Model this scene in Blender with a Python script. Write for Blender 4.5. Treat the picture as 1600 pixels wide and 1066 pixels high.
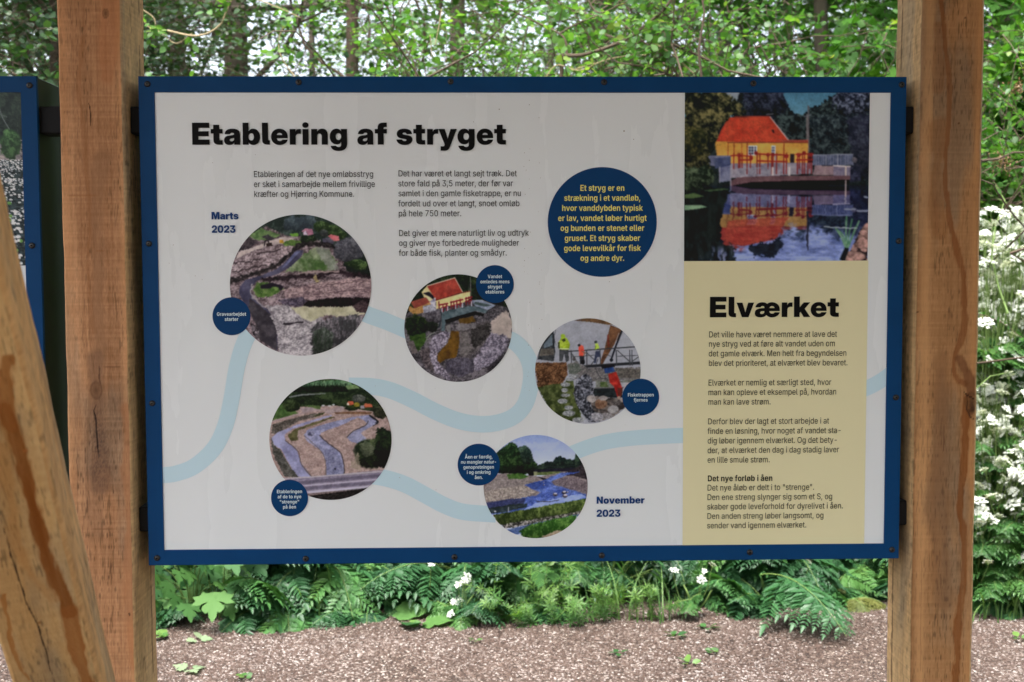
import bpy, math, json
import numpy as np
from mathutils import Vector
from mathutils.geometry import delaunay_2d_cdt

for _o in list(bpy.data.objects):
    bpy.data.objects.remove(_o)
SC = bpy.context.scene
COL = SC.collection

# ------------------------------------------------------------------ camera
CAM = np.array([-0.09081641, -2.50249404, 1.6])
YAW, PITCH, ROLL, FPX = 0.02392392, 0.05797172, -0.00332746, 1790.0
_fw = np.array([math.sin(YAW)*math.cos(PITCH), math.cos(YAW)*math.cos(PITCH), -math.sin(PITCH)])
_r = np.array([math.cos(YAW), -math.sin(YAW), 0.0]); _u = np.cross(_r, _fw)
RT = _r*math.cos(ROLL)+_u*math.sin(ROLL); UP = _u*math.cos(ROLL)-_r*math.sin(ROLL)
cd = bpy.data.cameras.new('camera'); cam = bpy.data.objects.new('camera', cd); COL.objects.link(cam)
cd.sensor_width = 36; cd.sensor_fit = 'HORIZONTAL'; cd.lens = FPX/1600*36
cd.clip_start = 0.05; cd.clip_end = 500
from mathutils import Matrix
cam.matrix_world = Matrix(((RT[0], UP[0], -_fw[0], CAM[0]), (RT[1], UP[1], -_fw[1], CAM[1]), (RT[2], UP[2], -_fw[2], CAM[2]), (0, 0, 0, 1)))
cd.dof.use_dof = True; cd.dof.focus_distance = 2.5; cd.dof.aperture_fstop = 6.3
SC.camera = cam

# ------------------------------------------------------------------ world, sun, exposure
SUN_EL, SUN_AZ = math.radians(70), math.radians(215)      # azimuth clockwise from +Y
wd = bpy.data.worlds.new('World'); SC.world = wd; wd.use_nodes = True
nt = wd.node_tree; bg = nt.nodes['Background']
sky = nt.nodes.new('ShaderNodeTexSky'); sky.sky_type = 'NISHITA'; sky.sun_disc = False
sky.sun_elevation = SUN_EL; sky.sun_rotation = SUN_AZ; sky.dust_density = 6.0; sky.air_density = 1.0; sky.ozone_density = 1.0
hs = nt.nodes.new('ShaderNodeHueSaturation'); hs.inputs['Saturation'].default_value = 0.5
nt.links.new(sky.outputs[0], hs.inputs['Color']); nt.links.new(hs.outputs[0], bg.inputs[0])
bg.inputs[1].default_value = 0.15
sd = bpy.data.lights.new('sun', 'SUN'); sd.energy = 1.1; sd.angle = math.radians(14); sd.color = (1.0, 0.975, 0.94)
sun = bpy.data.objects.new('sun', sd); COL.objects.link(sun)
sv = Vector((math.sin(SUN_AZ)*math.cos(SUN_EL), math.cos(SUN_AZ)*math.cos(SUN_EL), math.sin(SUN_EL)))
sun.rotation_euler = sv.to_track_quat('Z', 'Y').to_euler(); sun.location = (0, -6, 12)
vs = SC.view_settings; vs.view_transform = 'Standard'; vs.look = 'None'; vs.gamma = 1.0; vs.exposure = 2.2
SC.cycles.max_bounces = 8; SC.cycles.transparent_max_bounces = 8

# ------------------------------------------------------------------ helpers
def W(px, py, Y=0.0):                       # a point of the real scene at depth Y seen in direction (px, py)
    d = _fw + RT*(px-800)/FPX - UP*(py-533)/FPX
    return CAM + d*((Y-CAM[1])/d[1])
def G(px, py, z=0.0):
    d = _fw + RT*(px-800)/FPX - UP*(py-533)/FPX
    return CAM + d*((z-CAM[2])/d[2])
def plane_hit(px, py, P0, N):
    d = _fw + RT*(px-800)/FPX - UP*(py-533)/FPX
    return CAM + d*(((P0-CAM)@N)/(d@N))
def lin(c):
    c = np.asarray(c, float)/255
    return np.where(c <= 0.04045, c/12.92, ((c+0.055)/1.055)**2.4)

def tag(o, label=None, cat=None, group=None, kind=None):
    if label: o['label'] = label
    if cat: o['category'] = cat
    if group: o['group'] = group
    if kind: o['kind'] = kind
    return o
def empty(name, loc=(0, 0, 0), rz=0.0):
    o = bpy.data.objects.new(name, None); COL.objects.link(o)
    o.location = loc; o.rotation_euler = (0, 0, rz); o.empty_display_size = 0.1
    return o
def mesh_data(name, V, faces, mats, mat_ids=None, attrs=None, colors=None, smooth=False):
    """faces: list of int arrays (n,k); mat_ids: list of ints or arrays in the same order"""
    me = bpy.data.meshes.new(name)
    V = np.ascontiguousarray(V, np.float32)
    faces = [np.asarray(f, np.int32) for f in faces if len(f)]
    nf = sum(len(f) for f in faces); nl = sum(f.size for f in faces)
    me.vertices.add(len(V)); me.vertices.foreach_set('co', V.ravel())
    me.loops.add(nl); me.polygons.add(nf)
    me.loops.foreach_set('vertex_index', np.concatenate([f.ravel() for f in faces]))
    tot = np.concatenate([np.full(len(f), f.shape[1], np.int32) for f in faces])
    st = np.concatenate([[0], np.cumsum(tot)[:-1]]).astype(np.int32)
    me.polygons.foreach_set('loop_start', st)
    try: me.polygons.foreach_set('loop_total', tot)
    except Exception: pass
    for m in (mats if isinstance(mats, (list, tuple)) else [mats]): me.materials.append(m)
    if mat_ids is not None:
        mi = np.concatenate([np.broadcast_to(np.asarray(a, np.int32), (len(f),)) for a, f in zip(mat_ids, faces)])
        me.polygons.foreach_set('material_index', np.ascontiguousarray(mi))
    me.polygons.foreach_set('use_smooth', np.full(nf, bool(smooth)))
    if attrs:
        for k, a in attrs.items():
            at = me.attributes.new(k, 'FLOAT', 'POINT'); at.data.foreach_set('value', np.ascontiguousarray(a, np.float32))
    if colors is not None:
        at = me.color_attributes.new('paint', 'FLOAT_COLOR', 'POINT')
        c4 = np.ones((len(V), 4), np.float32); c4[:, :3] = colors
        at.data.foreach_set('color', c4.ravel())
    me.update(calc_edges=True); me.validate()
    return me
def obj(name, me, parent=None, loc=None):
    o = bpy.data.objects.new(name, me); COL.objects.link(o)
    if parent is not None: o.parent = parent
    if loc is not None: o.location = loc
    return o
class MB:
    """collects small shapes into one mesh"""
    def __init__(s): s.V = []; s.F = {}; s.n = 0; s.A = []
    def add(s, V, faces, a=0.0):
        V = np.asarray(V, float).reshape(-1, 3)
        for f in faces:
            f = np.asarray(f, int)
            if f.size: s.F.setdefault(f.shape[1], []).append(f+s.n)
        s.V.append(V); s.A.append(np.broadcast_to(np.asarray(a, float), (len(V),))); s.n += len(V)
    def box(s, lo, hi, bev=0.0):
        lo = np.array(lo, float); hi = np.array(hi, float)
        if bev <= 0:
            V = [[(lo, hi)[(i >> k) & 1][k] for k in range(3)] for i in range(8)]
            s.add(V, [[[0, 2, 3, 1], [4, 5, 7, 6], [0, 1, 5, 4], [2, 6, 7, 3], [0, 4, 6, 2], [1, 3, 7, 5]]]); return
        bm_V = []; idx = {}
        for i in range(8):
            for ax in range(3):
                p = [(lo, hi)[(i >> k) & 1][k] for k in range(3)]
                for k in range(3):
                    if k != ax: p[k] += bev if not (i >> k) & 1 else -bev
                idx[(i, ax)] = len(bm_V); bm_V.append(p)
        Q = []; T = []
        for ax in range(3):
            a, b = [k for k in range(3) if k != ax]
            for sd_ in (0, 1):
                c = [idx[((sd_ << ax) | (x << a) | (y << b), ax)] for x, y in ((0, 0), (1, 0), (1, 1), (0, 1))]
                Q.append(c)
            for x in (0, 1):
                for y in (0, 1):
                    i0 = (x << a) | (y << b); i1 = i0 | (1 << ax)
                    Q.append([idx[(i0, a)], idx[(i1, a)], idx[(i1, b)], idx[(i0, b)]])
        for i in range(8): T.append([idx[(i, 0)], idx[(i, 1)], idx[(i, 2)]])
        s.add(bm_V, [Q, T])
    def tube(s, pts, rad, n=6, a=0.0, caps=True):
        P = np.asarray(pts, float); m = len(P); rad = np.broadcast_to(np.asarray(rad, float), (m,))
        T = np.gradient(P, axis=0); T /= np.linalg.norm(T, axis=1)[:, None]+1e-12
        ref = np.array([0, 0, 1.0]) if abs(T[0, 2]) < 0.9 else np.array([1.0, 0, 0])
        N = np.cross(T, ref); N /= np.linalg.norm(N, axis=1)[:, None]+1e-12; B = np.cross(T, N)
        an = np.arange(n)*2*math.pi/n
        V = P[:, None]+rad[:, None, None]*(np.cos(an)[None, :, None]*N[:, None]+np.sin(an)[None, :, None]*B[:, None])
        i = np.arange(m-1)[:, None]*n; k = np.arange(n)[None]
        q = np.stack([i+k, i+(k+1) % n, i+n+(k+1) % n, i+n+k], -1).reshape(-1, 4)
        s.add(V.reshape(-1, 3), [q], a)
        if caps: s.add(P[[0, -1]]+0, [], a) if False else None
    def mesh(s, name, mat, smooth=False, attr=None):
        V = np.concatenate(s.V); F = [np.concatenate(v) for v in s.F.values()]
        return mesh_data(name, V, F, mat, attrs={attr: np.concatenate(s.A)} if attr else None, smooth=smooth)
    def build(s, name, mat, parent=None, smooth=False, attr=None):
        return obj(name, s.mesh(name, mat, smooth, attr), parent)

# ---- numpy noise
_PR = np.random.default_rng(99).permutation(8192).astype(np.int32); _FR = np.random.default_rng(98).random(8192)
def _hash(ix, iy, seed):
    ix = np.asarray(ix).astype(np.int32); iy = np.asarray(iy).astype(np.int32)
    return _FR[(_PR[(ix+(int(seed)*1237) % 8192) & 8191]+iy+(int(seed)*389) % 8192) & 8191]
def vn(x, y, seed=0):
    x = np.asarray(x, float); y = np.asarray(y, float)
    x0 = np.floor(x); y0 = np.floor(y); fx = x-x0; fy = y-y0
    fx = fx*fx*(3-2*fx); fy = fy*fy*(3-2*fy)
    a = _hash(x0, y0, seed); b = _hash(x0+1, y0, seed); c = _hash(x0, y0+1, seed); d = _hash(x0+1, y0+1, seed)
    return (a*(1-fx)+b*fx)*(1-fy)+(c*(1-fx)+d*fx)*fy
def fbm(x, y, seed=0, o=4):
    r = 0; a = 0.5; t = 0
    for k in range(o):
        r = r+a*vn(x*2**k, y*2**k, seed+31*k); t += a; a *= 0.55
    return r/t
def cells(x, y, seed=0):
    """Worley: distance to nearest, to second, id value"""
    x = np.asarray(x, float); y = np.asarray(y, float); X0 = np.floor(x); Y0 = np.floor(y)
    d1 = np.full(x.shape, 9.0); d2 = np.full(x.shape, 9.0); idv = np.zeros(x.shape)
    for i in (-1, 0, 1):
        for j in (-1, 0, 1):
            cx = X0+i; cy = Y0+j
            px = cx+0.15+0.7*_hash(cx, cy, seed); py = cy+0.15+0.7*_hash(cx, cy, seed+7)
            d = np.hypot(px-x, py-y); h = _hash(cx, cy, seed+13)
            m = d < d1
            d2 = np.where(m, d1, np.minimum(d2, d)); idv = np.where(m, h, idv); d1 = np.where(m, d, d1)
    return d1, d2, idv
def seg_dist(X, Y, pts):
    """distance to a polyline and arc position 0..1"""
    D = np.full(X.shape, 1e9); Tt = np.zeros(X.shape); L = 0
    P = np.asarray(pts, float); ls = np.hypot(*(P[1:]-P[:-1]).T); tot = ls.sum()
    for (a, b), l in zip(zip(P[:-1], P[1:]), ls):
        v = b-a; t = np.clip(((X-a[0])*v[0]+(Y-a[1])*v[1])/(l*l+1e-12), 0, 1)
        d = np.hypot(X-a[0]-t*v[0], Y-a[1]-t*v[1]); m = d < D
        D = np.where(m, d, D); Tt = np.where(m, (L+t*l)/tot, Tt); L += l
    return D, Tt
def smooth_line(pts, n=8):
    P = np.asarray(pts, float)
    if len(P) < 3: return P
    Q = np.vstack([2*P[0]-P[1], P, 2*P[-1]-P[-2]]); out = []
    for i in range(1, len(Q)-2):
        for t in np.arange(n)/n:
            a, b, c, d = Q[i-1:i+3]
            out.append(0.5*((2*b)+(-a+c)*t+(2*a-5*b+4*c-d)*t*t+(-a+3*b-3*c+d)*t**3))
    out.append(P[-1]); return np.array(out)
def inside(X, Y, pts):
    P = np.asarray(pts, float); r = np.zeros(X.shape, bool)
    for (x1, y1), (x2, y2) in zip(P, np.roll(P, -1, 0)):
        if y1 == y2: continue
        r ^= ((y1 > Y) != (y2 > Y)) & (X < (x2-x1)*(Y-y1)/(y2-y1)+x1)
    return r

# ---- materials
def mat(name):
    m = bpy.data.materials.new(name); m.use_nodes = True
    return m, m.node_tree, m.node_tree.nodes['Principled BSDF']
def plain(name, col, rough=0.5, spec=0.5, metal=0.0, var=0.06, scale=30.0, bump=0.0):
    m, t, p = mat(name)
    tc = t.nodes.new('ShaderNodeTexCoord'); nz = t.nodes.new('ShaderNodeTexNoise'); nz.inputs['Scale'].default_value = scale; nz.inputs['Detail'].default_value = 4
    t.links.new(tc.outputs['Object'], nz.inputs['Vector'])
    mx = t.nodes.new('ShaderNodeMix'); mx.data_type = 'RGBA'
    c = np.array(col)
    mx.inputs[6].default_value = (*np.clip(c*(1-var), 0, 1), 1); mx.inputs[7].default_value = (*np.clip(c*(1+var), 0, 1), 1)
    t.links.new(nz.outputs[0], mx.inputs[0]); t.links.new(mx.outputs[2], p.inputs['Base Color'])
    p.inputs['Roughness'].default_value = rough; p.inputs['Specular IOR Level'].default_value = spec; p.inputs['Metallic'].default_value = metal
    if bump:
        b = t.nodes.new('ShaderNodeBump'); b.inputs['Strength'].default_value = bump; b.inputs['Distance'].default_value = 0.004
        t.links.new(nz.outputs[0], b.inputs['Height']); t.links.new(b.outputs[0], p.inputs['Normal'])
    return m
def painted(name, rough=0.5, spec=0.5, bump=0.0, bscale=(1, 1, 1), gscale=200.0, rvar=0.0):
    m, t, p = mat(name)
    a = t.nodes.new('ShaderNodeAttribute'); a.attribute_name = 'paint'
    t.links.new(a.outputs['Color'], p.inputs['Base Color'])
    p.inputs['Roughness'].default_value = rough; p.inputs['Specular IOR Level'].default_value = spec
    if bump:
        tc = t.nodes.new('ShaderNodeTexCoord'); mp = t.nodes.new('ShaderNodeMapping'); mp.inputs['Scale'].default_value = bscale
        nz = t.nodes.new('ShaderNodeTexNoise'); nz.inputs['Scale'].default_value = gscale; nz.inputs['Detail'].default_value = 5
        b = t.nodes.new('ShaderNodeBump'); b.inputs['Strength'].default_value = bump; b.inputs['Distance'].default_value = 0.002
        t.links.new(tc.outputs['Object'], mp.inputs[0]); t.links.new(mp.outputs[0], nz.inputs['Vector'])
        t.links.new(nz.outputs[0], b.inputs['Height']); t.links.new(b.outputs[0], p.inputs['Normal'])
    return m
def leafy(name, stops, rough=0.45, trans=0.35, tcol=1.5, spec=0.4):
    """leaf material: each leaf carries its own 'tint' 0..1 that picks its hue from the ramp"""
    m, t, p = mat(name)
    a = t.nodes.new('ShaderNodeAttribute'); a.attribute_name = 'tint'
    r = t.nodes.new('ShaderNodeValToRGB')
    while len(r.color_ramp.elements) < len(stops): r.color_ramp.elements.new(0.5)
    for e, (pos, c) in zip(r.color_ramp.elements, stops): e.position = pos; e.color = (*c, 1)
    t.links.new(a.outputs['Fac'], r.inputs[0]); t.links.new(r.outputs[0], p.inputs['Base Color'])
    p.inputs['Roughness'].default_value = rough; p.inputs['Specular IOR Level'].default_value = spec
    tr = t.nodes.new('ShaderNodeBsdfTranslucent'); g = t.nodes.new('ShaderNodeMix'); g.data_type = 'RGBA'; g.blend_type = 'MULTIPLY'
    g.inputs[0].default_value = 1; g.inputs[7].default_value = (tcol*1.0, tcol*1.05, tcol*0.45, 1)
    t.links.new(r.outputs[0], g.inputs[6]); t.links.new(g.outputs[2], tr.inputs[0])
    ms = t.nodes.new('ShaderNodeMixShader'); ms.inputs[0].default_value = trans
    t.links.new(p.outputs[0], ms.inputs[1]); t.links.new(tr.outputs[0], ms.inputs[2])
    t.links.new(ms.outputs[0], t.nodes['Material Output'].inputs[0])
    return m
PR = 1.75                                     # print inks: albedo of the ink for a tone seen on the shaded board
def ink(c): return np.clip(lin(c)*PR-0.004, 0.002, 0.85)

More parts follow.
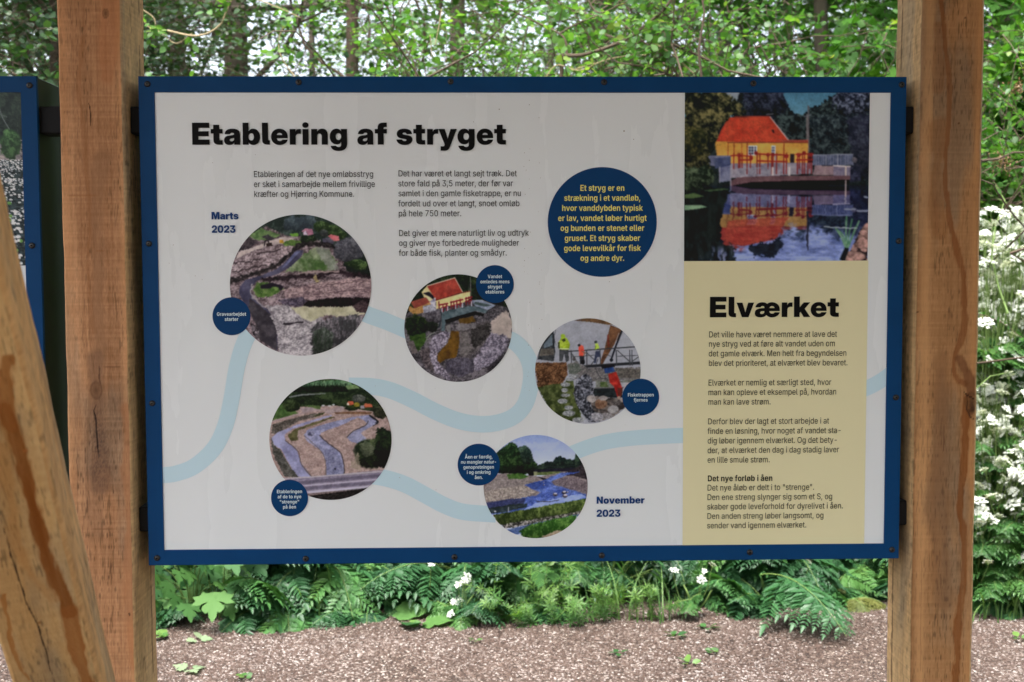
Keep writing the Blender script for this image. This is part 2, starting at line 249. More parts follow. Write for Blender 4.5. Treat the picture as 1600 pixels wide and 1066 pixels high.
FONT_JSON = r'''{"r":{" ":[269,[]],"\"":[469,[[227,450,205,728,399,728,377,450],[563,450,541,728,733,728,711,450]]],",":[269,[[105,-176,191,102,395,102,241,-176]]],"-":[648,[[967,351,967,269,327,269,327,351]]],".":[269,[[273,-6,218,-6,140,32,141,60,140,88,218,127,273,127,328,127,406,88,407,60,406,32,328,-6]]],"0":[648,[[649,-10,486,-10,256,78,138,245,139,363,138,481,258,648,486,737,649,737,810,737,1040,648,1160,481,1161,363,1160,245,1040,78,812,-10],[649,73,754,73,902,141,978,271,979,363,978,456,902,586,754,655,649,655,542,655,396,586,318,456,319,363,318,271,396,141,542,73]]],"3":[648,[[621,-10,488,-10,266,36,130,123,121,184,315,184,322,148,406,98,540,73,623,73,710,73,852,103,934,162,935,206,934,245,862,311,702,352,573,352,453,352,453,426,819,639,819,645,195,645,195,728,1067,728,1067,658,607,395,607,411,766,419,996,366,1124,267,1125,205,1124,143,994,45,768,-10]]],"5":[648,[[631,-10,502,-10,298,41,176,128,173,184,357,184,360,152,436,102,558,73,631,73,718,73,856,114,932,186,933,231,932,278,852,352,710,394,621,394,552,394,414,372,373,355,195,366,281,728,1051,728,1051,645,441,645,391,433,399,433,442,452,580,476,657,476,754,476,924,440,1048,374,1118,285,1119,233,1118,163,992,53,772,-10]]],"7":[648,[[277,0,923,639,923,645,177,645,177,728,1121,728,1121,640,477,0]]],"D":[722,[[631,0,279,0,279,84,619,84,796,84,1026,151,1142,277,1143,365,1142,452,1028,577,804,644,637,644,271,644,271,728,649,728,862,728,1164,641,1326,478,1327,365,1326,251,1162,88,852,0],[365,728,365,0,175,0,175,728]]],"E":[601,[[175,0,175,728,1065,728,1065,644,365,644,365,409,1017,409,1017,326,365,326,365,83,1073,83,1073,0]]],"F":[590,[[175,0,175,728,1057,728,1057,644,365,644,365,397,991,397,991,313,365,313,365,0]]],"H":[743,[[175,0,175,728,365,728,365,414,1123,414,1123,728,1313,728,1313,0,1123,0,1123,330,365,330,365,0]]],"K":[673,[[305,207,305,307,354,341,452,404,556,464,611,494,1043,728,1291,728,671,394,659,394],[175,0,175,728,365,728,365,480,361,322,365,276,365,0],[1069,0,545,369,663,442,1293,0]]],"M":[904,[[175,0,175,728,445,728,799,273,812,256,844,207,880,150,914,93,927,68,885,68,898,91,932,147,968,205,1000,256,1015,273,1365,728,1635,728,1635,0,1449,0,1449,413,1448,436,1448,494,1452,558,1454,624,1457,655,1473,655,1450,621,1406,551,1362,485,1322,431,1309,413,987,0,823,0,495,413,480,430,444,483,400,548,352,619,329,655,347,655,348,627,352,563,354,498,356,437,357,413,357,0]]],"N":[754,[[175,0,175,728,397,728,985,265,1008,247,1074,190,1152,118,1189,78,1163,78,1154,120,1146,197,1144,262,1145,284,1145,728,1335,728,1335,0,1109,0,585,411,548,440,476,502,382,585,313,647,347,647,352,593,360,501,364,432,365,412,365,0]]],"O":[765,[[767,-10,580,-10,286,80,118,248,119,363,118,479,286,647,580,737,767,737,952,737,1244,647,1412,479,1413,363,1412,248,1244,80,952,-10],[767,78,896,78,1104,143,1226,271,1227,363,1226,457,1104,584,896,650,767,650,636,650,426,584,302,456,303,363,302,271,426,144,636,78]]],"S":[642,[[643,-13,484,-13,252,38,120,130,113,192,307,192,314,151,408,98,558,72,643,72,740,72,896,104,988,162,989,200,988,235,908,278,778,307,701,317,527,342,348,367,154,460,155,532,154,594,286,686,514,737,655,737,798,737,1020,686,1148,599,1153,543,969,543,954,596,778,654,651,654,556,654,416,623,338,571,339,537,338,499,432,453,560,427,615,420,759,400,818,392,960,365,1090,319,1172,249,1173,199,1172,139,1048,43,810,-13]]],"V":[692,[[585,0,51,728,251,728,557,299,582,260,662,135,715,44,679,44,730,138,808,260,835,299,1133,728,1333,728,805,0]]],"a":[562,[[459,-13,356,-13,186,26,88,101,89,155,88,202,162,261,284,295,436,311,513,316,610,322,732,329,792,346,793,366,793,369,792,403,740,449,640,475,565,475,488,475,376,450,308,414,291,395,119,423,160,472,302,529,474,553,561,553,616,553,756,539,886,500,970,424,971,360,971,0,795,0,795,74,785,74,764,55,682,15,552,-13],[491,66,588,66,722,104,792,164,793,197,793,272,780,266,708,256,618,248,532,243,507,241,442,237,334,218,268,182,269,151,268,123,326,85,426,66]]],"b":[613,[[665,-12,560,-12,434,24,366,69,347,85,329,85,329,0,155,0,155,728,333,728,333,458,347,458,366,473,432,518,556,553,663,553,798,553,1006,485,1124,358,1125,272,1124,184,1008,58,800,-12],[637,68,736,68,874,123,942,216,943,272,942,329,874,420,738,473,637,473,536,473,400,422,330,333,331,272,330,212,400,120,538,68]]],"d":[613,[[563,-12,426,-12,218,58,100,184,101,272,100,358,220,485,428,553,565,553,670,553,794,518,862,473,881,458,893,458,893,728,1073,728,1073,0,899,0,899,85,881,85,862,69,792,24,666,-12],[591,68,690,68,826,120,894,212,895,272,894,333,826,422,690,473,591,473,488,473,352,420,284,329,285,272,284,216,352,123,490,68]]],"e":[583,[[615,-12,454,-12,226,59,100,185,101,269,100,353,222,481,444,553,595,553,680,553,850,524,988,460,1070,355,1071,280,1071,243,221,243,221,318,975,318,891,290,890,344,822,427,692,474,595,474,496,474,356,426,282,349,283,304,283,255,282,194,366,111,516,68,615,68,678,68,784,86,858,123,881,151,1053,127,1026,86,906,24,726,-12]]],"f":[371,[[665,546,665,469,21,469,21,546],[235,0,235,618,234,665,322,729,466,762,547,762,608,762,692,751,713,747,663,671,648,673,604,679,569,679,486,679,414,638,415,599,415,0]]],"g":[614,[[599,-216,476,-216,298,-185,180,-134,147,-104,293,-58,316,-74,384,-112,502,-138,599,-138,728,-138,894,-76,895,-9,895,100,879,100,860,84,792,41,666,9,563,9,430,9,222,71,100,190,101,275,100,360,220,485,430,553,567,553,670,553,796,518,864,473,885,458,901,458,901,546,1075,546,1075,-14,1074,-84,948,-174,730,-216],[593,88,692,88,828,133,896,218,897,277,896,335,828,423,692,473,593,473,490,473,352,420,284,332,285,277,284,221,354,136,490,88]]],"h":[592,[[333,327,333,0,155,0,155,728,333,728,333,413,303,413,352,489,536,553,663,553,772,553,938,507,1032,416,1033,347,1033,0,851,0,851,339,850,401,720,472,607,472,528,472,404,438,332,373]]],"i":[243,[[155,0,155,546,333,546,333,0],[245,635,194,635,120,669,121,693,120,718,194,752,245,752,296,752,368,718,369,693,368,669,296,635]]],"j":[243,[[153,546,333,546,333,-39,334,-91,260,-165,116,-204,11,-204,-25,-204,-25,-122,7,-122,82,-122,152,-79,153,-39],[245,635,192,635,120,669,121,693,120,718,192,752,245,752,294,752,368,718,369,693,368,669,294,635]]],"k":[550,[[323,195,323,306,355,306,819,546,1041,546,537,286,515,286],[155,0,155,728,333,728,333,0],[845,0,429,266,557,330,1075,0]]],"l":[277,[[403,-4,276,-4,154,62,155,122,155,728,333,728,333,144,332,106,370,76,425,76,452,76,480,78,495,80,529,5,506,1,436,-4]]],"m":[877,[[155,0,155,546,329,546,331,423,317,423,338,468,434,526,564,556,635,556,754,556,902,482,925,422,901,422,920,464,1022,523,1170,556,1259,556,1352,556,1508,515,1602,432,1603,368,1603,0,1423,0,1423,365,1422,424,1290,474,1203,474,1130,474,1024,444,966,390,967,356,967,0,789,0,789,374,788,419,668,474,577,474,512,474,400,445,332,386,333,343,333,0]]],"n":[592,[[333,327,333,0,155,0,155,546,327,546,327,413,303,413,352,489,536,553,663,553,772,553,938,507,1030,416,1031,347,1031,0,851,0,851,339,850,401,720,472,607,472,528,472,404,438,332,373]]],"o":[600,[[601,-12,450,-12,226,59,100,186,101,270,100,355,226,482,450,553,601,553,750,553,974,482,1100,355,1101,270,1100,186,974,59,750,-12],[601,68,708,68,850,124,918,216,919,270,918,324,850,416,708,473,601,473,490,473,352,416,284,324,285,270,284,216,352,124,490,68]]],"p":[613,[[155,-204,155,546,329,546,329,458,347,458,366,473,432,518,556,553,663,553,798,553,1006,485,1124,358,1125,272,1124,184,1008,58,800,-12,665,-12,560,-12,434,24,366,69,347,85,333,85,333,-204],[637,68,736,68,874,123,942,216,943,272,942,329,874,420,738,473,637,473,536,473,400,422,330,333,331,272,330,212,400,120,538,68]]],"r":[377,[[155,0,155,546,329,546,329,462,339,462,370,503,524,554,623,554,640,554,694,553,711,552,711,462,702,463,640,467,605,467,526,467,402,435,332,378,333,341,333,0]]],"s":[529,[[527,-12,414,-12,238,21,124,86,105,133,277,153,298,108,428,66,525,66,638,66,772,115,773,148,772,176,694,213,615,223,433,244,282,262,138,335,139,393,138,440,244,512,426,553,545,553,656,553,814,519,914,460,939,421,777,400,754,430,650,477,545,477,448,477,320,433,321,399,320,369,406,332,503,321,669,302,816,284,960,211,961,154,960,106,850,31,654,-12]]],"t":[328,[[587,546,587,469,21,469,21,546],[185,676,363,676,363,142,362,106,422,73,491,73,508,73,560,76,581,78,619,3,588,-2,518,-7,485,-7,342,-7,184,68,185,135]]],"u":[592,[[525,-7,414,-7,246,39,154,131,155,199,155,546,333,546,333,207,332,145,464,74,579,74,656,74,780,108,850,173,851,219,851,546,1033,546,1033,0,859,0,859,132,881,132,830,56,644,-7]]],"v":[563,[[469,0,53,546,249,546,481,224,516,173,568,73,597,26,533,26,560,73,612,173,649,224,879,546,1075,546,659,0]]],"y":[563,[[137,-198,183,-120,201,-123,254,-130,342,-123,412,-86,439,-48,469,-3,53,546,249,546,481,224,516,173,566,73,595,26,531,26,558,73,610,173,647,224,881,546,1075,546,597,-81,562,-124,470,-181,346,-208,269,-208,220,-208,150,-201]]],"å":[562,[[459,-13,356,-13,186,26,88,101,89,155,88,202,162,261,284,295,436,311,513,316,610,322,732,329,792,346,793,366,793,369,792,403,740,449,640,475,565,475,488,475,376,450,308,414,291,395,119,423,160,472,302,529,474,553,561,553,616,553,756,539,886,500,970,424,971,360,971,0,795,0,795,74,785,74,764,55,682,15,552,-13],[491,66,588,66,722,104,792,164,793,197,793,272,780,266,708,256,618,248,532,243,507,241,442,237,334,218,268,182,269,151,268,123,326,85,426,66],[547,581,476,581,358,614,288,670,289,704,288,738,358,793,476,826,547,826,618,826,734,793,804,738,805,704,804,670,734,614,618,581],[547,642,598,642,668,678,669,704,668,729,598,765,547,765,496,765,424,729,425,704,424,678,496,642]]],"æ":[917,[[461,-13,356,-13,186,26,88,101,89,155,88,202,172,265,308,301,472,318,553,318,1633,318,1551,287,1564,340,1500,424,1362,474,1265,474,1166,474,1024,426,948,349,949,304,949,255,948,194,1032,111,1182,68,1281,68,1344,68,1450,86,1526,123,1547,151,1721,129,1694,87,1574,24,1394,-12,1281,-12,1160,-12,972,28,852,99,831,145,861,423,896,463,1010,521,1166,553,1265,553,1352,553,1520,524,1656,460,1738,355,1739,280,1739,243,557,243,478,243,348,223,268,182,269,151,268,109,394,66,491,66,588,66,720,104,790,164,791,197,791,369,790,402,740,449,640,475,565,475,488,475,376,450,308,414,291,395,119,423,160,472,302,529,474,553,561,553,626,553,774,535,902,482,933,430,899,99,877,99,860,76,780,35,666,5,532,-13]]],"ø":[600,[[601,-12,450,-12,226,59,100,186,101,270,100,355,226,482,450,553,601,553,750,553,974,482,1100,355,1101,270,1100,186,974,59,750,-12],[601,68,708,68,850,124,918,216,919,270,918,324,850,416,708,473,601,473,490,473,352,416,284,324,285,270,284,216,352,124,490,68],[187,-22,83,22,1015,568,1119,524]]]},"b":{" ":[269,[]],"\"":[552,[[229,425,199,728,481,728,451,425],[653,425,625,728,907,728,877,425]]],",":[269,[[57,-193,143,110,435,110,255,-193]]],"-":[646,[[977,358,977,241,315,241,315,358]]],".":[269,[[271,-9,198,-9,102,39,103,75,102,110,198,158,271,158,342,158,440,110,441,75,440,39,342,-9]]],"D":[722,[[645,0,267,0,267,128,631,128,770,128,960,178,1056,283,1057,364,1056,446,960,549,770,599,631,599,261,599,261,728,649,728,868,728,1182,640,1352,477,1353,364,1352,251,1182,87,864,0],[431,728,431,0,133,0,133,728]]],"E":[607,[[133,0,133,728,1107,728,1107,604,431,604,431,428,1055,428,1055,307,431,307,431,124,1109,124,1109,0]]],"F":[587,[[133,0,133,728,1089,728,1089,604,431,604,431,401,1025,401,1025,279,431,279,431,0]]],"G":[751,[[777,-10,572,-10,264,81,92,248,93,363,92,481,272,648,578,737,771,737,892,737,1104,702,1270,636,1374,547,1391,493,1087,493,1072,519,1016,561,936,590,836,605,775,605,662,605,490,549,394,441,395,364,394,287,490,179,662,123,779,123,884,123,1034,161,1114,231,1115,279,1179,274,801,274,801,388,1405,388,1405,297,1404,201,1242,64,960,-10]]],"V":[747,[[559,0,49,728,379,728,613,377,654,310,740,150,787,56,723,56,770,151,852,310,893,377,1117,728,1447,728,947,0]]],"a":[581,[[431,-11,326,-11,162,26,66,99,67,153,66,198,134,260,250,297,398,317,479,320,572,325,690,334,744,352,745,369,745,372,744,395,704,427,628,444,573,444,516,444,432,427,378,399,367,381,99,404,126,451,256,518,452,553,573,553,660,553,826,532,958,488,1036,417,1037,368,1037,0,759,0,759,76,749,76,722,50,634,11,512,-11],[513,92,582,92,686,120,746,166,747,195,747,254,732,250,680,242,616,236,552,231,529,229,474,226,392,208,348,179,349,157,348,136,390,107,464,92]]],"b":[630,[[737,-9,648,-9,524,21,448,65,429,87,413,87,413,0,125,0,125,728,419,728,419,454,429,454,448,476,522,522,646,553,739,553,860,553,1060,490,1182,365,1183,272,1182,181,1064,56,862,-9],[647,108,724,108,828,150,880,225,881,272,880,320,828,394,724,435,647,435,572,435,466,395,412,322,413,272,412,223,466,149,572,108]]],"d":[630,[[525,-9,398,-9,196,56,80,181,81,272,80,365,200,490,402,553,523,553,614,553,738,522,814,476,835,454,843,454,843,728,1137,728,1137,0,849,0,849,87,835,87,814,65,736,21,614,-9],[615,108,688,108,794,149,850,223,851,272,850,322,794,395,690,435,615,435,538,435,434,394,380,320,381,272,380,225,434,150,538,108]]],"e":[596,[[619,-11,452,-11,210,58,80,184,81,270,80,354,208,482,444,553,605,553,710,553,896,519,1036,450,1116,346,1117,276,1117,235,201,235,201,327,975,327,837,302,836,345,784,408,682,442,607,442,530,442,424,407,368,347,369,309,369,244,368,196,432,132,548,100,625,100,674,100,758,114,818,143,835,164,1101,139,1072,94,942,27,746,-11]]],"f":[398,[[733,546,733,434,21,434,21,546],[213,0,213,588,212,646,304,723,466,762,567,762,636,762,750,751,777,747,725,636,706,639,656,644,627,644,560,644,504,612,505,583,505,0]]],"g":[632,[[611,-216,474,-216,270,-181,144,-121,121,-82,373,-47,386,-62,442,-91,538,-109,609,-109,720,-109,850,-58,851,-4,851,97,827,97,806,75,732,34,612,8,525,8,400,8,198,66,80,184,81,274,80,366,202,490,404,553,525,553,616,553,740,522,818,476,839,454,851,454,851,546,1139,546,1139,5,1138,-69,1002,-167,764,-216],[617,119,690,119,794,156,850,226,851,275,850,323,796,395,690,435,617,435,538,435,434,394,380,322,381,275,380,227,434,157,538,119]]],"h":[623,[[419,316,419,0,125,0,125,728,413,728,413,410,389,410,432,478,606,553,745,553,858,553,1028,503,1120,411,1121,347,1121,0,829,0,829,322,828,373,722,430,631,430,568,430,472,403,418,352]]],"i":[271,[[125,0,125,546,419,546,419,0],[273,617,204,617,110,661,111,692,110,724,204,768,273,768,338,768,432,724,433,692,432,661,338,617]]],"j":[271,[[125,546,419,546,419,-28,418,-91,320,-168,138,-204,11,-204,-47,-204,-47,-89,-9,-89,64,-89,124,-57,125,-26],[273,617,206,617,110,661,111,692,110,724,206,768,273,768,338,768,432,724,433,692,432,661,338,617]]],"k":[580,[[391,160,391,336,435,336,793,546,1131,546,659,272,591,272],[125,0,125,728,419,728,419,0],[807,0,479,239,675,343,1153,0]]],"l":[309,[[451,-3,282,-3,124,69,125,142,125,728,419,728,419,162,418,136,454,112,499,112,522,112,548,114,559,115,605,8,580,4,500,-3]]],"m":[912,[[125,0,125,546,397,546,413,410,391,410,414,461,514,524,646,554,721,554,838,554,982,479,1017,401,983,401,1006,454,1118,522,1268,554,1353,554,1452,554,1610,510,1700,428,1701,368,1701,0,1409,0,1409,340,1408,387,1306,432,1235,432,1178,432,1098,408,1054,365,1055,336,1055,0,771,0,771,344,770,384,676,432,601,432,550,432,466,408,418,363,419,330,419,0]]],"n":[622,[[419,316,419,0,125,0,125,546,403,546,407,410,389,410,432,478,606,553,745,553,858,553,1026,503,1120,411,1121,347,1121,0,829,0,829,322,828,373,722,430,631,430,568,430,472,403,418,352]]],"o":[613,[[615,-11,450,-11,210,60,80,187,81,271,80,355,210,482,450,553,615,553,778,553,1018,482,1148,355,1149,271,1148,187,1018,60,778,-11],[615,105,692,105,796,148,850,223,851,271,850,319,796,394,692,437,615,437,536,437,430,394,378,319,379,271,378,223,430,148,536,105]]],"p":[630,[[125,-204,125,546,413,546,413,454,429,454,448,476,522,522,646,553,739,553,860,553,1060,490,1182,365,1183,272,1182,181,1064,56,862,-9,737,-9,648,-9,524,21,448,65,429,87,419,87,419,-204],[647,108,724,108,828,150,880,225,881,272,880,320,828,394,724,435,647,435,572,435,466,395,412,322,413,272,412,223,466,149,572,108]]],"r":[407,[[125,0,125,546,409,546,409,451,421,451,450,501,592,553,685,553,706,553,758,551,779,548,779,417,758,421,684,425,653,425,584,425,478,396,418,345,419,311,419,0]]],"s":[560,[[559,-11,426,-11,224,27,94,99,77,149,349,173,370,135,478,97,569,97,650,97,748,128,749,153,748,174,680,202,607,209,419,229,262,245,104,322,105,384,104,436,220,512,426,553,565,553,692,553,882,517,998,452,1019,407,759,384,742,412,648,448,569,448,496,448,398,417,399,392,398,372,460,343,539,335,735,316,892,300,1048,227,1049,168,1048,115,922,34,702,-11]]],"t":[366,[[669,546,669,434,21,434,21,546],[171,676,463,676,463,160,462,134,510,109,563,109,580,109,640,113,657,115,699,5,648,-2,552,-8,509,-8,344,-8,170,72,171,147]]],"u":[623,[[501,-7,388,-7,218,43,124,135,125,199,125,546,419,546,419,224,418,173,524,116,617,116,678,116,772,143,828,194,829,230,829,546,1121,546,1121,0,845,0,841,136,857,136,814,68,638,-7]]],"v":[600,[[433,0,31,546,343,546,527,263,558,210,608,101,635,43,573,43,598,101,646,209,681,263,861,546,1169,546,767,0]]],"y":[602,[[119,-193,185,-83,221,-88,280,-95,370,-88,426,-58,433,-31,441,-2,31,546,343,546,527,263,558,209,600,102,629,43,561,43,586,102,638,210,675,263,867,546,1175,546,711,-64,676,-108,572,-173,418,-208,309,-208,250,-208,148,-200]]],"Å":[747,[[49,0,547,728,937,728,1447,0,1115,0,883,351,838,419,752,581,705,676,771,676,722,580,642,418,603,351,377,0],[359,169,359,286,1135,286,1135,169],[745,754,666,754,544,786,476,841,477,874,476,908,544,962,666,993,745,993,824,993,944,962,1012,908,1013,874,1012,841,944,786,824,754],[745,819,796,819,860,850,861,874,860,898,796,929,745,929,694,929,630,898,631,874,630,850,694,819]]],"å":[581,[[431,-11,326,-11,162,26,66,99,67,153,66,198,134,260,250,297,398,317,479,320,572,325,690,334,744,352,745,369,745,372,744,395,704,427,628,444,573,444,516,444,432,427,378,399,367,381,99,404,126,451,256,518,452,553,573,553,660,553,826,532,958,488,1036,417,1037,368,1037,0,759,0,759,76,749,76,722,50,634,11,512,-11],[513,92,582,92,686,120,746,166,747,195,747,254,732,250,680,242,616,236,552,231,529,229,474,226,392,208,348,179,349,157,348,136,390,107,464,92],[577,583,502,583,380,617,308,674,309,709,308,744,380,800,502,834,577,834,650,834,772,800,844,744,845,709,844,674,772,617,650,583],[577,650,624,650,692,685,693,709,692,733,624,767,577,767,526,767,458,733,459,709,458,685,526,650]]],"æ":[910,[[447,-11,334,-11,162,26,66,99,67,153,66,199,146,265,284,307,458,327,555,327,1533,327,1463,301,1468,343,1418,407,1312,442,1237,442,1160,442,1054,407,998,347,999,309,999,244,998,195,1062,131,1176,100,1253,100,1302,100,1386,114,1448,143,1465,164,1737,154,1714,104,1584,30,1380,-11,1249,-11,1140,-11,964,19,836,74,801,112,815,441,856,476,980,526,1138,553,1235,553,1342,553,1526,519,1666,450,1746,346,1747,276,1747,235,577,235,504,235,402,215,348,181,349,159,348,126,440,92,513,92,582,92,686,120,744,166,745,195,745,372,744,395,704,427,628,444,573,444,516,444,432,427,378,399,367,381,99,404,126,451,256,518,452,553,573,553,686,553,850,519,950,451,965,400,951,96,867,96,844,71,760,31,648,4,514,-11]]],"ø":[613,[[615,-11,450,-11,210,60,80,187,81,271,80,355,210,482,450,553,615,553,778,553,1018,482,1148,355,1149,271,1148,187,1018,60,778,-11],[615,105,692,105,796,148,850,223,851,271,850,319,796,394,692,437,615,437,536,437,430,394,378,319,379,271,378,223,430,148,536,105],[183,-23,81,23,1045,568,1147,523]]]},"k":{" ":[269,[]],"0":[645,[[645,-12,444,-12,172,79,34,247,35,363,34,480,172,648,444,739,645,739,846,739,1118,648,1254,480,1255,363,1254,247,1118,79,846,-12],[645,145,724,145,824,197,870,295,871,363,870,433,824,530,724,582,645,582,566,582,466,530,420,433,421,363,420,295,466,197,566,145]]],"2":[645,[[95,0,95,142,641,363,682,380,770,418,828,465,829,496,828,522,782,561,702,583,647,583,588,583,500,556,450,505,451,468,79,468,78,552,216,673,472,739,649,739,810,739,1062,683,1206,580,1207,508,1206,455,1124,370,972,293,869,250,645,159,645,157,1211,157,1211,0]]],"3":[645,[[633,-12,434,-12,172,61,42,179,43,247,427,247,426,216,478,168,572,141,633,141,690,141,778,166,826,210,827,238,826,265,774,305,680,326,615,326,405,326,405,436,693,568,693,569,115,569,115,728,1153,728,1153,579,701,378,701,421,874,430,1106,383,1222,290,1223,229,1222,158,1076,50,812,-12]]],"E":[630,[[81,0,81,728,1199,728,1199,557,485,557,485,446,1143,446,1143,281,485,281,485,170,1199,170,1199,0]]],"M":[928,[[81,0,81,728,691,728,821,500,836,471,882,385,928,290,968,204,981,174,881,174,892,204,930,290,978,385,1022,471,1039,500,1167,728,1777,728,1777,0,1379,0,1379,281,1378,306,1384,386,1388,480,1394,576,1395,618,1439,618,1416,576,1368,480,1320,387,1278,308,1263,281,1095,0,767,0,595,281,578,308,532,387,484,480,434,576,415,618,463,618,462,576,468,480,474,386,478,306,479,281,479,0]]],"N":[742,[[81,0,81,728,497,728,851,442,876,421,948,356,1026,281,1061,246,1015,196,1008,235,1002,336,998,431,999,461,999,728,1405,728,1405,0,989,0,659,266,626,292,540,367,442,458,395,507,469,518,476,467,484,368,486,288,487,266,487,0]]],"a":[585,[[401,-9,298,-9,138,24,48,92,49,143,48,187,110,248,218,286,362,307,447,309,536,312,648,323,696,340,697,355,697,357,696,368,666,385,614,395,579,395,540,395,484,384,452,363,449,347,91,349,100,407,218,487,436,530,593,530,712,530,894,506,1020,459,1084,391,1085,348,1085,0,705,0,705,73,701,73,666,42,578,6,468,-9],[529,113,570,113,650,129,700,161,701,184,701,225,686,223,652,218,616,213,570,209,545,207,502,203,446,189,414,168,415,155,414,142,444,123,494,113]]],"b":[627,[[765,-11,696,-11,582,10,498,51,475,81,473,81,473,0,87,0,87,728,477,728,477,448,479,448,510,476,592,512,700,530,769,530,896,530,1094,463,1208,342,1209,260,1208,177,1096,55,898,-11],[645,142,698,142,774,171,812,224,813,260,812,296,774,349,698,378,645,378,592,378,510,349,464,296,465,260,464,224,510,171,592,142]]],"e":[586,[[597,-12,434,-12,186,57,46,180,47,259,46,339,186,461,428,530,589,530,708,530,906,492,1050,421,1128,323,1129,264,1129,213,163,213,163,322,951,322,771,303,770,331,730,370,652,391,599,391,544,391,468,370,426,331,427,303,427,217,426,188,470,146,554,124,611,124,652,124,720,135,766,155,779,169,1125,166,1104,114,956,34,732,-12]]],"f":[425,[[811,519,811,371,21,371,21,519],[209,0,209,562,208,620,290,695,464,731,597,731,664,731,788,730,815,730,809,582,792,582,728,583,703,583,644,583,598,559,599,532,599,0]]],"g":[627,[[619,-211,448,-211,228,-166,112,-87,97,-38,463,-35,468,-48,510,-67,574,-78,619,-78,700,-78,782,-32,783,14,783,95,779,95,754,65,672,26,558,8,491,8,358,8,158,73,46,189,47,266,46,344,162,463,360,530,487,530,556,530,664,510,750,473,779,447,781,447,781,519,1171,519,1171,35,1170,-50,1038,-159,792,-211],[611,156,664,156,744,184,792,235,793,269,792,303,744,354,664,382,611,382,556,382,482,354,442,303,443,269,442,235,482,184,556,156]]],"i":[281,[[87,0,87,519,477,519,477,0],[281,556,190,556,74,608,75,649,74,690,190,742,281,742,370,742,486,690,487,649,486,608,370,556]]],"k":[589,[[437,118,437,349,483,349,745,519,1185,519,747,245,639,245],[87,0,87,728,477,728,477,0],[753,0,507,202,759,339,1197,0]]],"l":[313,[[479,0,274,0,86,75,87,159,87,728,477,728,477,178,476,161,514,144,549,144,560,144,584,144,593,144,599,1,570,1,510,0]]],"m":[924,[[87,0,87,519,459,519,463,391,447,391,470,440,570,501,704,530,781,530,894,530,1070,462,1091,390,1061,390,1078,438,1182,500,1332,530,1413,530,1516,530,1674,485,1762,403,1763,347,1763,0,1373,0,1373,298,1372,333,1300,375,1241,375,1200,375,1142,356,1110,322,1111,298,1111,0,739,0,739,298,738,334,668,375,607,375,566,375,508,356,476,322,477,298,477,0]]],"n":[622,[[477,277,477,0,87,0,87,519,471,519,471,377,425,377,470,444,650,530,807,530,922,530,1078,480,1158,389,1159,328,1159,0,767,0,767,284,766,323,692,366,623,366,576,366,510,346,476,307]]],"o":[609,[[611,-12,442,-12,188,55,46,177,47,259,46,342,188,463,442,530,611,530,778,530,1032,463,1172,342,1173,259,1172,177,1032,55,778,-12],[611,140,656,140,732,167,776,220,777,259,776,299,732,352,656,378,611,378,562,378,486,352,442,299,443,259,442,220,486,167,562,140]]],"r":[418,[[87,0,87,519,465,519,465,424,469,424,496,477,616,520,721,520,748,520,796,519,819,519,819,361,798,362,712,363,677,363,616,363,526,335,476,285,477,251,477,0]]],"s":[562,[[573,-13,420,-13,186,32,48,114,37,168,421,171,428,147,504,117,569,117,626,117,690,135,691,151,690,164,634,181,575,186,381,201,224,214,60,293,61,355,60,409,178,487,398,529,553,529,708,529,930,485,1054,405,1059,350,705,347,702,370,624,400,569,400,512,400,450,381,451,366,450,354,498,337,547,332,767,314,930,300,1086,232,1087,173,1086,118,958,34,726,-13]]],"t":[416,[[791,519,791,371,21,371,21,519],[191,658,581,658,581,187,580,165,616,148,669,148,694,148,774,148,789,148,795,1,762,0,640,-1,577,-1,376,-1,190,74,191,155]]],"v":[595,[[371,0,-1,519,405,519,533,297,562,244,618,137,645,83,557,83,582,137,634,244,665,297,789,519,1193,519,821,0]]],"y":[595,[[123,-202,131,-55,277,-56,314,-57,360,-48,382,-27,393,-9,395,0,-1,519,405,519,537,297,568,244,620,137,649,83,541,83,566,137,620,245,653,297,791,519,1193,519,755,-64,718,-113,620,-176,482,-205,385,-205,320,-205,184,-203]]],"æ":[896,[[439,-9,316,-9,142,24,48,92,49,143,48,193,138,262,298,303,520,322,653,322,1559,322,1393,303,1392,331,1350,370,1274,391,1221,391,1166,391,1088,370,1048,331,1049,303,1049,217,1048,188,1092,146,1176,124,1233,124,1274,124,1342,135,1388,155,1401,169,1747,169,1728,116,1580,35,1356,-12,1219,-12,1130,-12,976,14,856,59,825,89,825,438,872,466,982,508,1122,530,1211,530,1330,530,1528,492,1672,421,1750,323,1751,264,1751,213,581,213,530,213,456,198,414,172,415,156,414,135,478,113,529,113,570,113,648,129,698,161,699,184,699,357,698,368,668,385,614,395,579,395,540,395,484,384,452,363,449,347,91,349,98,398,212,480,422,530,573,530,702,530,882,485,976,403,977,348,977,137,913,137,880,91,772,34,642,2,502,-9]]]}}'''
def part(name, me, parent):                  # mesh given in world coordinates
    o = obj(name, me, parent)
    if parent.type == 'EMPTY': o.location = -parent.location
    return o

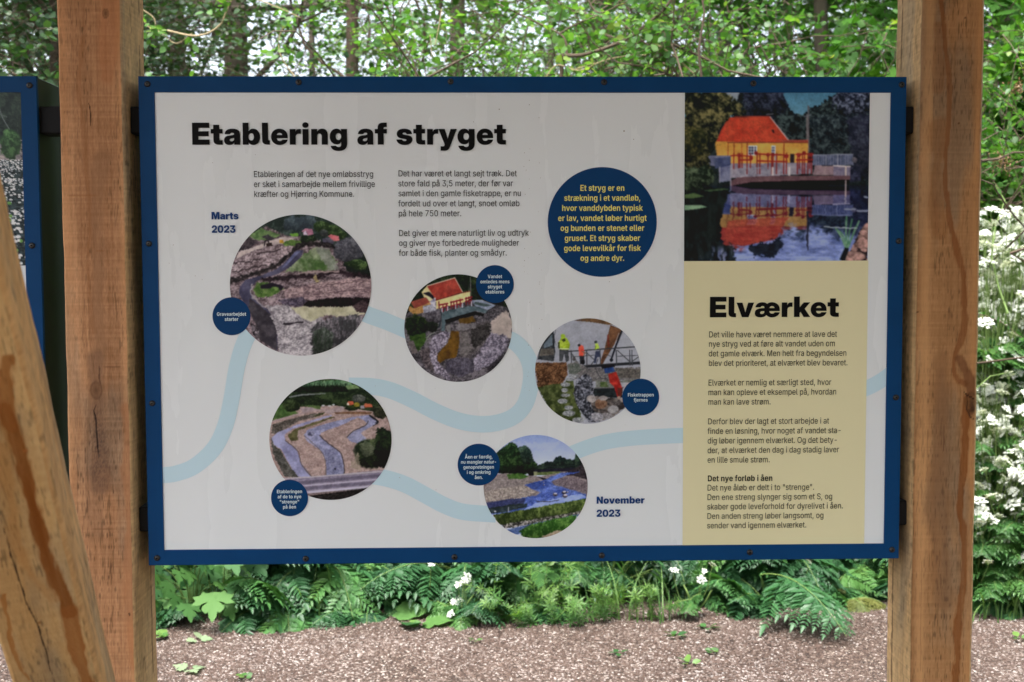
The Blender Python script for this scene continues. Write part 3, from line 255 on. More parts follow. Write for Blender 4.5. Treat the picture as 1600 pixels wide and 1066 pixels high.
# ================================================================== GROUND
def ground_mat():
    m, t, p = mat('forest_soil')
    tc = t.nodes.new('ShaderNodeTexCoord'); n1 = t.nodes.new('ShaderNodeTexNoise'); n1.inputs['Scale'].default_value = 14; n1.inputs['Detail'].default_value = 8
    t.links.new(tc.outputs['Object'], n1.inputs['Vector'])
    r = t.nodes.new('ShaderNodeValToRGB'); r.color_ramp.elements[0].position = 0.3; r.color_ramp.elements[0].color = (0.012, 0.010, 0.006, 1)
    r.color_ramp.elements[1].position = 0.72; r.color_ramp.elements[1].color = (0.045, 0.035, 0.018, 1)
    t.links.new(n1.outputs[0], r.inputs[0]); t.links.new(r.outputs[0], p.inputs['Base Color']); p.inputs['Roughness'].default_value = 0.95
    b = t.nodes.new('ShaderNodeBump'); b.inputs['Strength'].default_value = 0.8; b.inputs['Distance'].default_value = 0.03
    t.links.new(n1.outputs[0], b.inputs['Height']); t.links.new(b.outputs[0], p.inputs['Normal'])
    return m
def gravel_mat():
    m, t, p = mat('gravel_bed')
    tc = t.nodes.new('ShaderNodeTexCoord'); vo = t.nodes.new('ShaderNodeTexVoronoi'); vo.inputs['Scale'].default_value = 120
    t.links.new(tc.outputs['Object'], vo.inputs['Vector'])
    sp = t.nodes.new('ShaderNodeSeparateColor'); t.links.new(vo.outputs['Color'], sp.inputs[0])
    r = t.nodes.new('ShaderNodeValToRGB'); el = r.color_ramp.elements
    st = [(0, (0.03, 0.018, 0.012)), (0.35, (0.07, 0.042, 0.031)), (0.7, (0.11, 0.07, 0.054)), (0.9, (0.28, 0.235, 0.21)), (1, (0.6, 0.56, 0.52))]
    while len(el) < len(st): el.new(0.5)
    for e, (q, c) in zip(el, st): e.position = q; e.color = (*c, 1)
    t.links.new(sp.outputs[0], r.inputs[0])
    n2 = t.nodes.new('ShaderNodeTexNoise'); n2.inputs['Scale'].default_value = 1.6; n2.inputs['Detail'].default_value = 5; t.links.new(tc.outputs['Object'], n2.inputs['Vector'])
    r2 = t.nodes.new('ShaderNodeValToRGB'); r2.color_ramp.elements[0].position = 0.35; r2.color_ramp.elements[0].color = (0.72, 0.66, 0.6, 1); r2.color_ramp.elements[1].position = 0.65; r2.color_ramp.elements[1].color = (1.1, 1.1, 1.12, 1)
    t.links.new(n2.outputs[0], r2.inputs[0])
    mx = t.nodes.new('ShaderNodeMix'); mx.data_type = 'RGBA'; mx.blend_type = 'MULTIPLY'; mx.inputs[0].default_value = 1
    t.links.new(r.outputs[0], mx.inputs[6]); t.links.new(r2.outputs[0], mx.inputs[7]); t.links.new(mx.outputs[2], p.inputs['Base Color'])
    b = t.nodes.new('ShaderNodeBump'); b.inputs['Strength'].default_value = 1; b.inputs['Distance'].default_value = 0.012; b.invert = True
    t.links.new(vo.outputs['Distance'], b.inputs['Height']); t.links.new(b.outputs[0], p.inputs['Normal']); p.inputs['Roughness'].default_value = 0.9
    return m
def grid_xy(xs, ys, zf):
    X, Y = np.meshgrid(xs, ys); Z = zf(X, Y); nx = len(xs)
    i = (np.arange(len(ys)-1)[:, None]*nx+np.arange(nx-1)[None]).ravel()
    return np.stack([X, Y, Z], -1).reshape(-1, 3), np.stack([i, i+1, i+1+nx, i+nx], 1)
gx = np.concatenate([[-250, -120, -60, -30], np.linspace(-16, 16, 81), [30, 60, 120, 250]])
gy = np.concatenate([[-250, -120, -60, -30], np.linspace(-14, 22, 91), [30, 60, 120, 250]])
def bank(X, Y):                              # the soil rises a little behind the hedge line
    return -0.02+np.clip((Y-3.0)/6, 0, 1)*0.35+0.05*np.clip((Y-2.9)/2, 0, 1)*(fbm(X*1.3, Y*1.3, 3)-0.5)
V, F = grid_xy(gx, gy, bank)
tag(obj('ground', mesh_data('ground', V, [F], ground_mat(), smooth=True)), kind='structure')
def edge_y(x): return 2.76+0.16*(fbm(np.asarray(x)*1.1+4, np.asarray(x)*0, 5)-0.5)+0.28*np.exp(-((np.asarray(x)-1.75)/0.35)**2)
gxs = np.linspace(-14, 14, 281); rows = []
for k, f in enumerate(np.concatenate([np.linspace(0, 0.9, 30), [0.96, 1.0]])):
    e = edge_y(gxs)+0.35; y = -13+(e+13)*f
    z = 0.0+0.012*(fbm(gxs*2.1, y*2.1, 9)-0.5)*(f > 0.3)
    z = np.where(y > edge_y(gxs)+0.05, z-0.0*(y-edge_y(gxs)), z)
    rows.append(np.stack([gxs, y, z+0.004], -1))
V = np.concatenate(rows); nx = len(gxs); i = (np.arange(len(rows)-1)[:, None]*nx+np.arange(nx-1)[None]).ravel()
tag(obj('gravel_path', mesh_data('gravel_path', V, [np.stack([i, i+1, i+1+nx, i+nx], 1)], gravel_mat(), smooth=True)), kind='structure')

def stones():
    rg = np.random.default_rng(5)
    n = 100000
    x = rg.uniform(-2.7, 3.1, n); y = rg.uniform(0.9, 3.2, n)
    keep = (y < edge_y(x)+0.22*rg.random(n)) & (rg.random(n) < np.where(y > 1.75, 1, 0.45)); x, y = x[keep], y[keep]; n = len(x)
    s = 0.0022+0.0030*rg.random(n)**2.0; s = np.where(rg.random(n) < 0.006, s*2.2, s)
    base = np.array([[1, 0, 0], [-1, 0, 0], [0, 1, 0], [0, -1, 0], [0, 0, 1], [0, 0, -1.0]])
    Vt = base[None]*(1+0.5*(rg.random((n, 6, 1))-0.5))+0.35*(rg.random((n, 6, 3))-0.5)
    Vt *= np.stack([np.ones(n), 0.6+0.4*rg.random(n), 0.45+0.35*rg.random(n)], -1)[:, None]*s[:, None, None]*1.35
    a = rg.uniform(0, 2*math.pi, n); ca, sa = np.cos(a)[:, None], np.sin(a)[:, None]
    X = Vt[..., 0]*ca-Vt[..., 1]*sa; Y = Vt[..., 0]*sa+Vt[..., 1]*ca
    z0 = 0.004+0.012*(fbm(x*2.1, y*2.1, 9)-0.5)
    Vw = np.stack([X+x[:, None], Y+y[:, None], Vt[..., 2]+(z0+s*0.45)[:, None]], -1).reshape(-1, 3)
    T = np.array([[0, 2, 4], [2, 1, 4], [1, 3, 4], [3, 0, 4], [2, 0, 5], [1, 2, 5], [3, 1, 5], [0, 3, 5]])
    Fs = (np.arange(n)[:, None, None]*6+T[None]).reshape(-1, 3)
    patch = fbm(x*1.5, y*2.5, 21, 3)
    tint = np.clip(rg.random(n)*0.86+(patch-0.5)*0.5, 0, 1); tint = np.where(rg.random(n) < 0.05, 0.97, tint)
    m, t, p = mat('gravel_stone')
    at = t.nodes.new('ShaderNodeAttribute'); at.attribute_name = 'tint'; r = t.nodes.new('ShaderNodeValToRGB'); el = r.color_ramp.elements
    st = [(0, (0.03, 0.017, 0.012)), (0.2, (0.07, 0.042, 0.030)), (0.5, (0.104, 0.068, 0.052)), (0.75, (0.135, 0.098, 0.080)), (0.9, (0.19, 0.152, 0.133)), (1, (0.40, 0.365, 0.34))]
    while len(el) < len(st): el.new(0.5)
    for e, (q, c) in zip(el, st): e.position = q; e.color = (*c, 1)
    t.links.new(at.outputs['Fac'], r.inputs[0]); t.links.new(r.outputs[0], p.inputs['Base Color']); p.inputs['Roughness'].default_value = 0.8
    tag(obj('gravel_stones', mesh_data('gravel_stones', Vw, [Fs], m, attrs={'tint': np.repeat(tint, 6)})), 'loose pinkish brown gravel pebbles covering the path', 'gravel', kind='stuff')
stones()

# ================================================================== TIMBER
WOOD = painted('oak_timber', rough=0.85, spec=0.15, bump=0.5, bscale=(1, 1, 0.25), gscale=300)
def beam_grid(w, d, L, nu_front, nu_side, nv, bev=0.004):
    """perimeter (front face first, then right side, back, left side) in local x (width) / y (depth, front at 0)"""
    P = []; fid = []; U = []
    def run(a, b, n, f):
        for k in range(n):
            q = np.array(a)+(np.array(b)-np.array(a))*k/n; P.append(q); fid.append(f)
    h = w/2
    run((-h+bev, 0), (h-bev, 0), nu_front, 0); run((h-bev, 0), (h, bev), 2, 1)
    run((h, bev), (h, d-bev), nu_side, 1); run((h, d-bev), (h-bev, d), 2, 2)
    run((h-bev, d), (-h+bev, d), 8, 2); run((-h+bev, d), (-h, d-bev), 2, 3)
    run((-h, d-bev), (-h, bev), nu_side, 3); run((-h, bev), (-h+bev, 0), 2, 0)
    P = np.array(P); fid = np.array(fid); n = len(P); v = np.linspace(0, L, nv)
    i = (np.arange(nv-1)[:, None]*n); k = np.arange(n)[None]
    F = np.stack([i+k, i+(k+1) % n, i+n+(k+1) % n, i+n+k], -1).reshape(-1, 4)
    return P, fid, v, F
def paint_wood(u, v, seed, base, dark, knots, stains, cracks, gfreq=150.0, bands=()):
    """u across, v along (metres); colours as 0-255 tones; stains/cracks = (polyline [(u,v)..], width, tone, alpha)"""
    uu = u+0.006*(fbm(v*2.2, u*6, seed)-0.5)
    for (ku, kv, kr) in knots:               # the grain flows round a knot
        g = np.exp(-(((u-ku)/(kr*3))**2+((v-kv)/(kr*6))**2)); uu = uu+g*np.sign(u-ku)*kr*0.8
    g1 = fbm(uu*gfreq, v*1.6, seed+1, 4); g2 = fbm(uu*gfreq*0.22, v*0.7, seed+2, 3); g3 = vn(uu*gfreq*4, v*9, seed+3)
    ring = 0.5+0.5*np.sin(uu*gfreq*2.1+7*fbm(uu*20, v*1.1, seed+4, 2)*3)
    saw = vn(u*9, v*330, seed+5)
    fz = fbm(u*420, v*130, seed+14, 3); mot = fbm(u*28+2*fbm(u*9, v*3, seed+15), v*7, seed+16, 4)
    k = np.clip(0.16*g1+0.24*g2+0.04*ring+0.08*g3+0.12*saw+0.18*fz+0.22*mot, 0, 1); k = np.clip((k-0.32)/0.36, 0, 1)[..., None]
    c = np.array(base, float)*(1-k)+np.array(dark, float)*k
    pore = np.clip((vn(u*560, v*75, seed+17)-0.66)*5, 0, 1)*np.clip(fbm(u*30, v*6, seed+18, 3)*2-0.45, 0, 1)
    c = c*(1-0.30*pore)[..., None]
    blot = fbm(u*16, v*5, seed+6, 3)
    c = c*(1+0.16*(blot-0.5))[..., None]
    gre = np.clip((fbm(u*14, v*3.2, seed+20, 4)-0.56)*6, 0, 1)[..., None]*0.35; c = c*(1-gre)+(c.mean(-1, keepdims=True)*np.array([0.86, 0.82, 0.76]))*gre
    for (u0, u1, tone, a) in bands:          # sapwood / heartwood bands along the beam
        wob = u+0.012*(fbm(v*1.7, u*0, seed+8)-0.5)
        m = np.clip((wob-u0)/0.012, 0, 1)*np.clip((u1-wob)/0.012, 0, 1)*a
        c = c*(1-m[..., None])+np.array(tone, float)*(0.9+0.2*g1[..., None])*m[..., None]
    for pts, wd_, tone, a in stains:
        D, t = seg_dist(u+0.014*(fbm(u*50, v*11, seed+9, 5)-0.5)+0.004*(vn(u*300, v*60, seed+19)-0.5), v, smooth_line(pts))
        ww = wd_*(0.55+1.3*(fbm(v*12, u*8+3, seed+10, 4)-0.3))
        crisp = 0.16 if a > 0.6 else 0.4
        m = np.clip((ww-D)/(wd_*crisp)+0.4, 0, 1)*a*(0.55+0.7*fbm(u*110, v*7, seed+11))
        rim = np.exp(-((D-ww*1.1)/(wd_*0.14))**2)*0.35*a
        m = np.clip(np.maximum(m, rim), 0, 1)[..., None]; c = c*(1-m)+np.array(tone, float)*m
    for (ku, kv, kr) in knots:
        r = np.hypot((u-ku)/kr, (v-kv)/(kr*1.5))+0.3*(fbm(u*90, v*60, seed+12)-0.5)
        m = np.clip(1.15-r, 0, 1)[..., None]*0.75; c = c*(1-m)+np.array(dark)*0.62*m
        m = (np.exp(-((r-1)/0.16)**2)*0.4)[..., None]; c = c*(1-m)+np.array(dark)*0.5*m
    for pts, wd_, tone, a in cracks:
        D, t = seg_dist(u+0.004*(fbm(v*30, u*0, seed+13)-0.5), v, pts)
        taper = np.clip(np.minimum(t, 1-t)*5, 0.25, 1)
        m = (np.clip((wd_*taper-D)/(wd_*0.5)+0.5, 0, 1)*a)[..., None]; c = c*(1-m)+np.array(tone, float)*m
    return ink(np.clip(c*np.array([1.07, 1.06, 1.04]), 6, 250))

def post(name, x0, x1, yf, depth, ztop, front, side, label, group):
    w = x1-x0; xc = (x0+x1)/2
    P, fid, v, F = beam_grid(w, depth, ztop, 84, 24, 760)
    n = len(P); Uu = np.broadcast_to(P[None, :, 0], (len(v), n)).copy(); Yy = np.broadcast_to(P[None, :, 1], (len(v), n)).copy(); Vv = np.broadcast_to(v[:, None], (len(v), n)).copy()
    # slightly rough sawn arrises
    wob = 0.0016*(fbm(Vv*11, Uu*0+xc, 71)-0.5)*2
    Uo = Uu+np.where(np.abs(Uu) > w/2-0.006, wob*np.sign(Uu), 0)
    col = np.zeros((len(v), n, 3))
    for f in range(4):
        s = fid == f
        if f in (0, 2): col[:, s] = front(Uu[:, s]+xc, Vv[:, s])
        else: col[:, s] = side(Yy[:, s], Vv[:, s], f)
    Vt = np.stack([Uo+xc, Yy+yf, Vv], -1).reshape(-1, 3)
    top = np.arange(n)[None]+(len(v)-1)*n
    o = obj(name, mesh_data(name, Vt, [F], WOOD, colors=col.reshape(-1, 3), smooth=True))
    tag(o, label, 'post', group)
    return o
PY = -0.03
def q_(pts): return [(W(x, y, PY)[0], W(x, y, PY)[2]) for x, y in pts]
def w_(px): return px/724.0
def left_front(u, v):
    kn = [(W(150, 610, PY)[0], W(150, 610, PY)[2], 0.012), (W(165, 21, PY)[0], W(165, 21, PY)[2], 0.006)]
    st = [(q_([(128, 60), (125, 140), (136, 260), (140, 330), (138, 420), (146, 520)]), w_(4), (112, 74, 48), 0.45),
          (q_([(160, 250), (150, 330), (154, 400), (152, 470), (156, 540)]), w_(13), (104, 76, 56), 0.5),
          (q_([(150, 560), (152, 640), (160, 700), (158, 760)]), w_(14), (88, 66, 52), 0.55),
          (q_([(175, 0), (172, 60), (170, 120)]), w_(16), (136, 88, 58), 0.5),
          (q_([(196, 640), (200, 760), (204, 900), (208, 1040)]), w_(10), (122, 76, 48), 0.45),
          (q_([(150, 690), (146, 760), (150, 830)]), w_(17), (86, 66, 54), 0.25)]
    cr = [(q_([(138, 160), (141, 168), (141, 198)]), w_(0.9), (44, 28, 20), 0.9), (q_([(141, 174), (120, 174), (100, 175)]), w_(0.5), (84, 54, 36), 0.7),
          (q_([(150, 632), (146, 642), (150, 660), (152, 690), (154, 716)]), w_(1.3), (32, 22, 18), 0.95), (q_([(156, 570), (155, 590), (158, 602)]), w_(0.8), (60, 40, 30), 0.8),
          (q_([(95, 232), (190, 233)]), w_(0.5), (110, 74, 48), 0.5), (q_([(90, 305), (196, 307)]), w_(0.5), (110, 72, 46), 0.5), (q_([(150, 392), (195, 394)]), w_(0.5), (110, 72, 46), 0.55),
          (q_([(140, 572), (196, 574)]), w_(0.6), (84, 56, 40), 0.6), (q_([(130, 826), (200, 828)]), w_(0.6), (96, 66, 46), 0.6), (q_([(200, 958), (203, 962)]), w_(1.5), (60, 40, 28), 0.8)]
    b = [(-1.0, -0.965, (168, 124, 88), 0.35), (-0.872, -0.85, (172, 128, 88), 0.4)]
    c = paint_wood(u, v, 11, (158, 120, 89), (116, 82, 57), kn, st, cr, 170, b)
    m = np.clip(1-np.hypot((u-kn[0][0]-0.005)/0.03, (v-kn[0][1]+0.13)/0.14), 0, 1)*np.clip((vn(u*420, v*420, 5)-0.35)*2.2, 0, 1)*0.75
    return c*(1-m[..., None])+ink((62, 50, 44))*m[..., None]
def pale_side(y, v, f):
    c = paint_wood(y, v, 23+f, (176, 146, 106), (128, 104, 74), [], [([(0.09, 0), (0.1, 1.2), (0.1, 2.5)], 0.02, (118, 100, 74), 0.3)],
                   [([(0.125, 0.2), (0.122, 0.9), (0.124, 1.6), (0.12, 2.4)], 0.0012, (58, 44, 32), 0.85)], 120)
    return c
def right_front(u, v):
    kn = [(W(1517, 628, PY)[0], W(1517, 628, PY)[2], 0.013)]
    st = [(q_([(1474, 0), (1476, 60), (1482, 110), (1484, 160), (1479, 230), (1477, 280), (1486, 340), (1494, 380), (1505, 430), (1508, 480), (1506, 520), (1492, 560), (1496, 590), (1508, 600)]), w_(5), (92, 54, 28), 0.68),
          (q_([(1468, 200), (1462, 300), (1470, 360)]), w_(16), (104, 68, 40), 0.5),
          (q_([(1470, 560), (1468, 700), (1466, 820), (1474, 940)]), w_(18), (96, 68, 46), 0.5),
          (q_([(1512, 620), (1507, 690), (1505, 740), (1500, 790), (1506, 840), (1505, 900), (1497, 970), (1494, 1066)]), w_(6), (92, 52, 24), 0.75),
          (q_([(1500, 560), (1512, 590), (1519, 612)]), w_(9), (76, 46, 28), 0.7),
          (q_([(1468, 40), (1466, 140)]), w_(8), (100, 64, 38), 0.4)]
    cr = [(q_([(1506, 612), (1512, 618), (1520, 622), (1526, 626)]), w_(1.2), (40, 26, 18), 0.95), (q_([(1512, 618), (1510, 640), (1516, 652), (1524, 656)]), w_(1.0), (52, 34, 22), 0.9),
          (q_([(1475, 664), (1475, 690), (1474, 712)]), w_(0.7), (66, 46, 32), 0.7), (q_([(1496, 192), (1500, 193)]), w_(1.2), (60, 36, 20), 0.8), (q_([(1438, 490), (1430, 486)]), w_(0.9), (60, 40, 26), 0.8), (q_([(1507, 28), (1508, 29)]), w_(1.6), (40, 26, 18), 0.8),
          (q_([(1440, 860), (1439, 960), (1438, 1066)]), w_(0.6), (110, 80, 52), 0.6)]
    b = [(0.85, 0.885, (158, 120, 82), 0.5), (0.962, 0.99, (152, 110, 70), 0.45)]
    c = paint_wood(u, v, 37, (142, 106, 72), (112, 80, 52), kn, st, cr, 150, b)
    xe, ze = W(1520, 638, PY)[0], W(1520, 638, PY)[2]
    m = np.clip(1.3-np.hypot((u-xe)/0.009, (v-ze)/0.022)-0.6*(vn(u*200, v*200, 8)-0.4), 0, 1)*0.85
    return c*(1-m[..., None])+ink((48, 32, 24))*m[..., None]
post('oak_post', -0.989, -0.853, PY, 0.157, 2.62, left_front, pale_side, 'reddish brown oak post left of the large info board, with a dark knot and crack', 'oak posts beside the info board')
post('oak_post', 0.852, 0.987, PY, 0.157, 2.62, right_front, pale_side, 'tan oak post right of the large info board, with long brown resin streak', 'oak posts beside the info board')

# slanted strut, leaning up towards the viewer from the foot of the left post
SK, SX = 0.72, 0.09078; SW, SDp = 0.10905, 0.135
sdir = np.array([SX, -SK, 1.0]); slen = 2.25*np.linalg.norm(sdir); sdir /= np.linalg.norm(sdir)
snrm = np.array([0, -1.0, -SK]); snrm -= sdir*(snrm@sdir); snrm /= np.linalg.norm(snrm)
slat = np.cross(sdir, snrm); slat = slat if slat[0] > 0 else -slat
_yw = math.radians(16); snrm, slat = snrm*math.cos(_yw)+slat*math.sin(_yw), slat*math.cos(_yw)-snrm*math.sin(_yw)   # turned a little towards the path
S0 = np.array([-0.68022-SX*0.95, -0.92+SK*0.95, 0.05])          # front face axis near the ground
def sq(pts):
    o = []
    for x, y in pts:
        h = plane_hit(x, y, S0, snrm)-S0; o.append((h@slat, h@sdir))
    return o
def strut():
    P, fid, v, F = beam_grid(SW, SDp, slen, 84, 20, 760, 0.005)
    n = len(P); Uu = np.broadcast_to(P[None, :, 0], (len(v), n)); Yy = np.broadcast_to(P[None, :, 1], (len(v), n)); Vv = np.broadcast_to(v[:, None], (len(v), n))
    e = 0.1393/165
    st = [(sq([(2, 640), (22, 690), (40, 740), (52, 790), (66, 840), (82, 890), (98, 930), (106, 960)]), 11*e, (92, 52, 20), 0.92),
          (sq([(14, 560), (6, 600), (8, 640), (14, 670)]), 8*e, (104, 62, 28), 0.8),
          (sq([(-4, 700), (14, 790), (20, 840), (38, 880), (62, 910), (86, 938)]), 10*e, (128, 90, 50), 0.45),
          (sq([(106, 955), (116, 1000), (132, 1050), (142, 1090)]), 13*e, (108, 66, 32), 0.8),
          (sq([(2, 930), (12, 975), (24, 1020), (46, 1062)]), 4*e, (116, 74, 36), 0.75),
          (sq([(60, 560), (90, 660), (104, 720)]), 4*e, (118, 90, 54), 0.35),
          (sq([(100, 740), (112, 800), (128, 860), (146, 930), (158, 1000)]), 10*e, (118, 98, 72), 0.55)]
    cr = [(sq([(0, 808), (14, 850), (28, 900), (42, 945), (58, 976), (68, 1006), (78, 1040), (88, 1075)]), 1.0*e, (34, 22, 16), 0.95),
          (sq([(92, 702), (96, 724), (98, 740), (100, 752)]), 2.6*e, (70, 44, 26), 0.9), (sq([(92, 702), (94, 690)]), 1.0*e, (60, 40, 26), 0.9),
          (sq([(102, 740), (108, 752), (106, 768), (110, 782)]), 1.6*e, (84, 62, 42), 0.8), (sq([(104, 820), (110, 850), (112, 866)]), 0.8*e, (96, 74, 50), 0.7),
          (sq([(150, 1005), (152, 1012)]), 1.6*e, (70, 48, 30), 0.8), (sq([(34, 704), (42, 704)]), 2.0*e, (120, 72, 36), 0.8), (sq([(58, 972), (63, 973)]), 2.4*e, (96, 60, 34), 0.9)]
    kn = [(sq([(104, 735)])[0][0], sq([(104, 735)])[0][1], 0.006)]
    col = paint_wood(Uu, Vv, 51, (150, 124, 86), (130, 102, 66), kn, st, cr, 90, [])
    sd_ = fid != 0
    col[:, sd_] = paint_wood(Yy[:, sd_], Vv[:, sd_], 57, (180, 146, 102), (140, 106, 68), [], [], [], 110)
    Uo = Uu+np.where(np.abs(Uu) > SW/2-0.007, 0.002*(fbm(Vv*9, Uu*0, 5)-0.5)*2*np.sign(Uu), 0)
    Vt = S0+Uo[..., None]*slat+Vv[..., None]*sdir-Yy[..., None]*snrm
    low = Vt[..., 2].min()
    o = obj('slanted_strut', mesh_data('slanted_strut', Vt.reshape(-1, 3), [F], WOOD, colors=col.reshape(-1, 3), smooth=True))
    tag(o, 'pale slanted oak strut with brown stain streaks crossing in front of the left post', 'timber strut')
strut()

# roof of the shelter: it shades the boards
roof = tag(empty('shelter_roof', (0, -1.2, 2.5)), 'wooden shelter roof carried by the oak posts above the boards', 'roof')
RW = plain('roof_planks', (0.22, 0.15, 0.09), 0.8, 0.2, var=0.3, scale=9)
mb = MB(); mb.box((-3.3, -0.06, 2.62), (4.2, 0.15, 2.78)); part('beam', mb.mesh('beam', RW), roof)
mb = MB()
RY0, RY1 = -2.9, 0.42
for k in range(26):
    y0 = RY0+(RY1-RY0)*k/26; y1 = RY0+(RY1-RY0)*(k+1)/26-0.004
    zz = lambda y: 2.80+0.10*(RY1-y)
    mb.add([(x, y, zz(y)+dz) for dz in (0, 0.03) for x, y in ((-3.4, y0), (4.4, y0), (4.4, y1), (-3.4, y1))], [[[3, 2, 1, 0], [4, 5, 6, 7], [0, 1, 5, 4], [1, 2, 6, 5], [2, 3, 7, 6], [3, 0, 4, 7]]])
part('roof_boards', mb.mesh('roof_boards', RW), roof)
# ================================================================== INFO BOARDS
BX0, BX1, BZ0, BZ1 = -0.83, 0.83, 0.96515, 2.02654
M_BLUE = plain('blue_enamel', ink((3, 50, 88))*0.95, 0.45, 0.12, var=0.14, scale=14)
M_WHITE = plain('white_print', (0.84, 0.86, 0.86), 0.24, 0.5, var=0.012, scale=3)
def smears(m):                              # rain streaks and dust: the gloss varies over the panel
    t = m.node_tree; p = t.nodes['Principled BSDF']; tc = t.nodes.new('ShaderNodeTexCoord'); mp = t.nodes.new('ShaderNodeMapping'); mp.inputs['Scale'].default_value = (9, 1, 1.6)
    n1 = t.nodes.new('ShaderNodeTexNoise'); n1.inputs['Scale'].default_value = 1.0; n1.inputs['Detail'].default_value = 6
    r = t.nodes.new('ShaderNodeMapRange'); r.inputs[1].default_value = 0.35; r.inputs[2].default_value = 0.7; r.inputs[3].default_value = 0.2; r.inputs[4].default_value = 0.33
    t.links.new(tc.outputs['Object'], mp.inputs[0]); t.links.new(mp.outputs[0], n1.inputs['Vector']); t.links.new(n1.outputs[0], r.inputs[0]); t.links.new(r.outputs[0], p.inputs['Roughness'])
    n2 = t.nodes.new('ShaderNodeTexNoise'); n2.inputs['Scale'].default_value = 3.5; n2.inputs['Detail'].default_value = 1; b = t.nodes.new('ShaderNodeBump'); b.inputs['Strength'].default_value = 0.25; b.inputs['Distance'].default_value = 0.02
    t.links.new(tc.outputs['Object'], n2.inputs['Vector']); t.links.new(n2.outputs[0], b.inputs['Height']); t.links.new(b.outputs[0], p.inputs['Normal'])
smears(M_WHITE)
M_CASE = plain('dark_green_case', (0.012, 0.02, 0.014), 0.55, 0.35, var=0.2, scale=8)
M_BLACK = plain('black_steel', (0.008, 0.008, 0.009), 0.6, 0.2, var=0.15, scale=50)
M_SCREW = plain('black_screw', (0.015, 0.014, 0.014), 0.32, 0.6, var=0.2, scale=300)
M_SLOT = plain('screw_recess', (0.002, 0.002, 0.002), 0.9, 0.1)
M_INKK = plain('black_ink', ink((16, 15, 15)), 0.45, 0.08, var=0.02)
M_INKN = plain('navy_ink', ink((22, 50, 92)), 0.36, 0.08, var=0.02)
M_INKD = plain('blue_ink', ink((2, 46, 82)), 0.36, 0.12, var=0.03, scale=40)
M_INKY = plain('yellow_ink', ink((206, 178, 92)), 0.36, 0.22, var=0.03)
M_INKW = plain('white_ink', ink((170, 184, 196)), 0.36, 0.22, var=0.03)
M_RIV = plain('pale_blue_ink', ink((158, 178, 188)), 0.3, 0.3, var=0.015, scale=4)
M_CREAM = plain('cream_ink', ink((184, 176, 140)), 0.3, 0.3, var=0.012, scale=4)
M_PHOTO = painted('photo_print', 0.32, 0.22)
M_DIRT = plain('dirt', (0.3, 0.24, 0.17), 0.8, 0.2, var=0.3, scale=400)

def quad_mesh(name, pts, y, m):
    V = [(x, y, z) for x, z in pts]
    return mesh_data(name, V, [[list(range(len(V)))]], m)
def frame_mesh(x0, x1, z0, z1, w, yf, yb, name, m):
    mb = MB(); o = [(x0, z0), (x1, z0), (x1, z1), (x0, z1)]; i = [(x0+w, z0+w), (x1-w, z0+w), (x1-w, z1-w), (x0+w, z1-w)]
    e = 0.0012
    oi = [(x0+e, z0+e), (x1-e, z0+e), (x1-e, z1-e), (x0+e, z1-e)]
    V = [(x, yf+e, z) for x, z in o]+[(x, yf, z) for x, z in oi]+[(x, yf, z) for x, z in i]+[(x, yb, z) for x, z in i]+[(x, yb, z) for x, z in o]
    q = []
    for k in range(4):
        j = (k+1) % 4
        q += [[k, j, 4+j, 4+k], [4+k, 4+j, 8+j, 8+k], [8+k, 8+j, 12+j, 12+k], [16+k, 16+j, j, k]]
    mb.add(V, [q]); return mb.mesh(name, m)
def screw_meshes():
    n = 20; V = []; prof = [(0.0066, 0.0), (0.0066, -0.0012), (0.0055, -0.0030), (0.0040, -0.0040), (0.0024, -0.0043)]
    for r, y in prof: V += [(r*math.cos(2*math.pi*k/n), y, r*math.sin(2*math.pi*k/n)) for k in range(n)]
    q = [[j*n+k, j*n+(k+1) % n, (j+1)*n+(k+1) % n, (j+1)*n+k] for j in range(len(prof)-1) for k in range(n)]
    head = mesh_data('screw', V, [q, [[(len(prof)-1)*n+k for k in range(n)]]], M_SCREW, smooth=False)
    r = 0.0021; V = [(r*math.cos(math.pi/3*k), -0.0045, r*math.sin(math.pi/3*k)) for k in range(6)]
    return head, mesh_data('screw_recess', V, [[[0, 1, 2, 3, 4, 5]]], M_SLOT)
SCREW, RECESS = screw_meshes()
def board(label, x0, x1, z0, z1, screws, brackets):
    root = tag(empty('info_board', ((x0+x1)/2, 0, z0)), label, 'info board', 'blue framed info boards')
    mb = MB(); mb.box((x0+0.001, 0.007, z0+0.001), (x1-0.001, 0.150, z1-0.001), 0.002)
    part('case', mb.mesh('case', M_CASE), root)
    mb = MB(); mb.box((x0+0.02, 0.0, z0+0.02), (x1-0.02, 0.004, z1-0.02)); part('panel', mb.mesh('panel', M_WHITE), root)
    part('frame', frame_mesh(x0, x1, z0, z1, 0.034, -0.0030, 0.006, 'frame', M_BLUE), root)
    for x, z in screws:
        s = obj('screw', SCREW, root); s.location = Vector((x, -0.003, z))-root.location; s.rotation_euler = (0, (x*37.1) % 1.0, 0)
        r = obj('recess', RECESS, s)
    for (a, b, c, d) in brackets:
        mb = MB(); mb.box((a, 0.012, c), (b, 0.072, d), 0.003); part('bracket', mb.mesh('bracket', M_BLACK), root)
    return root
def z_(y): return W(800, y)[2]
scr = []
for x, y in [(231, 132), (467, 129), (704, 128), (943.5, 129), (1176.5, 131), (1408, 133), (246, 871.5), (478, 872.5), (710, 870), (940, 867.5), (1171, 862.5), (1393, 858.5), (233.5, 381), (238.5, 630), (1403.5, 377), (1399, 621)]:
    p = W(x, y); scr.append((float(p[0]), float(p[2])))
bz = [(W(210, 208)[2], W(210, 165)[2]), (W(220, 833)[2], W(220, 794)[2])]
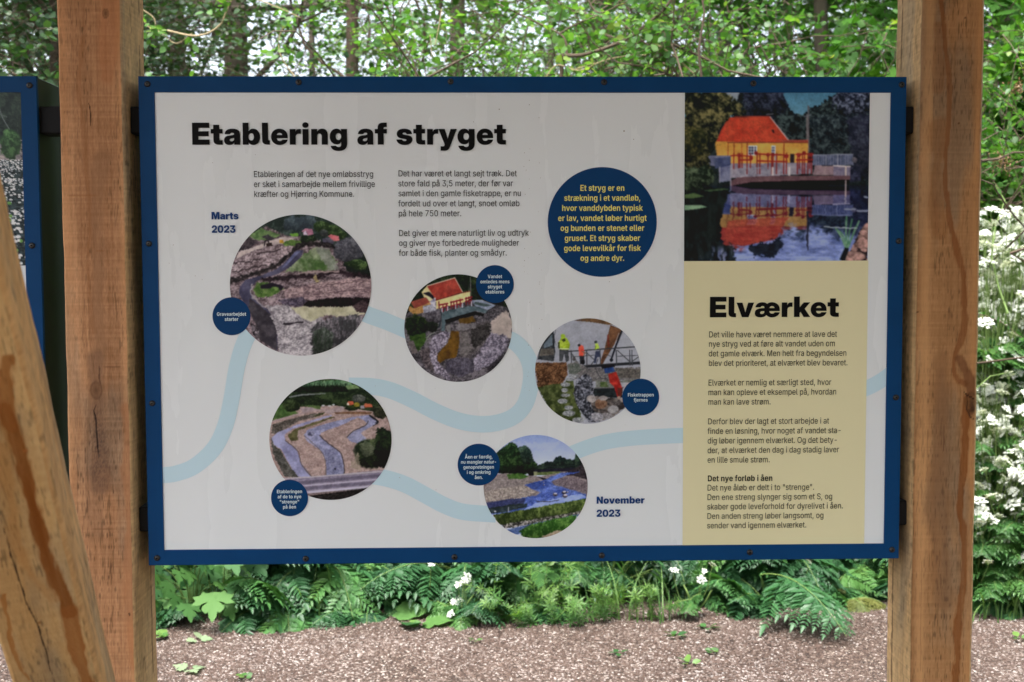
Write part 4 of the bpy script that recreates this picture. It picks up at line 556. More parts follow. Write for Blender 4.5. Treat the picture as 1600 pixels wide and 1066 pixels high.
MAIN = board('large info board with cream column and round photos between two oak posts', BX0, BX1, BZ0, BZ1, scr,
             [(-0.854, -0.826, *bz[0]), (-0.854, -0.826, *bz[1]), (0.826, 0.853, *bz[0]), (0.826, 0.853, *bz[1])])
L1 = float(W(62.5, 300)[0]); L0 = L1-1.66
lsc = [(float(W(47, 134)[0]), float(W(47, 134)[2])), (float(W(51, 384)[0]), float(W(51, 384)[2]))]
LEFT = board('cut off info board behind the slanted strut at the left picture edge', L0, L1, BZ0, BZ1,
             lsc+[(L1-0.017, BZ0+0.017), (L1-0.017, 1.36)]+[(L1-0.017-0.33*k, z) for k in range(1, 6) for z in (BZ0+0.017, BZ1-0.017)],
             [(L1-0.004, -0.988, *bz[0]), (L1-0.004, -0.988, *bz[1])])

# ---- print: river band, cream column
def band(name, pts, wpx, m, y, parent):
    C = smooth_line([(W(a, b)[0], W(a, b)[2]) for a, b in pts], 10); w = wpx/714.0
    T = np.gradient(C, axis=0); T /= np.linalg.norm(T, axis=1)[:, None]; N = np.stack([-T[:, 1], T[:, 0]], 1)
    A = C+N*w/2; B = C-N*w/2; n = len(C)
    xr = (BX0+0.034, BX1-0.034)
    V = np.concatenate([np.stack([np.clip(P[:, 0], *xr), np.full(n, y), P[:, 1]], 1) for P in (A, B)])
    i = np.arange(n-1)
    return part(name, mesh_data(name, V, [np.stack([i, i+1, n+i+1, n+i], 1)], m), parent)
R = 'river_band'
band(R, [(250, 743), (275, 740), (305, 728), (335, 700), (352, 665), (362, 622), (370, 575), (382, 535), (402, 500)], 25, M_RIV, -0.0005, MAIN)
band(R, [(545, 478), (575, 492), (605, 503), (645, 520)], 26, M_RIV, -0.0005, MAIN)
band(R, [(785, 526), (806, 536), (823, 556), (830, 580), (828, 606), (820, 632), (804, 650), (780, 660), (750, 663), (715, 657), (680, 643), (645, 625), (610, 610), (580, 604), (545, 603)], 26, M_RIV, -0.0005, MAIN)
band(R, [(570, 742), (605, 748), (635, 758), (665, 774), (695, 790), (725, 800), (775, 804)], 26, M_RIV, -0.0005, MAIN)
band(R, [(880, 715), (910, 702), (945, 691), (985, 685), (1030, 682), (1080, 680)], 24, M_RIV, -0.0005, MAIN)
band(R, [(1340, 612), (1358, 605), (1378, 594), (1400, 578)], 24, M_RIV, -0.0005, MAIN)
cx0 = (W(1069, 409)[0]+W(1066, 850)[0])/2; cx1 = (W(1356.5, 409)[0]+W(1350, 850)[0])/2
part('cream_column', quad_mesh('cream_column', [(cx0, BZ0+0.03), (cx1, BZ0+0.03), (cx1, z_(409)), (cx0, z_(409))], -0.0008, M_CREAM), MAIN)

# ---- lettering: outlines of the characters, filled here
FONT = json.loads(FONT_JSON)
def flatten(c):
    """TrueType contour -> polygon"""
    P = [(c[2*i] >> 1, c[2*i+1], c[2*i] & 1) for i in range(len(c)//2)]
    n = len(P); Q = []
    for i in range(n):
        a, b = P[i], P[(i+1) % n]; Q.append(a)
        if not a[2] and not b[2]: Q.append(((a[0]+b[0])/2, (a[1]+b[1])/2, 1))
    k0 = next(i for i, p in enumerate(Q) if p[2]); Q = Q[k0:]+Q[:k0]; out = []; i = 0; n = len(Q)
    while i < n:
        a = Q[i]
        out.append((a[0], a[1]))
        if i+1 < n and not Q[i+1][2]:
            b = Q[i+1]; c2 = Q[(i+2) % n]
            for t in (0.25, 0.5, 0.75): out.append(((1-t)**2*a[0]+2*t*(1-t)*b[0]+t*t*c2[0], (1-t)**2*a[1]+2*t*(1-t)*b[1]+t*t*c2[1]))
            i += 2
        else: i += 1
    r = []
    for p in out:
        if not r or abs(p[0]-r[-1][0])+abs(p[1]-r[-1][1]) > 0.5: r.append(p)
    return r
GL = {}
def glyph(f, ch):
    if (f, ch) in GL: return GL[f, ch]
    adv, cs = FONT[f][ch]
    polys = [flatten(c) for c in cs]
    if not polys: GL[f, ch] = (adv, np.zeros((0, 2)), np.zeros((0, 3), int)); return GL[f, ch]
    vs_ = []; ed = []
    for p in polys:
        b = len(vs_); vs_ += [Vector(q) for q in p]; ed += [(b+i, b+(i+1) % len(p)) for i in range(len(p))]
    V, E_, Fc, *_ = delaunay_2d_cdt(vs_, ed, [], 0, 1e-3)
    V = np.array([tuple(v) for v in V]); Fc = np.array([f_ for f_ in Fc if len(f_) == 3])
    cen = V[Fc].mean(1); wn = np.zeros(len(cen), int)
    for p in polys:
        A = np.array(p); B = np.roll(A, -1, 0)
        for (x1, y1), (x2, y2) in zip(A, B):
            s = (x2-x1)*(cen[:, 1]-y1)-(cen[:, 0]-x1)*(y2-y1)
            wn += ((y1 <= cen[:, 1]) & (y2 > cen[:, 1]) & (s > 0)).astype(int)-((y1 > cen[:, 1]) & (y2 <= cen[:, 1]) & (s < 0)).astype(int)
    GL[f, ch] = (adv, V, Fc[wn != 0]); return GL[f, ch]
def twidth(f, s): return sum(glyph(f, c)[0] for c in s)
def text(name, lines, f, cap_px, ref, m, y=-0.0021, align='left', parent=None, track=0.0):
    """lines: (string, px anchor, px baseline); ref: (string, px left, px right) sets the letter width"""
    em = cap_px/714.0/0.727
    zr = lines[0][2]; wr = abs(W(ref[2], zr)[0]-W(ref[1], zr)[0]); xs = wr/(twidth(f, ref[0])*em/1000)
    x_ = np.mean([W(l[1], l[2])[0] for l in lines])
    idx = np.array([l[2] for l in lines]); zz = np.array([W(l[1], l[2])[2] for l in lines])
    if len(lines) > 2: zz = np.polyval(np.polyfit(idx, zz, 1), idx)
    VV = []; FF = []; n = 0
    for (s, px, py), z in zip(lines, zz):
        w = twidth(f, s)*em/1000*xs; x = x_ if align == 'left' else W(px, py)[0]-w/2
        for ch in s:
            a, V, Fc = glyph(f, ch)
            if len(V):
                VV.append(np.stack([x+V[:, 0]*em/1000*xs, np.full(len(V), y), z+V[:, 1]*em/1000], 1)); FF.append(Fc+n); n += len(V)
            x += a*em/1000*xs
    me = mesh_data(name, np.concatenate(VV), [np.concatenate(FF)], m)
    return part(name, me, parent or MAIN)
text('heading', [('Etablering af stryget', 299, 226.5)], 'k', 33.5, ('Etablering af stryget', 298, 790.5), M_INKK)
text('heading', [('Elværket', 1107, 496)], 'k', 32, ('Elværket', 1107, 1311), M_INKK)
text('date', [('Marts', 330.5, 343), ('2023', 330.5, 364)], 'k', 11.4, ('Marts', 330, 373), M_INKN)
text('date', [('November', 931.5, 787), ('2023', 931.5, 807.5)], 'k', 11.4, ('November', 931, 1006.5), M_INKN)
B = 9.3
text('paragraph', [('Etableringen af det nye omløbsstryg', 396.5, 277), ('er sket i samarbejde mellem frivillige', 396.5, 292.6), ('kræfter og Hjørring Kommune.', 396.5, 308)], 'r', B, ('er sket i samarbejde mellem frivillige', 396.5, 586.5), M_INKK)
text('paragraph', [('Det har været et langt sejt træk. Det', 622, 276), ('store fald på 3,5 meter, der før var', 622, 291.5), ('samlet i den gamle fisketrappe, er nu', 622, 307), ('fordelt ud over et langt, snoet omløb', 622.3, 322.8), ('på hele 750 meter.', 622.5, 338.3)], 'r', B, ('Det giver et mere naturligt liv og udtryk', 623, 826.5), M_INKK)
text('paragraph', [('Det giver et mere naturligt liv og udtryk', 623, 369), ('og giver nye forbedrede muligheder', 623, 384.5), ('for både fisk, planter og smådyr.', 623, 400)], 'r', B, ('Det giver et mere naturligt liv og udtryk', 623, 826.5), M_INKK)
cl = [('Det ville have været nemmere at lave det', 527.3), ('nye stryg ved at føre alt vandet uden om', 542), ('det gamle elværk. Men helt fra begyndelsen', 557), ('blev det prioriteret, at elværket blev bevaret.', 572),
      ('Elværket er nemlig et særligt sted, hvor', 602.5), ('man kan opleve et eksempel på, hvordan', 617.5), ('man kan lave strøm.', 632.5),
      ('Derfor blev der lagt et stort arbejde i at', 663), ('finde en løsning, hvor noget af vandet sta-', 678), ('dig løber igennem elværket. Og det bety-', 693), ('der, at elværket den dag i dag stadig laver', 708), ('en lille smule strøm.', 723)]
for a_, b_ in ((0, 4), (4, 7), (7, 12)): text('paragraph', [(s, 1107-(y-527)*0.012, y) for s, y in cl[a_:b_]], 'r', B, ('blev det prioriteret, at elværket blev bevaret.', 1106.5, 1324.5), M_INKK)
text('subheading', [('Det nye forløb i åen', 1105, 752)], 'b', B, ('Det nye forløb i åen', 1104.5, 1206.5), M_INKK)
cl = [('Det nye åløb er delt i to "strenge".', 766.5), ('Den ene streng slynger sig som et S, og', 781.3), ('skaber gode leveforhold for dyrelivet i åen.', 796), ('Den anden streng løber langsomt, og', 810.8), ('sender vand igennem elværket.', 825.5)]
text('paragraph', [(s, 1104.6-(y-767)*0.012, y) for s, y in cl], 'r', B, ('skaber gode leveforhold for dyrelivet i åen.', 1104, 1317), M_INKK)

def disc(name, px, py, rpx, m, y, parent):
    c = W(px, py); r = rpx/714.0*1.002; n = 96
    V = [(c[0]+r*math.cos(2*math.pi*k/n), y, c[2]+r*math.sin(2*math.pi*k/n)) for k in range(n)]
    return part(name, mesh_data(name, V, [[list(range(n))]], m), parent)
def badge(px, py, r, lines, ys, ref, cap, f, m):
    disc('blue_disc', px, py, r, M_INKD, -0.0016, MAIN)
    text('caption', [(s, px, y) for s, y in zip(lines, ys)], f, cap, ref, m, align='center')
badge(941, 347.3, 84.8, ['Et stryg er en', 'strækning i et vandløb,', 'hvor vanddybden typisk', 'er lav, vandet løber hurtigt', 'og bunden er stenet eller', 'gruset. Et stryg skaber', 'gode levevilkår for fisk', 'og andre dyr.'],
      [298.5, 314, 329.7, 345.4, 361, 376.7, 392.4, 408], ('er lav, vandet løber hurtigt', 871.5, 1010.5), 9.2, 'b', M_INKY)
badge(362, 494.3, 29.3, ['Gravearbejdet', 'starter'], [493.5, 501.5], ('Gravearbejdet', 339.5, 385.5), 5.4, 'b', M_INKW)
badge(773.3, 444, 29.3, ['Vandet', 'omledes mens', 'stryget', 'etableres'], [434.8, 442.8, 450.8, 458.8], ('omledes mens', 751, 797), 5.4, 'b', M_INKW)
badge(1001, 620.5, 29.0, ['Fisketrappen', 'fjernes'], [619.5, 627.5], ('Fisketrappen', 981.5, 1022.5), 5.4, 'b', M_INKW)
badge(452.6, 778, 28.8, ['Etableringen', 'af de to nye', '"strenge"', 'på åen'], [770.5, 778.5, 786.5, 794.5], ('Etableringen', 432.5, 472.5), 5.4, 'b', M_INKW)
badge(748, 726, 33, ['Åen er færdig,', 'nu mangler natur-', 'genopretningen', 'i og omkring', 'åen.'], [716.3, 724.3, 732.3, 740.3, 748.3], ('nu mangler natur-', 720.5, 776.5), 5.4, 'b', M_INKW)

# specks of dirt washed down the panel
rg = np.random.default_rng(3); mb = MB()
for k in range(70):
    if k < 46: px = rg.choice([820, 826, 842, 846]) + rg.normal(0, 1.2); py = rg.uniform(150, 640)
    else: px = rg.uniform(250, 1060); py = rg.uniform(150, 850)
    r = rg.uniform(0.25, 0.5)/714; c = W(px, py); n = 7
    mb.add([(c[0]+r*math.cos(2*math.pi*j/n), -0.0012, c[2]+r*(1+rg.random())*math.sin(2*math.pi*j/n)) for j in range(n)], [[list(range(n))]])
for px, py, r in [(975, 205, 1.2), (990, 218, 0.7), (780, 171, 0.9), (827, 164, 0.7), (1005, 144, 0.8)]:
    c = W(px, py); mb.add([(c[0]+r/714*math.cos(2*math.pi*j/8), -0.0012, c[2]+r/714*math.sin(2*math.pi*j/8)) for j in range(8)], [[list(range(8))]])
part('dirt_specks', mb.mesh('dirt_specks', M_DIRT), MAIN)
# ================================================================== PRINTED PHOTOGRAPHS (painted patch by patch in their own 2-D space)
class Pic:
    def __init__(s, W_, H_, nx, ny, seed=0):
        s.X, s.Y = np.meshgrid(np.linspace(0, W_, nx), np.linspace(0, H_, ny)); s.W, s.H, s.nx, s.ny = W_, H_, nx, ny
        s.c = np.zeros((ny, nx, 3)); s.k = seed
    def tone(s, a, b, kind, sc, st=1.0):
        s.k += 17
        if kind == 'n': t = fbm(s.X/sc, s.Y/sc/st, s.k, 5); t = np.clip((t-0.3)/0.4, 0, 1)
        elif kind == 'leaf':
            wx = 1.2*(fbm(s.X/sc/2.5, s.Y/sc/2.5, s.k+6, 2)-.5); f = fbm(s.X/sc/1.6+wx, s.Y/sc/st/1.6+wx, s.k, 5); big = fbm(s.X/sc/5, s.Y/sc/5, s.k+1, 3); fine = vn(s.X/sc*1.8, s.Y/sc/st*1.8, s.k+4)
            t = np.clip(0.42+2.0*(f-0.5)+1.5*(big-0.5)+0.5*(fine-0.5)+0.8*(vn(s.X/6, s.Y/5.5, s.k+8)-.5), 0, 1)**1.3
        elif kind == 'stone':
            wx = 1.1*(vn(s.X/sc*.9, s.Y/sc*.9, s.k+5)-.5); wy_ = 1.1*(vn(s.X/sc*.9, s.Y/sc*.9, s.k+6)-.5); d1, d2, h = cells(s.X/sc+wx, s.Y/sc/st+wy_, s.k)
            t = np.clip(0.25+0.75*h-0.75*d1+0.9*(fbm(s.X/sc*1.3, s.Y/sc*1.3, s.k+8, 3)-0.4), 0, 1)
        elif kind == 'soil':
            w_r = fbm(s.X/sc/1.5, s.Y/sc/1.5/st, s.k+9, 3); t = np.clip(0.48+1.5*(fbm(s.X/sc+1.2*w_r, s.Y/sc/st, s.k, 5)-.5)+1.1*(fbm(s.X/sc*3.5, s.Y/sc*3.5/st, s.k+2, 3)-.5)+0.9*(vn(s.X/8, s.Y/7, s.k+3)-.5)+0.7*(vn(s.X/4.2, s.Y/4, s.k+5)-.5), 0, 1)
        else: t = np.full(s.X.shape, 0.5)
        t = t[..., None]; return np.array(a, float)*(1-t)+np.array(b, float)*t
    def put(s, m, a, b=None, kind='n', sc=40, st=1.0, al=1.0):
        r_, c_ = np.any(m > 0, 1), np.any(m > 0, 0)
        if not r_.any(): return
        r0, r1 = np.flatnonzero(r_)[[0, -1]]; c0, c1 = np.flatnonzero(c_)[[0, -1]]; sl = (slice(r0, r1+1), slice(c0, c1+1))
        X0, Y0 = s.X, s.Y; s.X, s.Y = X0[sl], Y0[sl]; col = s.tone(a, b if b is not None else a, kind, sc, st)
        if kind == 'leaf' and r1-r0 > 12: col = col*(1.22-0.5*(s.Y-Y0[r0, 0])/(Y0[r1, 0]-Y0[r0, 0]))[..., None]
        s.X, s.Y = X0, Y0
        m = (m[sl]*al)[..., None]; s.c[sl] = s.c[sl]*(1-m)+col*m
    def poly(s, pts, a, b=None, kind='n', sc=40, st=1.0, edge=0.0, es=30, al=1.0, sm=False):
        s.k += 5
        P = smooth_line(list(pts)+[pts[0]], 6) if sm else pts
        f_ = max(es/5, 5); X = s.X+edge*2*(fbm(s.X/es, s.Y/es, s.k, 3)-0.5)+edge*1.1*(vn(s.X/f_, s.Y/f_, s.k+1)-0.5); Y = s.Y+edge*2*(fbm(s.X/es, s.Y/es, s.k+3, 3)-0.5)+edge*1.1*(vn(s.X/f_, s.Y/f_, s.k+4)-0.5)
        s.put(inside(X, Y, P).astype(float), a, b, kind, sc, st, al)
    def line(s, pts, w, a, b=None, kind='n', sc=30, al=1.0, edge=0.0, soft=0.5, sm=True):
        s.k += 5; X = s.X+edge*2*(vn(s.X/18, s.Y/18, s.k)-0.5); Y = s.Y+edge*2*(vn(s.X/18, s.Y/18, s.k+3)-0.5)
        D, t = seg_dist(X, Y, smooth_line(pts, 5) if sm else pts); s.put(np.clip((w/2-D)/(w*soft*0.5+1e-6)+0.5, 0, 1), a, b, kind, sc, 1.0, al)
    def blob(s, x, y, rx, ry, a, b=None, kind='leaf', sc=12, edge=0.3, es=None, al=1.0, st=1.0):
        s.k += 5; es = es or rx*0.5
        r = np.hypot((s.X-x)/rx, (s.Y-y)/ry)+edge*2*(fbm(s.X/es, s.Y/es, s.k, 4)-0.5); s.put(np.clip((1-r)*8, 0, 1), a, b, kind, sc, st, al)
    def shade(s, m, f): s.c = s.c*(1+(f-1)*m[..., None])
    def grain(s, a=0.34, sc=9.0):
        g_ = s.c.mean(-1, keepdims=True); s.c = g_+(s.c-g_)*0.86; s.c = np.clip((s.c-100)*1.18+95, 2, 250); lum = s.c.mean(-1); f = np.clip((175-lum)/60, 0.12, 1); n_ = (fbm(s.X/sc, s.Y/sc, 501, 3)-.5)+0.7*(fbm(s.X/sc/4, s.Y/sc/4, 502, 3)-.5)
        s.c = s.c*(1+a*2*(n_*f))[..., None]
    def soften(s, n=2):
        for _ in range(n):
            for ax in (0, 1): s.c = 0.25*np.roll(s.c, 1, ax)+0.5*s.c+0.25*np.roll(s.c, -1, ax)
    def sample(s, x, y):
        fx = np.clip(x/s.W*(s.nx-1), 0, s.nx-1.001); fy = np.clip(y/s.H*(s.ny-1), 0, s.ny-1.001); i = fx.astype(int); j = fy.astype(int); fx = (fx-i)[..., None]; fy = (fy-j)[..., None]
        return (s.c[j, i]*(1-fx)+s.c[j, i+1]*fx)*(1-fy)+(s.c[j+1, i]*(1-fx)+s.c[j+1, i+1]*fx)*fy
def disc_photo(pic, cx, cy, r, px, py, rpx, y=-0.0012, N=150):
    """pic (zoomed coordinates, circle cx cy r) -> round print at its place on the panel"""
    pic.grain(0.2); pic.soften(1); a = np.linspace(-1, 1, N); A, Bq = np.meshgrid(a, a); X = A*np.sqrt(1-Bq*Bq/2); Z = Bq*np.sqrt(1-A*A/2)
    c = W(px, py); R_ = rpx/714.0*1.002
    V = np.stack([c[0]+X*R_, np.full(X.shape, y), c[2]+Z*R_], -1).reshape(-1, 3)
    col = ink(np.clip(pic.sample(cx+X*r, cy-Z*r), 3, 250)).reshape(-1, 3)
    i = (np.arange(N-1)[:, None]*N+np.arange(N-1)[None]).ravel()
    return part('round_photo', mesh_data('round_photo', V, [np.stack([i, i+1, i+1+N, i+N], 1)], M_PHOTO, colors=col), MAIN)
def rect_photo(name, pic, x0, x1, z0, z1, parent, y=-0.0012, nx=240, nz=220, crop=None):
    u0, u1, v0, v1 = crop or (0, pic.W, 0, pic.H)
    A, Bq = np.meshgrid(np.linspace(0, 1, nx), np.linspace(0, 1, nz))
    V = np.stack([x0+(x1-x0)*A, np.full(A.shape, y), z1+(z0-z1)*Bq], -1).reshape(-1, 3)
    col = ink(np.clip(pic.sample(u0+(u1-u0)*A, v0+(v1-v0)*Bq), 3, 250)).reshape(-1, 3)
    i = (np.arange(nz-1)[:, None]*nx+np.arange(nx-1)[None]).ravel()
    return part(name, mesh_data(name, V, [np.stack([i, i+nx, i+nx+1, i+1], 1)], M_PHOTO, colors=col), parent)

# -- the excavation by the stream
p = Pic(1066, 1066, 330, 330, 1)
p.put(np.ones_like(p.X), (70, 58, 62), (148, 132, 136), 'soil', 60, 0.5)
p.poly([(0, 0), (1066, 0), (1066, 520), (860, 470), (800, 330), (640, 240), (430, 210), (300, 150), (150, 240)], (34, 44, 40), (66, 78, 74), 'leaf', 22, edge=14)
p.poly([(430, 90), (640, 70), (650, 170), (520, 185), (420, 170)], (52, 62, 70), (74, 86, 90), 'leaf', 18, edge=12)
for x, y, r in [(690, 160, 62), (760, 180, 60), (810, 210, 46), (940, 420, 60), (890, 400, 50)]: p.blob(x, y, r, r*.7, (38, 54, 32), (84, 104, 62), sc=14)
p.blob(880, 310, 120, 90, (62, 62, 70), (98, 98, 104), sc=9)
p.poly([(180, 215), (270, 165), (400, 215), (330, 245), (250, 250)], (72, 98, 58), (108, 132, 84), 'n', 20, edge=8)
p.poly([(110, 330), (200, 300), (300, 262), (420, 225), (500, 235), (440, 270), (330, 280), (160, 340), (90, 380)], (150, 136, 134), (176, 164, 160), 'n', 30, edge=6)
p.poly([(110, 320), (190, 220), (250, 262), (180, 305)], (44, 38, 44), (84, 74, 78), 'soil', 20, edge=8)
p.poly([(270, 225), (310, 205), (365, 235), (330, 252)], (48, 44, 50), (84, 78, 82), 'soil', 20, edge=5)
p.poly([(460, 205), (520, 198), (526, 220), (480, 222)], (96, 140, 56)); p.poly([(410, 265), (480, 245), (560, 255), (500, 285), (430, 290)], (64, 90, 44), (98, 124, 62), 'n', 14, edge=6)
p.blob(590, 240, 60, 34, (26, 36, 26), (60, 78, 48), sc=12); p.blob(700, 200, 34, 28, (52, 56, 56), (86, 90, 88), sc=9)
p.poly([(545, 190), (570, 166), (620, 172), (628, 208), (590, 215), (580, 190)], (146, 98, 118), (160, 112, 130)); p.poly([(556, 195), (574, 180), (588, 214), (560, 212)], (176, 160, 176))
p.poly([(728, 220), (745, 208), (800, 220), (806, 250), (770, 256)], (168, 90, 96), (184, 104, 108)); p.poly([(690, 235), (740, 230), (770, 258), (760, 275), (690, 262)], (70, 66, 82), (96, 92, 104))
p.line([(290, 285), (295, 250), (315, 248), (325, 275)], 7, (30, 24, 28), sm=False); p.poly([(300, 270), (340, 262), (345, 285), (305, 292)], (48, 34, 34)); p.poly([(393, 246), (420, 244), (422, 266), (395, 268)], (170, 130, 42))
p.poly([(480, 420), (560, 340), (640, 295), (730, 310), (790, 400), (760, 458), (620, 455), (430, 470)], (64, 88, 48), (128, 138, 110), 'n', 60, edge=14)
p.poly([(640, 300), (730, 310), (800, 440), (740, 456), (690, 400)], (112, 116, 108), (142, 142, 136), 'n', 40, edge=16, al=0.8)
p.poly([(60, 420), (200, 330), (420, 285), (520, 292), (430, 360), (330, 430), (180, 480), (50, 520)], (90, 76, 80), (176, 160, 164), 'soil', 40, 0.6, edge=10)
for q in [[(80, 405), (200, 390), (260, 378)], [(70, 470), (180, 440), (300, 420)], [(230, 340), (330, 330), (400, 310)]]: p.line(q, 10, (52, 42, 46), edge=10, al=0.8)
p.line([(60, 525), (150, 500), (280, 455), (370, 420), (440, 360), (520, 292), (620, 272), (760, 292)], 30, (26, 22, 26), (66, 58, 58), 'soil', 20, edge=14)
p.poly([(510, 318), (560, 318), (540, 360), (470, 430), (380, 480), (270, 512), (230, 530), (205, 560), (190, 600), (230, 660), (310, 730), (360, 800), (372, 900), (365, 1010), (250, 930), (235, 840), (180, 730), (110, 620), (120, 560), (160, 520), (260, 490), (370, 450), (440, 390)], (58, 56, 76), (86, 84, 106), 'n', 80, edge=5, sm=False)
p.poly([(180, 640), (260, 700), (340, 770), (368, 880), (360, 1010), (240, 930), (225, 830), (170, 720)], (46, 42, 46), (74, 68, 70), 'n', 30, edge=6, al=0.8)
p.poly([(495, 330), (540, 320), (440, 420), (400, 450)], (92, 96, 130), (106, 110, 142), al=0.8)
p.poly([(205, 590), (240, 535), (330, 540), (420, 585), (310, 640), (240, 640)], (56, 84, 36), (102, 124, 70), 'n', 24, edge=8)
p.line([(280, 515), (420, 510), (530, 495), (640, 500), (760, 470), (900, 485), (1020, 500)], 30, (28, 20, 26), (58, 44, 50), 'soil', 30, edge=12)
p.line([(270, 570), (360, 560), (400, 575)], 26, (34, 28, 40), edge=10); p.line([(520, 475), (640, 468), (800, 465)], 12, (140, 122, 120), edge=6)
p.poly([(620, 505), (640, 478), (650, 520), (670, 532), (640, 540)], (160, 150, 104), (110, 96, 72), 'soil', 8)
p.poly([(400, 590), (640, 545), (900, 505), (1030, 515), (1030, 640), (780, 640), (600, 660), (440, 640)], (96, 78, 84), (168, 146, 144), 'soil', 70, 0.28, edge=10)
for q in [[(560, 560), (640, 580), (720, 640)], [(700, 560), (860, 540), (1010, 530)], [(620, 620), (820, 600), (1020, 585)]]: p.line(q, 7, (84, 66, 72), edge=6, al=0.7)
p.poly([(540, 700), (590, 660), (760, 645), (940, 640), (1020, 650), (1000, 700), (800, 712), (640, 712)], (22, 14, 20), (44, 30, 38), 'soil', 30, edge=9)
p.poly([(380, 660), (460, 650), (540, 640), (575, 670), (540, 705), (430, 700)], (48, 42, 56), (100, 90, 104), 'soil', 26, edge=9)
p.poly([(300, 700), (420, 690), (560, 730), (680, 780), (690, 850), (640, 1060), (380, 1040), (365, 860)], (104, 98, 104), (176, 170, 172), 'soil', 34, 0.7, edge=10)
p.poly([(460, 712), (560, 705), (900, 705), (990, 760), (860, 775), (700, 765), (600, 810), (540, 780)], (148, 144, 118), (172, 168, 146), 'n', 40, edge=10)
p.poly([(880, 700), (960, 660), (1010, 690), (980, 752), (920, 745)], (46, 36, 40), (88, 72, 74), 'soil', 16, edge=7)
p.line([(420, 830), (470, 822), (540, 808)], 14, (44, 38, 44), edge=8)
p.poly([(600, 860), (690, 800), (760, 770), (980, 770), (960, 900), (760, 1060), (610, 1060)], (54, 54, 56), (112, 106, 112), 'leaf', 9, 3.0, edge=20)
p.poly([(610, 880), (700, 840), (760, 900), (740, 1050), (620, 1050)], (40, 52, 40), (86, 92, 86), 'leaf', 9, 3.0, edge=20, al=0.8)
for k in range(12): p.line([(640+k*26, 1040), (650+k*27, 930), (645+k*29, 800)], 3.5, (46, 42, 46), edge=5, al=0.7)
p.line([(205, 545), (195, 610), (260, 690), (300, 700)], 12, (150, 142, 142), edge=10, al=0.8); p.poly([(185, 800), (235, 850), (250, 940), (200, 900)], (34, 30, 34), (150, 140, 146), 'stone', 22, edge=8)
disc_photo(p, 535, 558, 486, 470, 446, 109, N=220)

# -- the power house seen from above
p = Pic(1066, 1066, 270, 270, 2)
p.put(np.ones_like(p.X), (46, 44, 48), (112, 106, 112), 'soil', 60, 0.8)
p.poly([(0, 0), (1066, 0), (1066, 420), (700, 330), (300, 330), (0, 500)], (22, 32, 22), (56, 70, 44), 'leaf', 18)
p.line([(650, 130), (655, 330)], 6, (110, 104, 108), sm=False); p.line([(636, 150), (638, 320)], 3, (90, 88, 92), sm=False)
p.poly([(225, 260), (275, 205), (350, 320), (345, 420), (300, 430)], (178, 164, 118), (194, 182, 140)); p.poly([(235, 272), (290, 258), (335, 300), (330, 330), (290, 300)], (34, 30, 42))
p.poly([(272, 210), (515, 135), (580, 262), (350, 332)], (134, 50, 42), (158, 68, 56), 'n', 50); p.line([(272, 208), (515, 138)], 7, (188, 172, 156), sm=False); p.line([(515, 138), (582, 262)], 6, (190, 176, 160), sm=False)
p.poly([(350, 332), (580, 264), (648, 250), (650, 320), (600, 350), (350, 410)], (184, 168, 116), (200, 184, 134), 'n', 40); p.line([(345, 335), (580, 268), (650, 255)], 7, (92, 38, 36), sm=False)
p.poly([(300, 340), (345, 310), (350, 420), (300, 420)], (92, 90, 118), (190, 186, 190), 'n', 30)
p.poly([(130, 345), (260, 305), (300, 350), (160, 405)], (122, 58, 50), (140, 74, 60), 'n', 30); p.poly([(118, 380), (160, 405), (300, 352), (310, 420), (160, 460), (110, 420)], (142, 104, 56), (168, 130, 80), 'soil', 20)
p.poly([(235, 385), (300, 370), (350, 400), (340, 450), (240, 440)], (110, 110, 124), (160, 160, 170), 'n', 12)
for x0, y0 in [(375, 345), (410, 370), (440, 365), (480, 345), (505, 342), (530, 335), (560, 325), (612, 310), (636, 305), (655, 300)]: p.line([(x0, y0), (x0+2, y0+62)], 9, (112, 28, 38), sm=False)
for a in [[(375, 375), (450, 362)], [(478, 352), (582, 328)], [(400, 400), (452, 385)], [(480, 385), (580, 360)], [(606, 320), (662, 306)], [(608, 345), (662, 332)]]: p.line(a, 13, (122, 34, 44), sm=False)
for x0, y0 in [(402, 400), (450, 388), (520, 372), (580, 358), (660, 345)]: p.line([(x0, y0), (x0, y0+48)], 7, (172, 172, 186), sm=False)
p.poly([(660, 335), (750, 330), (870, 380), (800, 420), (690, 385)], (104, 112, 130), (140, 148, 166), 'n', 30); p.poly([(690, 345), (840, 378), (780, 392), (680, 368)], (68, 82, 82))
p.poly([(400, 450), (420, 430), (640, 385), (720, 390), (800, 425), (780, 450), (690, 425), (560, 470), (430, 510), (425, 600), (395, 600)], (62, 78, 84), (92, 106, 112), 'n', 30); p.poly([(425, 505), (560, 465), (690, 430), (770, 455), (760, 475), (690, 462), (560, 500), (440, 540)], (18, 20, 24))
p.line([(395, 440), (380, 560), (330, 590)], 14, (40, 48, 54), sm=False)
p.blob(180, 560, 110, 110, (18, 30, 14), (52, 66, 34), sc=13); p.blob(330, 480, 80, 60, (50, 46, 54), (98, 94, 100), sc=9); p.blob(310, 560, 60, 50, (24, 30, 24), (54, 60, 50), sc=11)
p.poly([(110, 640), (250, 620), (270, 680), (190, 780), (130, 700)], (34, 52, 22), (60, 84, 38), 'n', 30, edge=12); p.poly([(100, 690), (150, 680), (190, 790), (140, 800)], (84, 76, 76), (108, 98, 98), 'n', 20, edge=9)
p.poly([(480, 560), (540, 600), (700, 540), (820, 500), (840, 600), (780, 720), (640, 840), (540, 830), (540, 640)], (58, 54, 56), (104, 98, 100), 'soil', 50, edge=14)
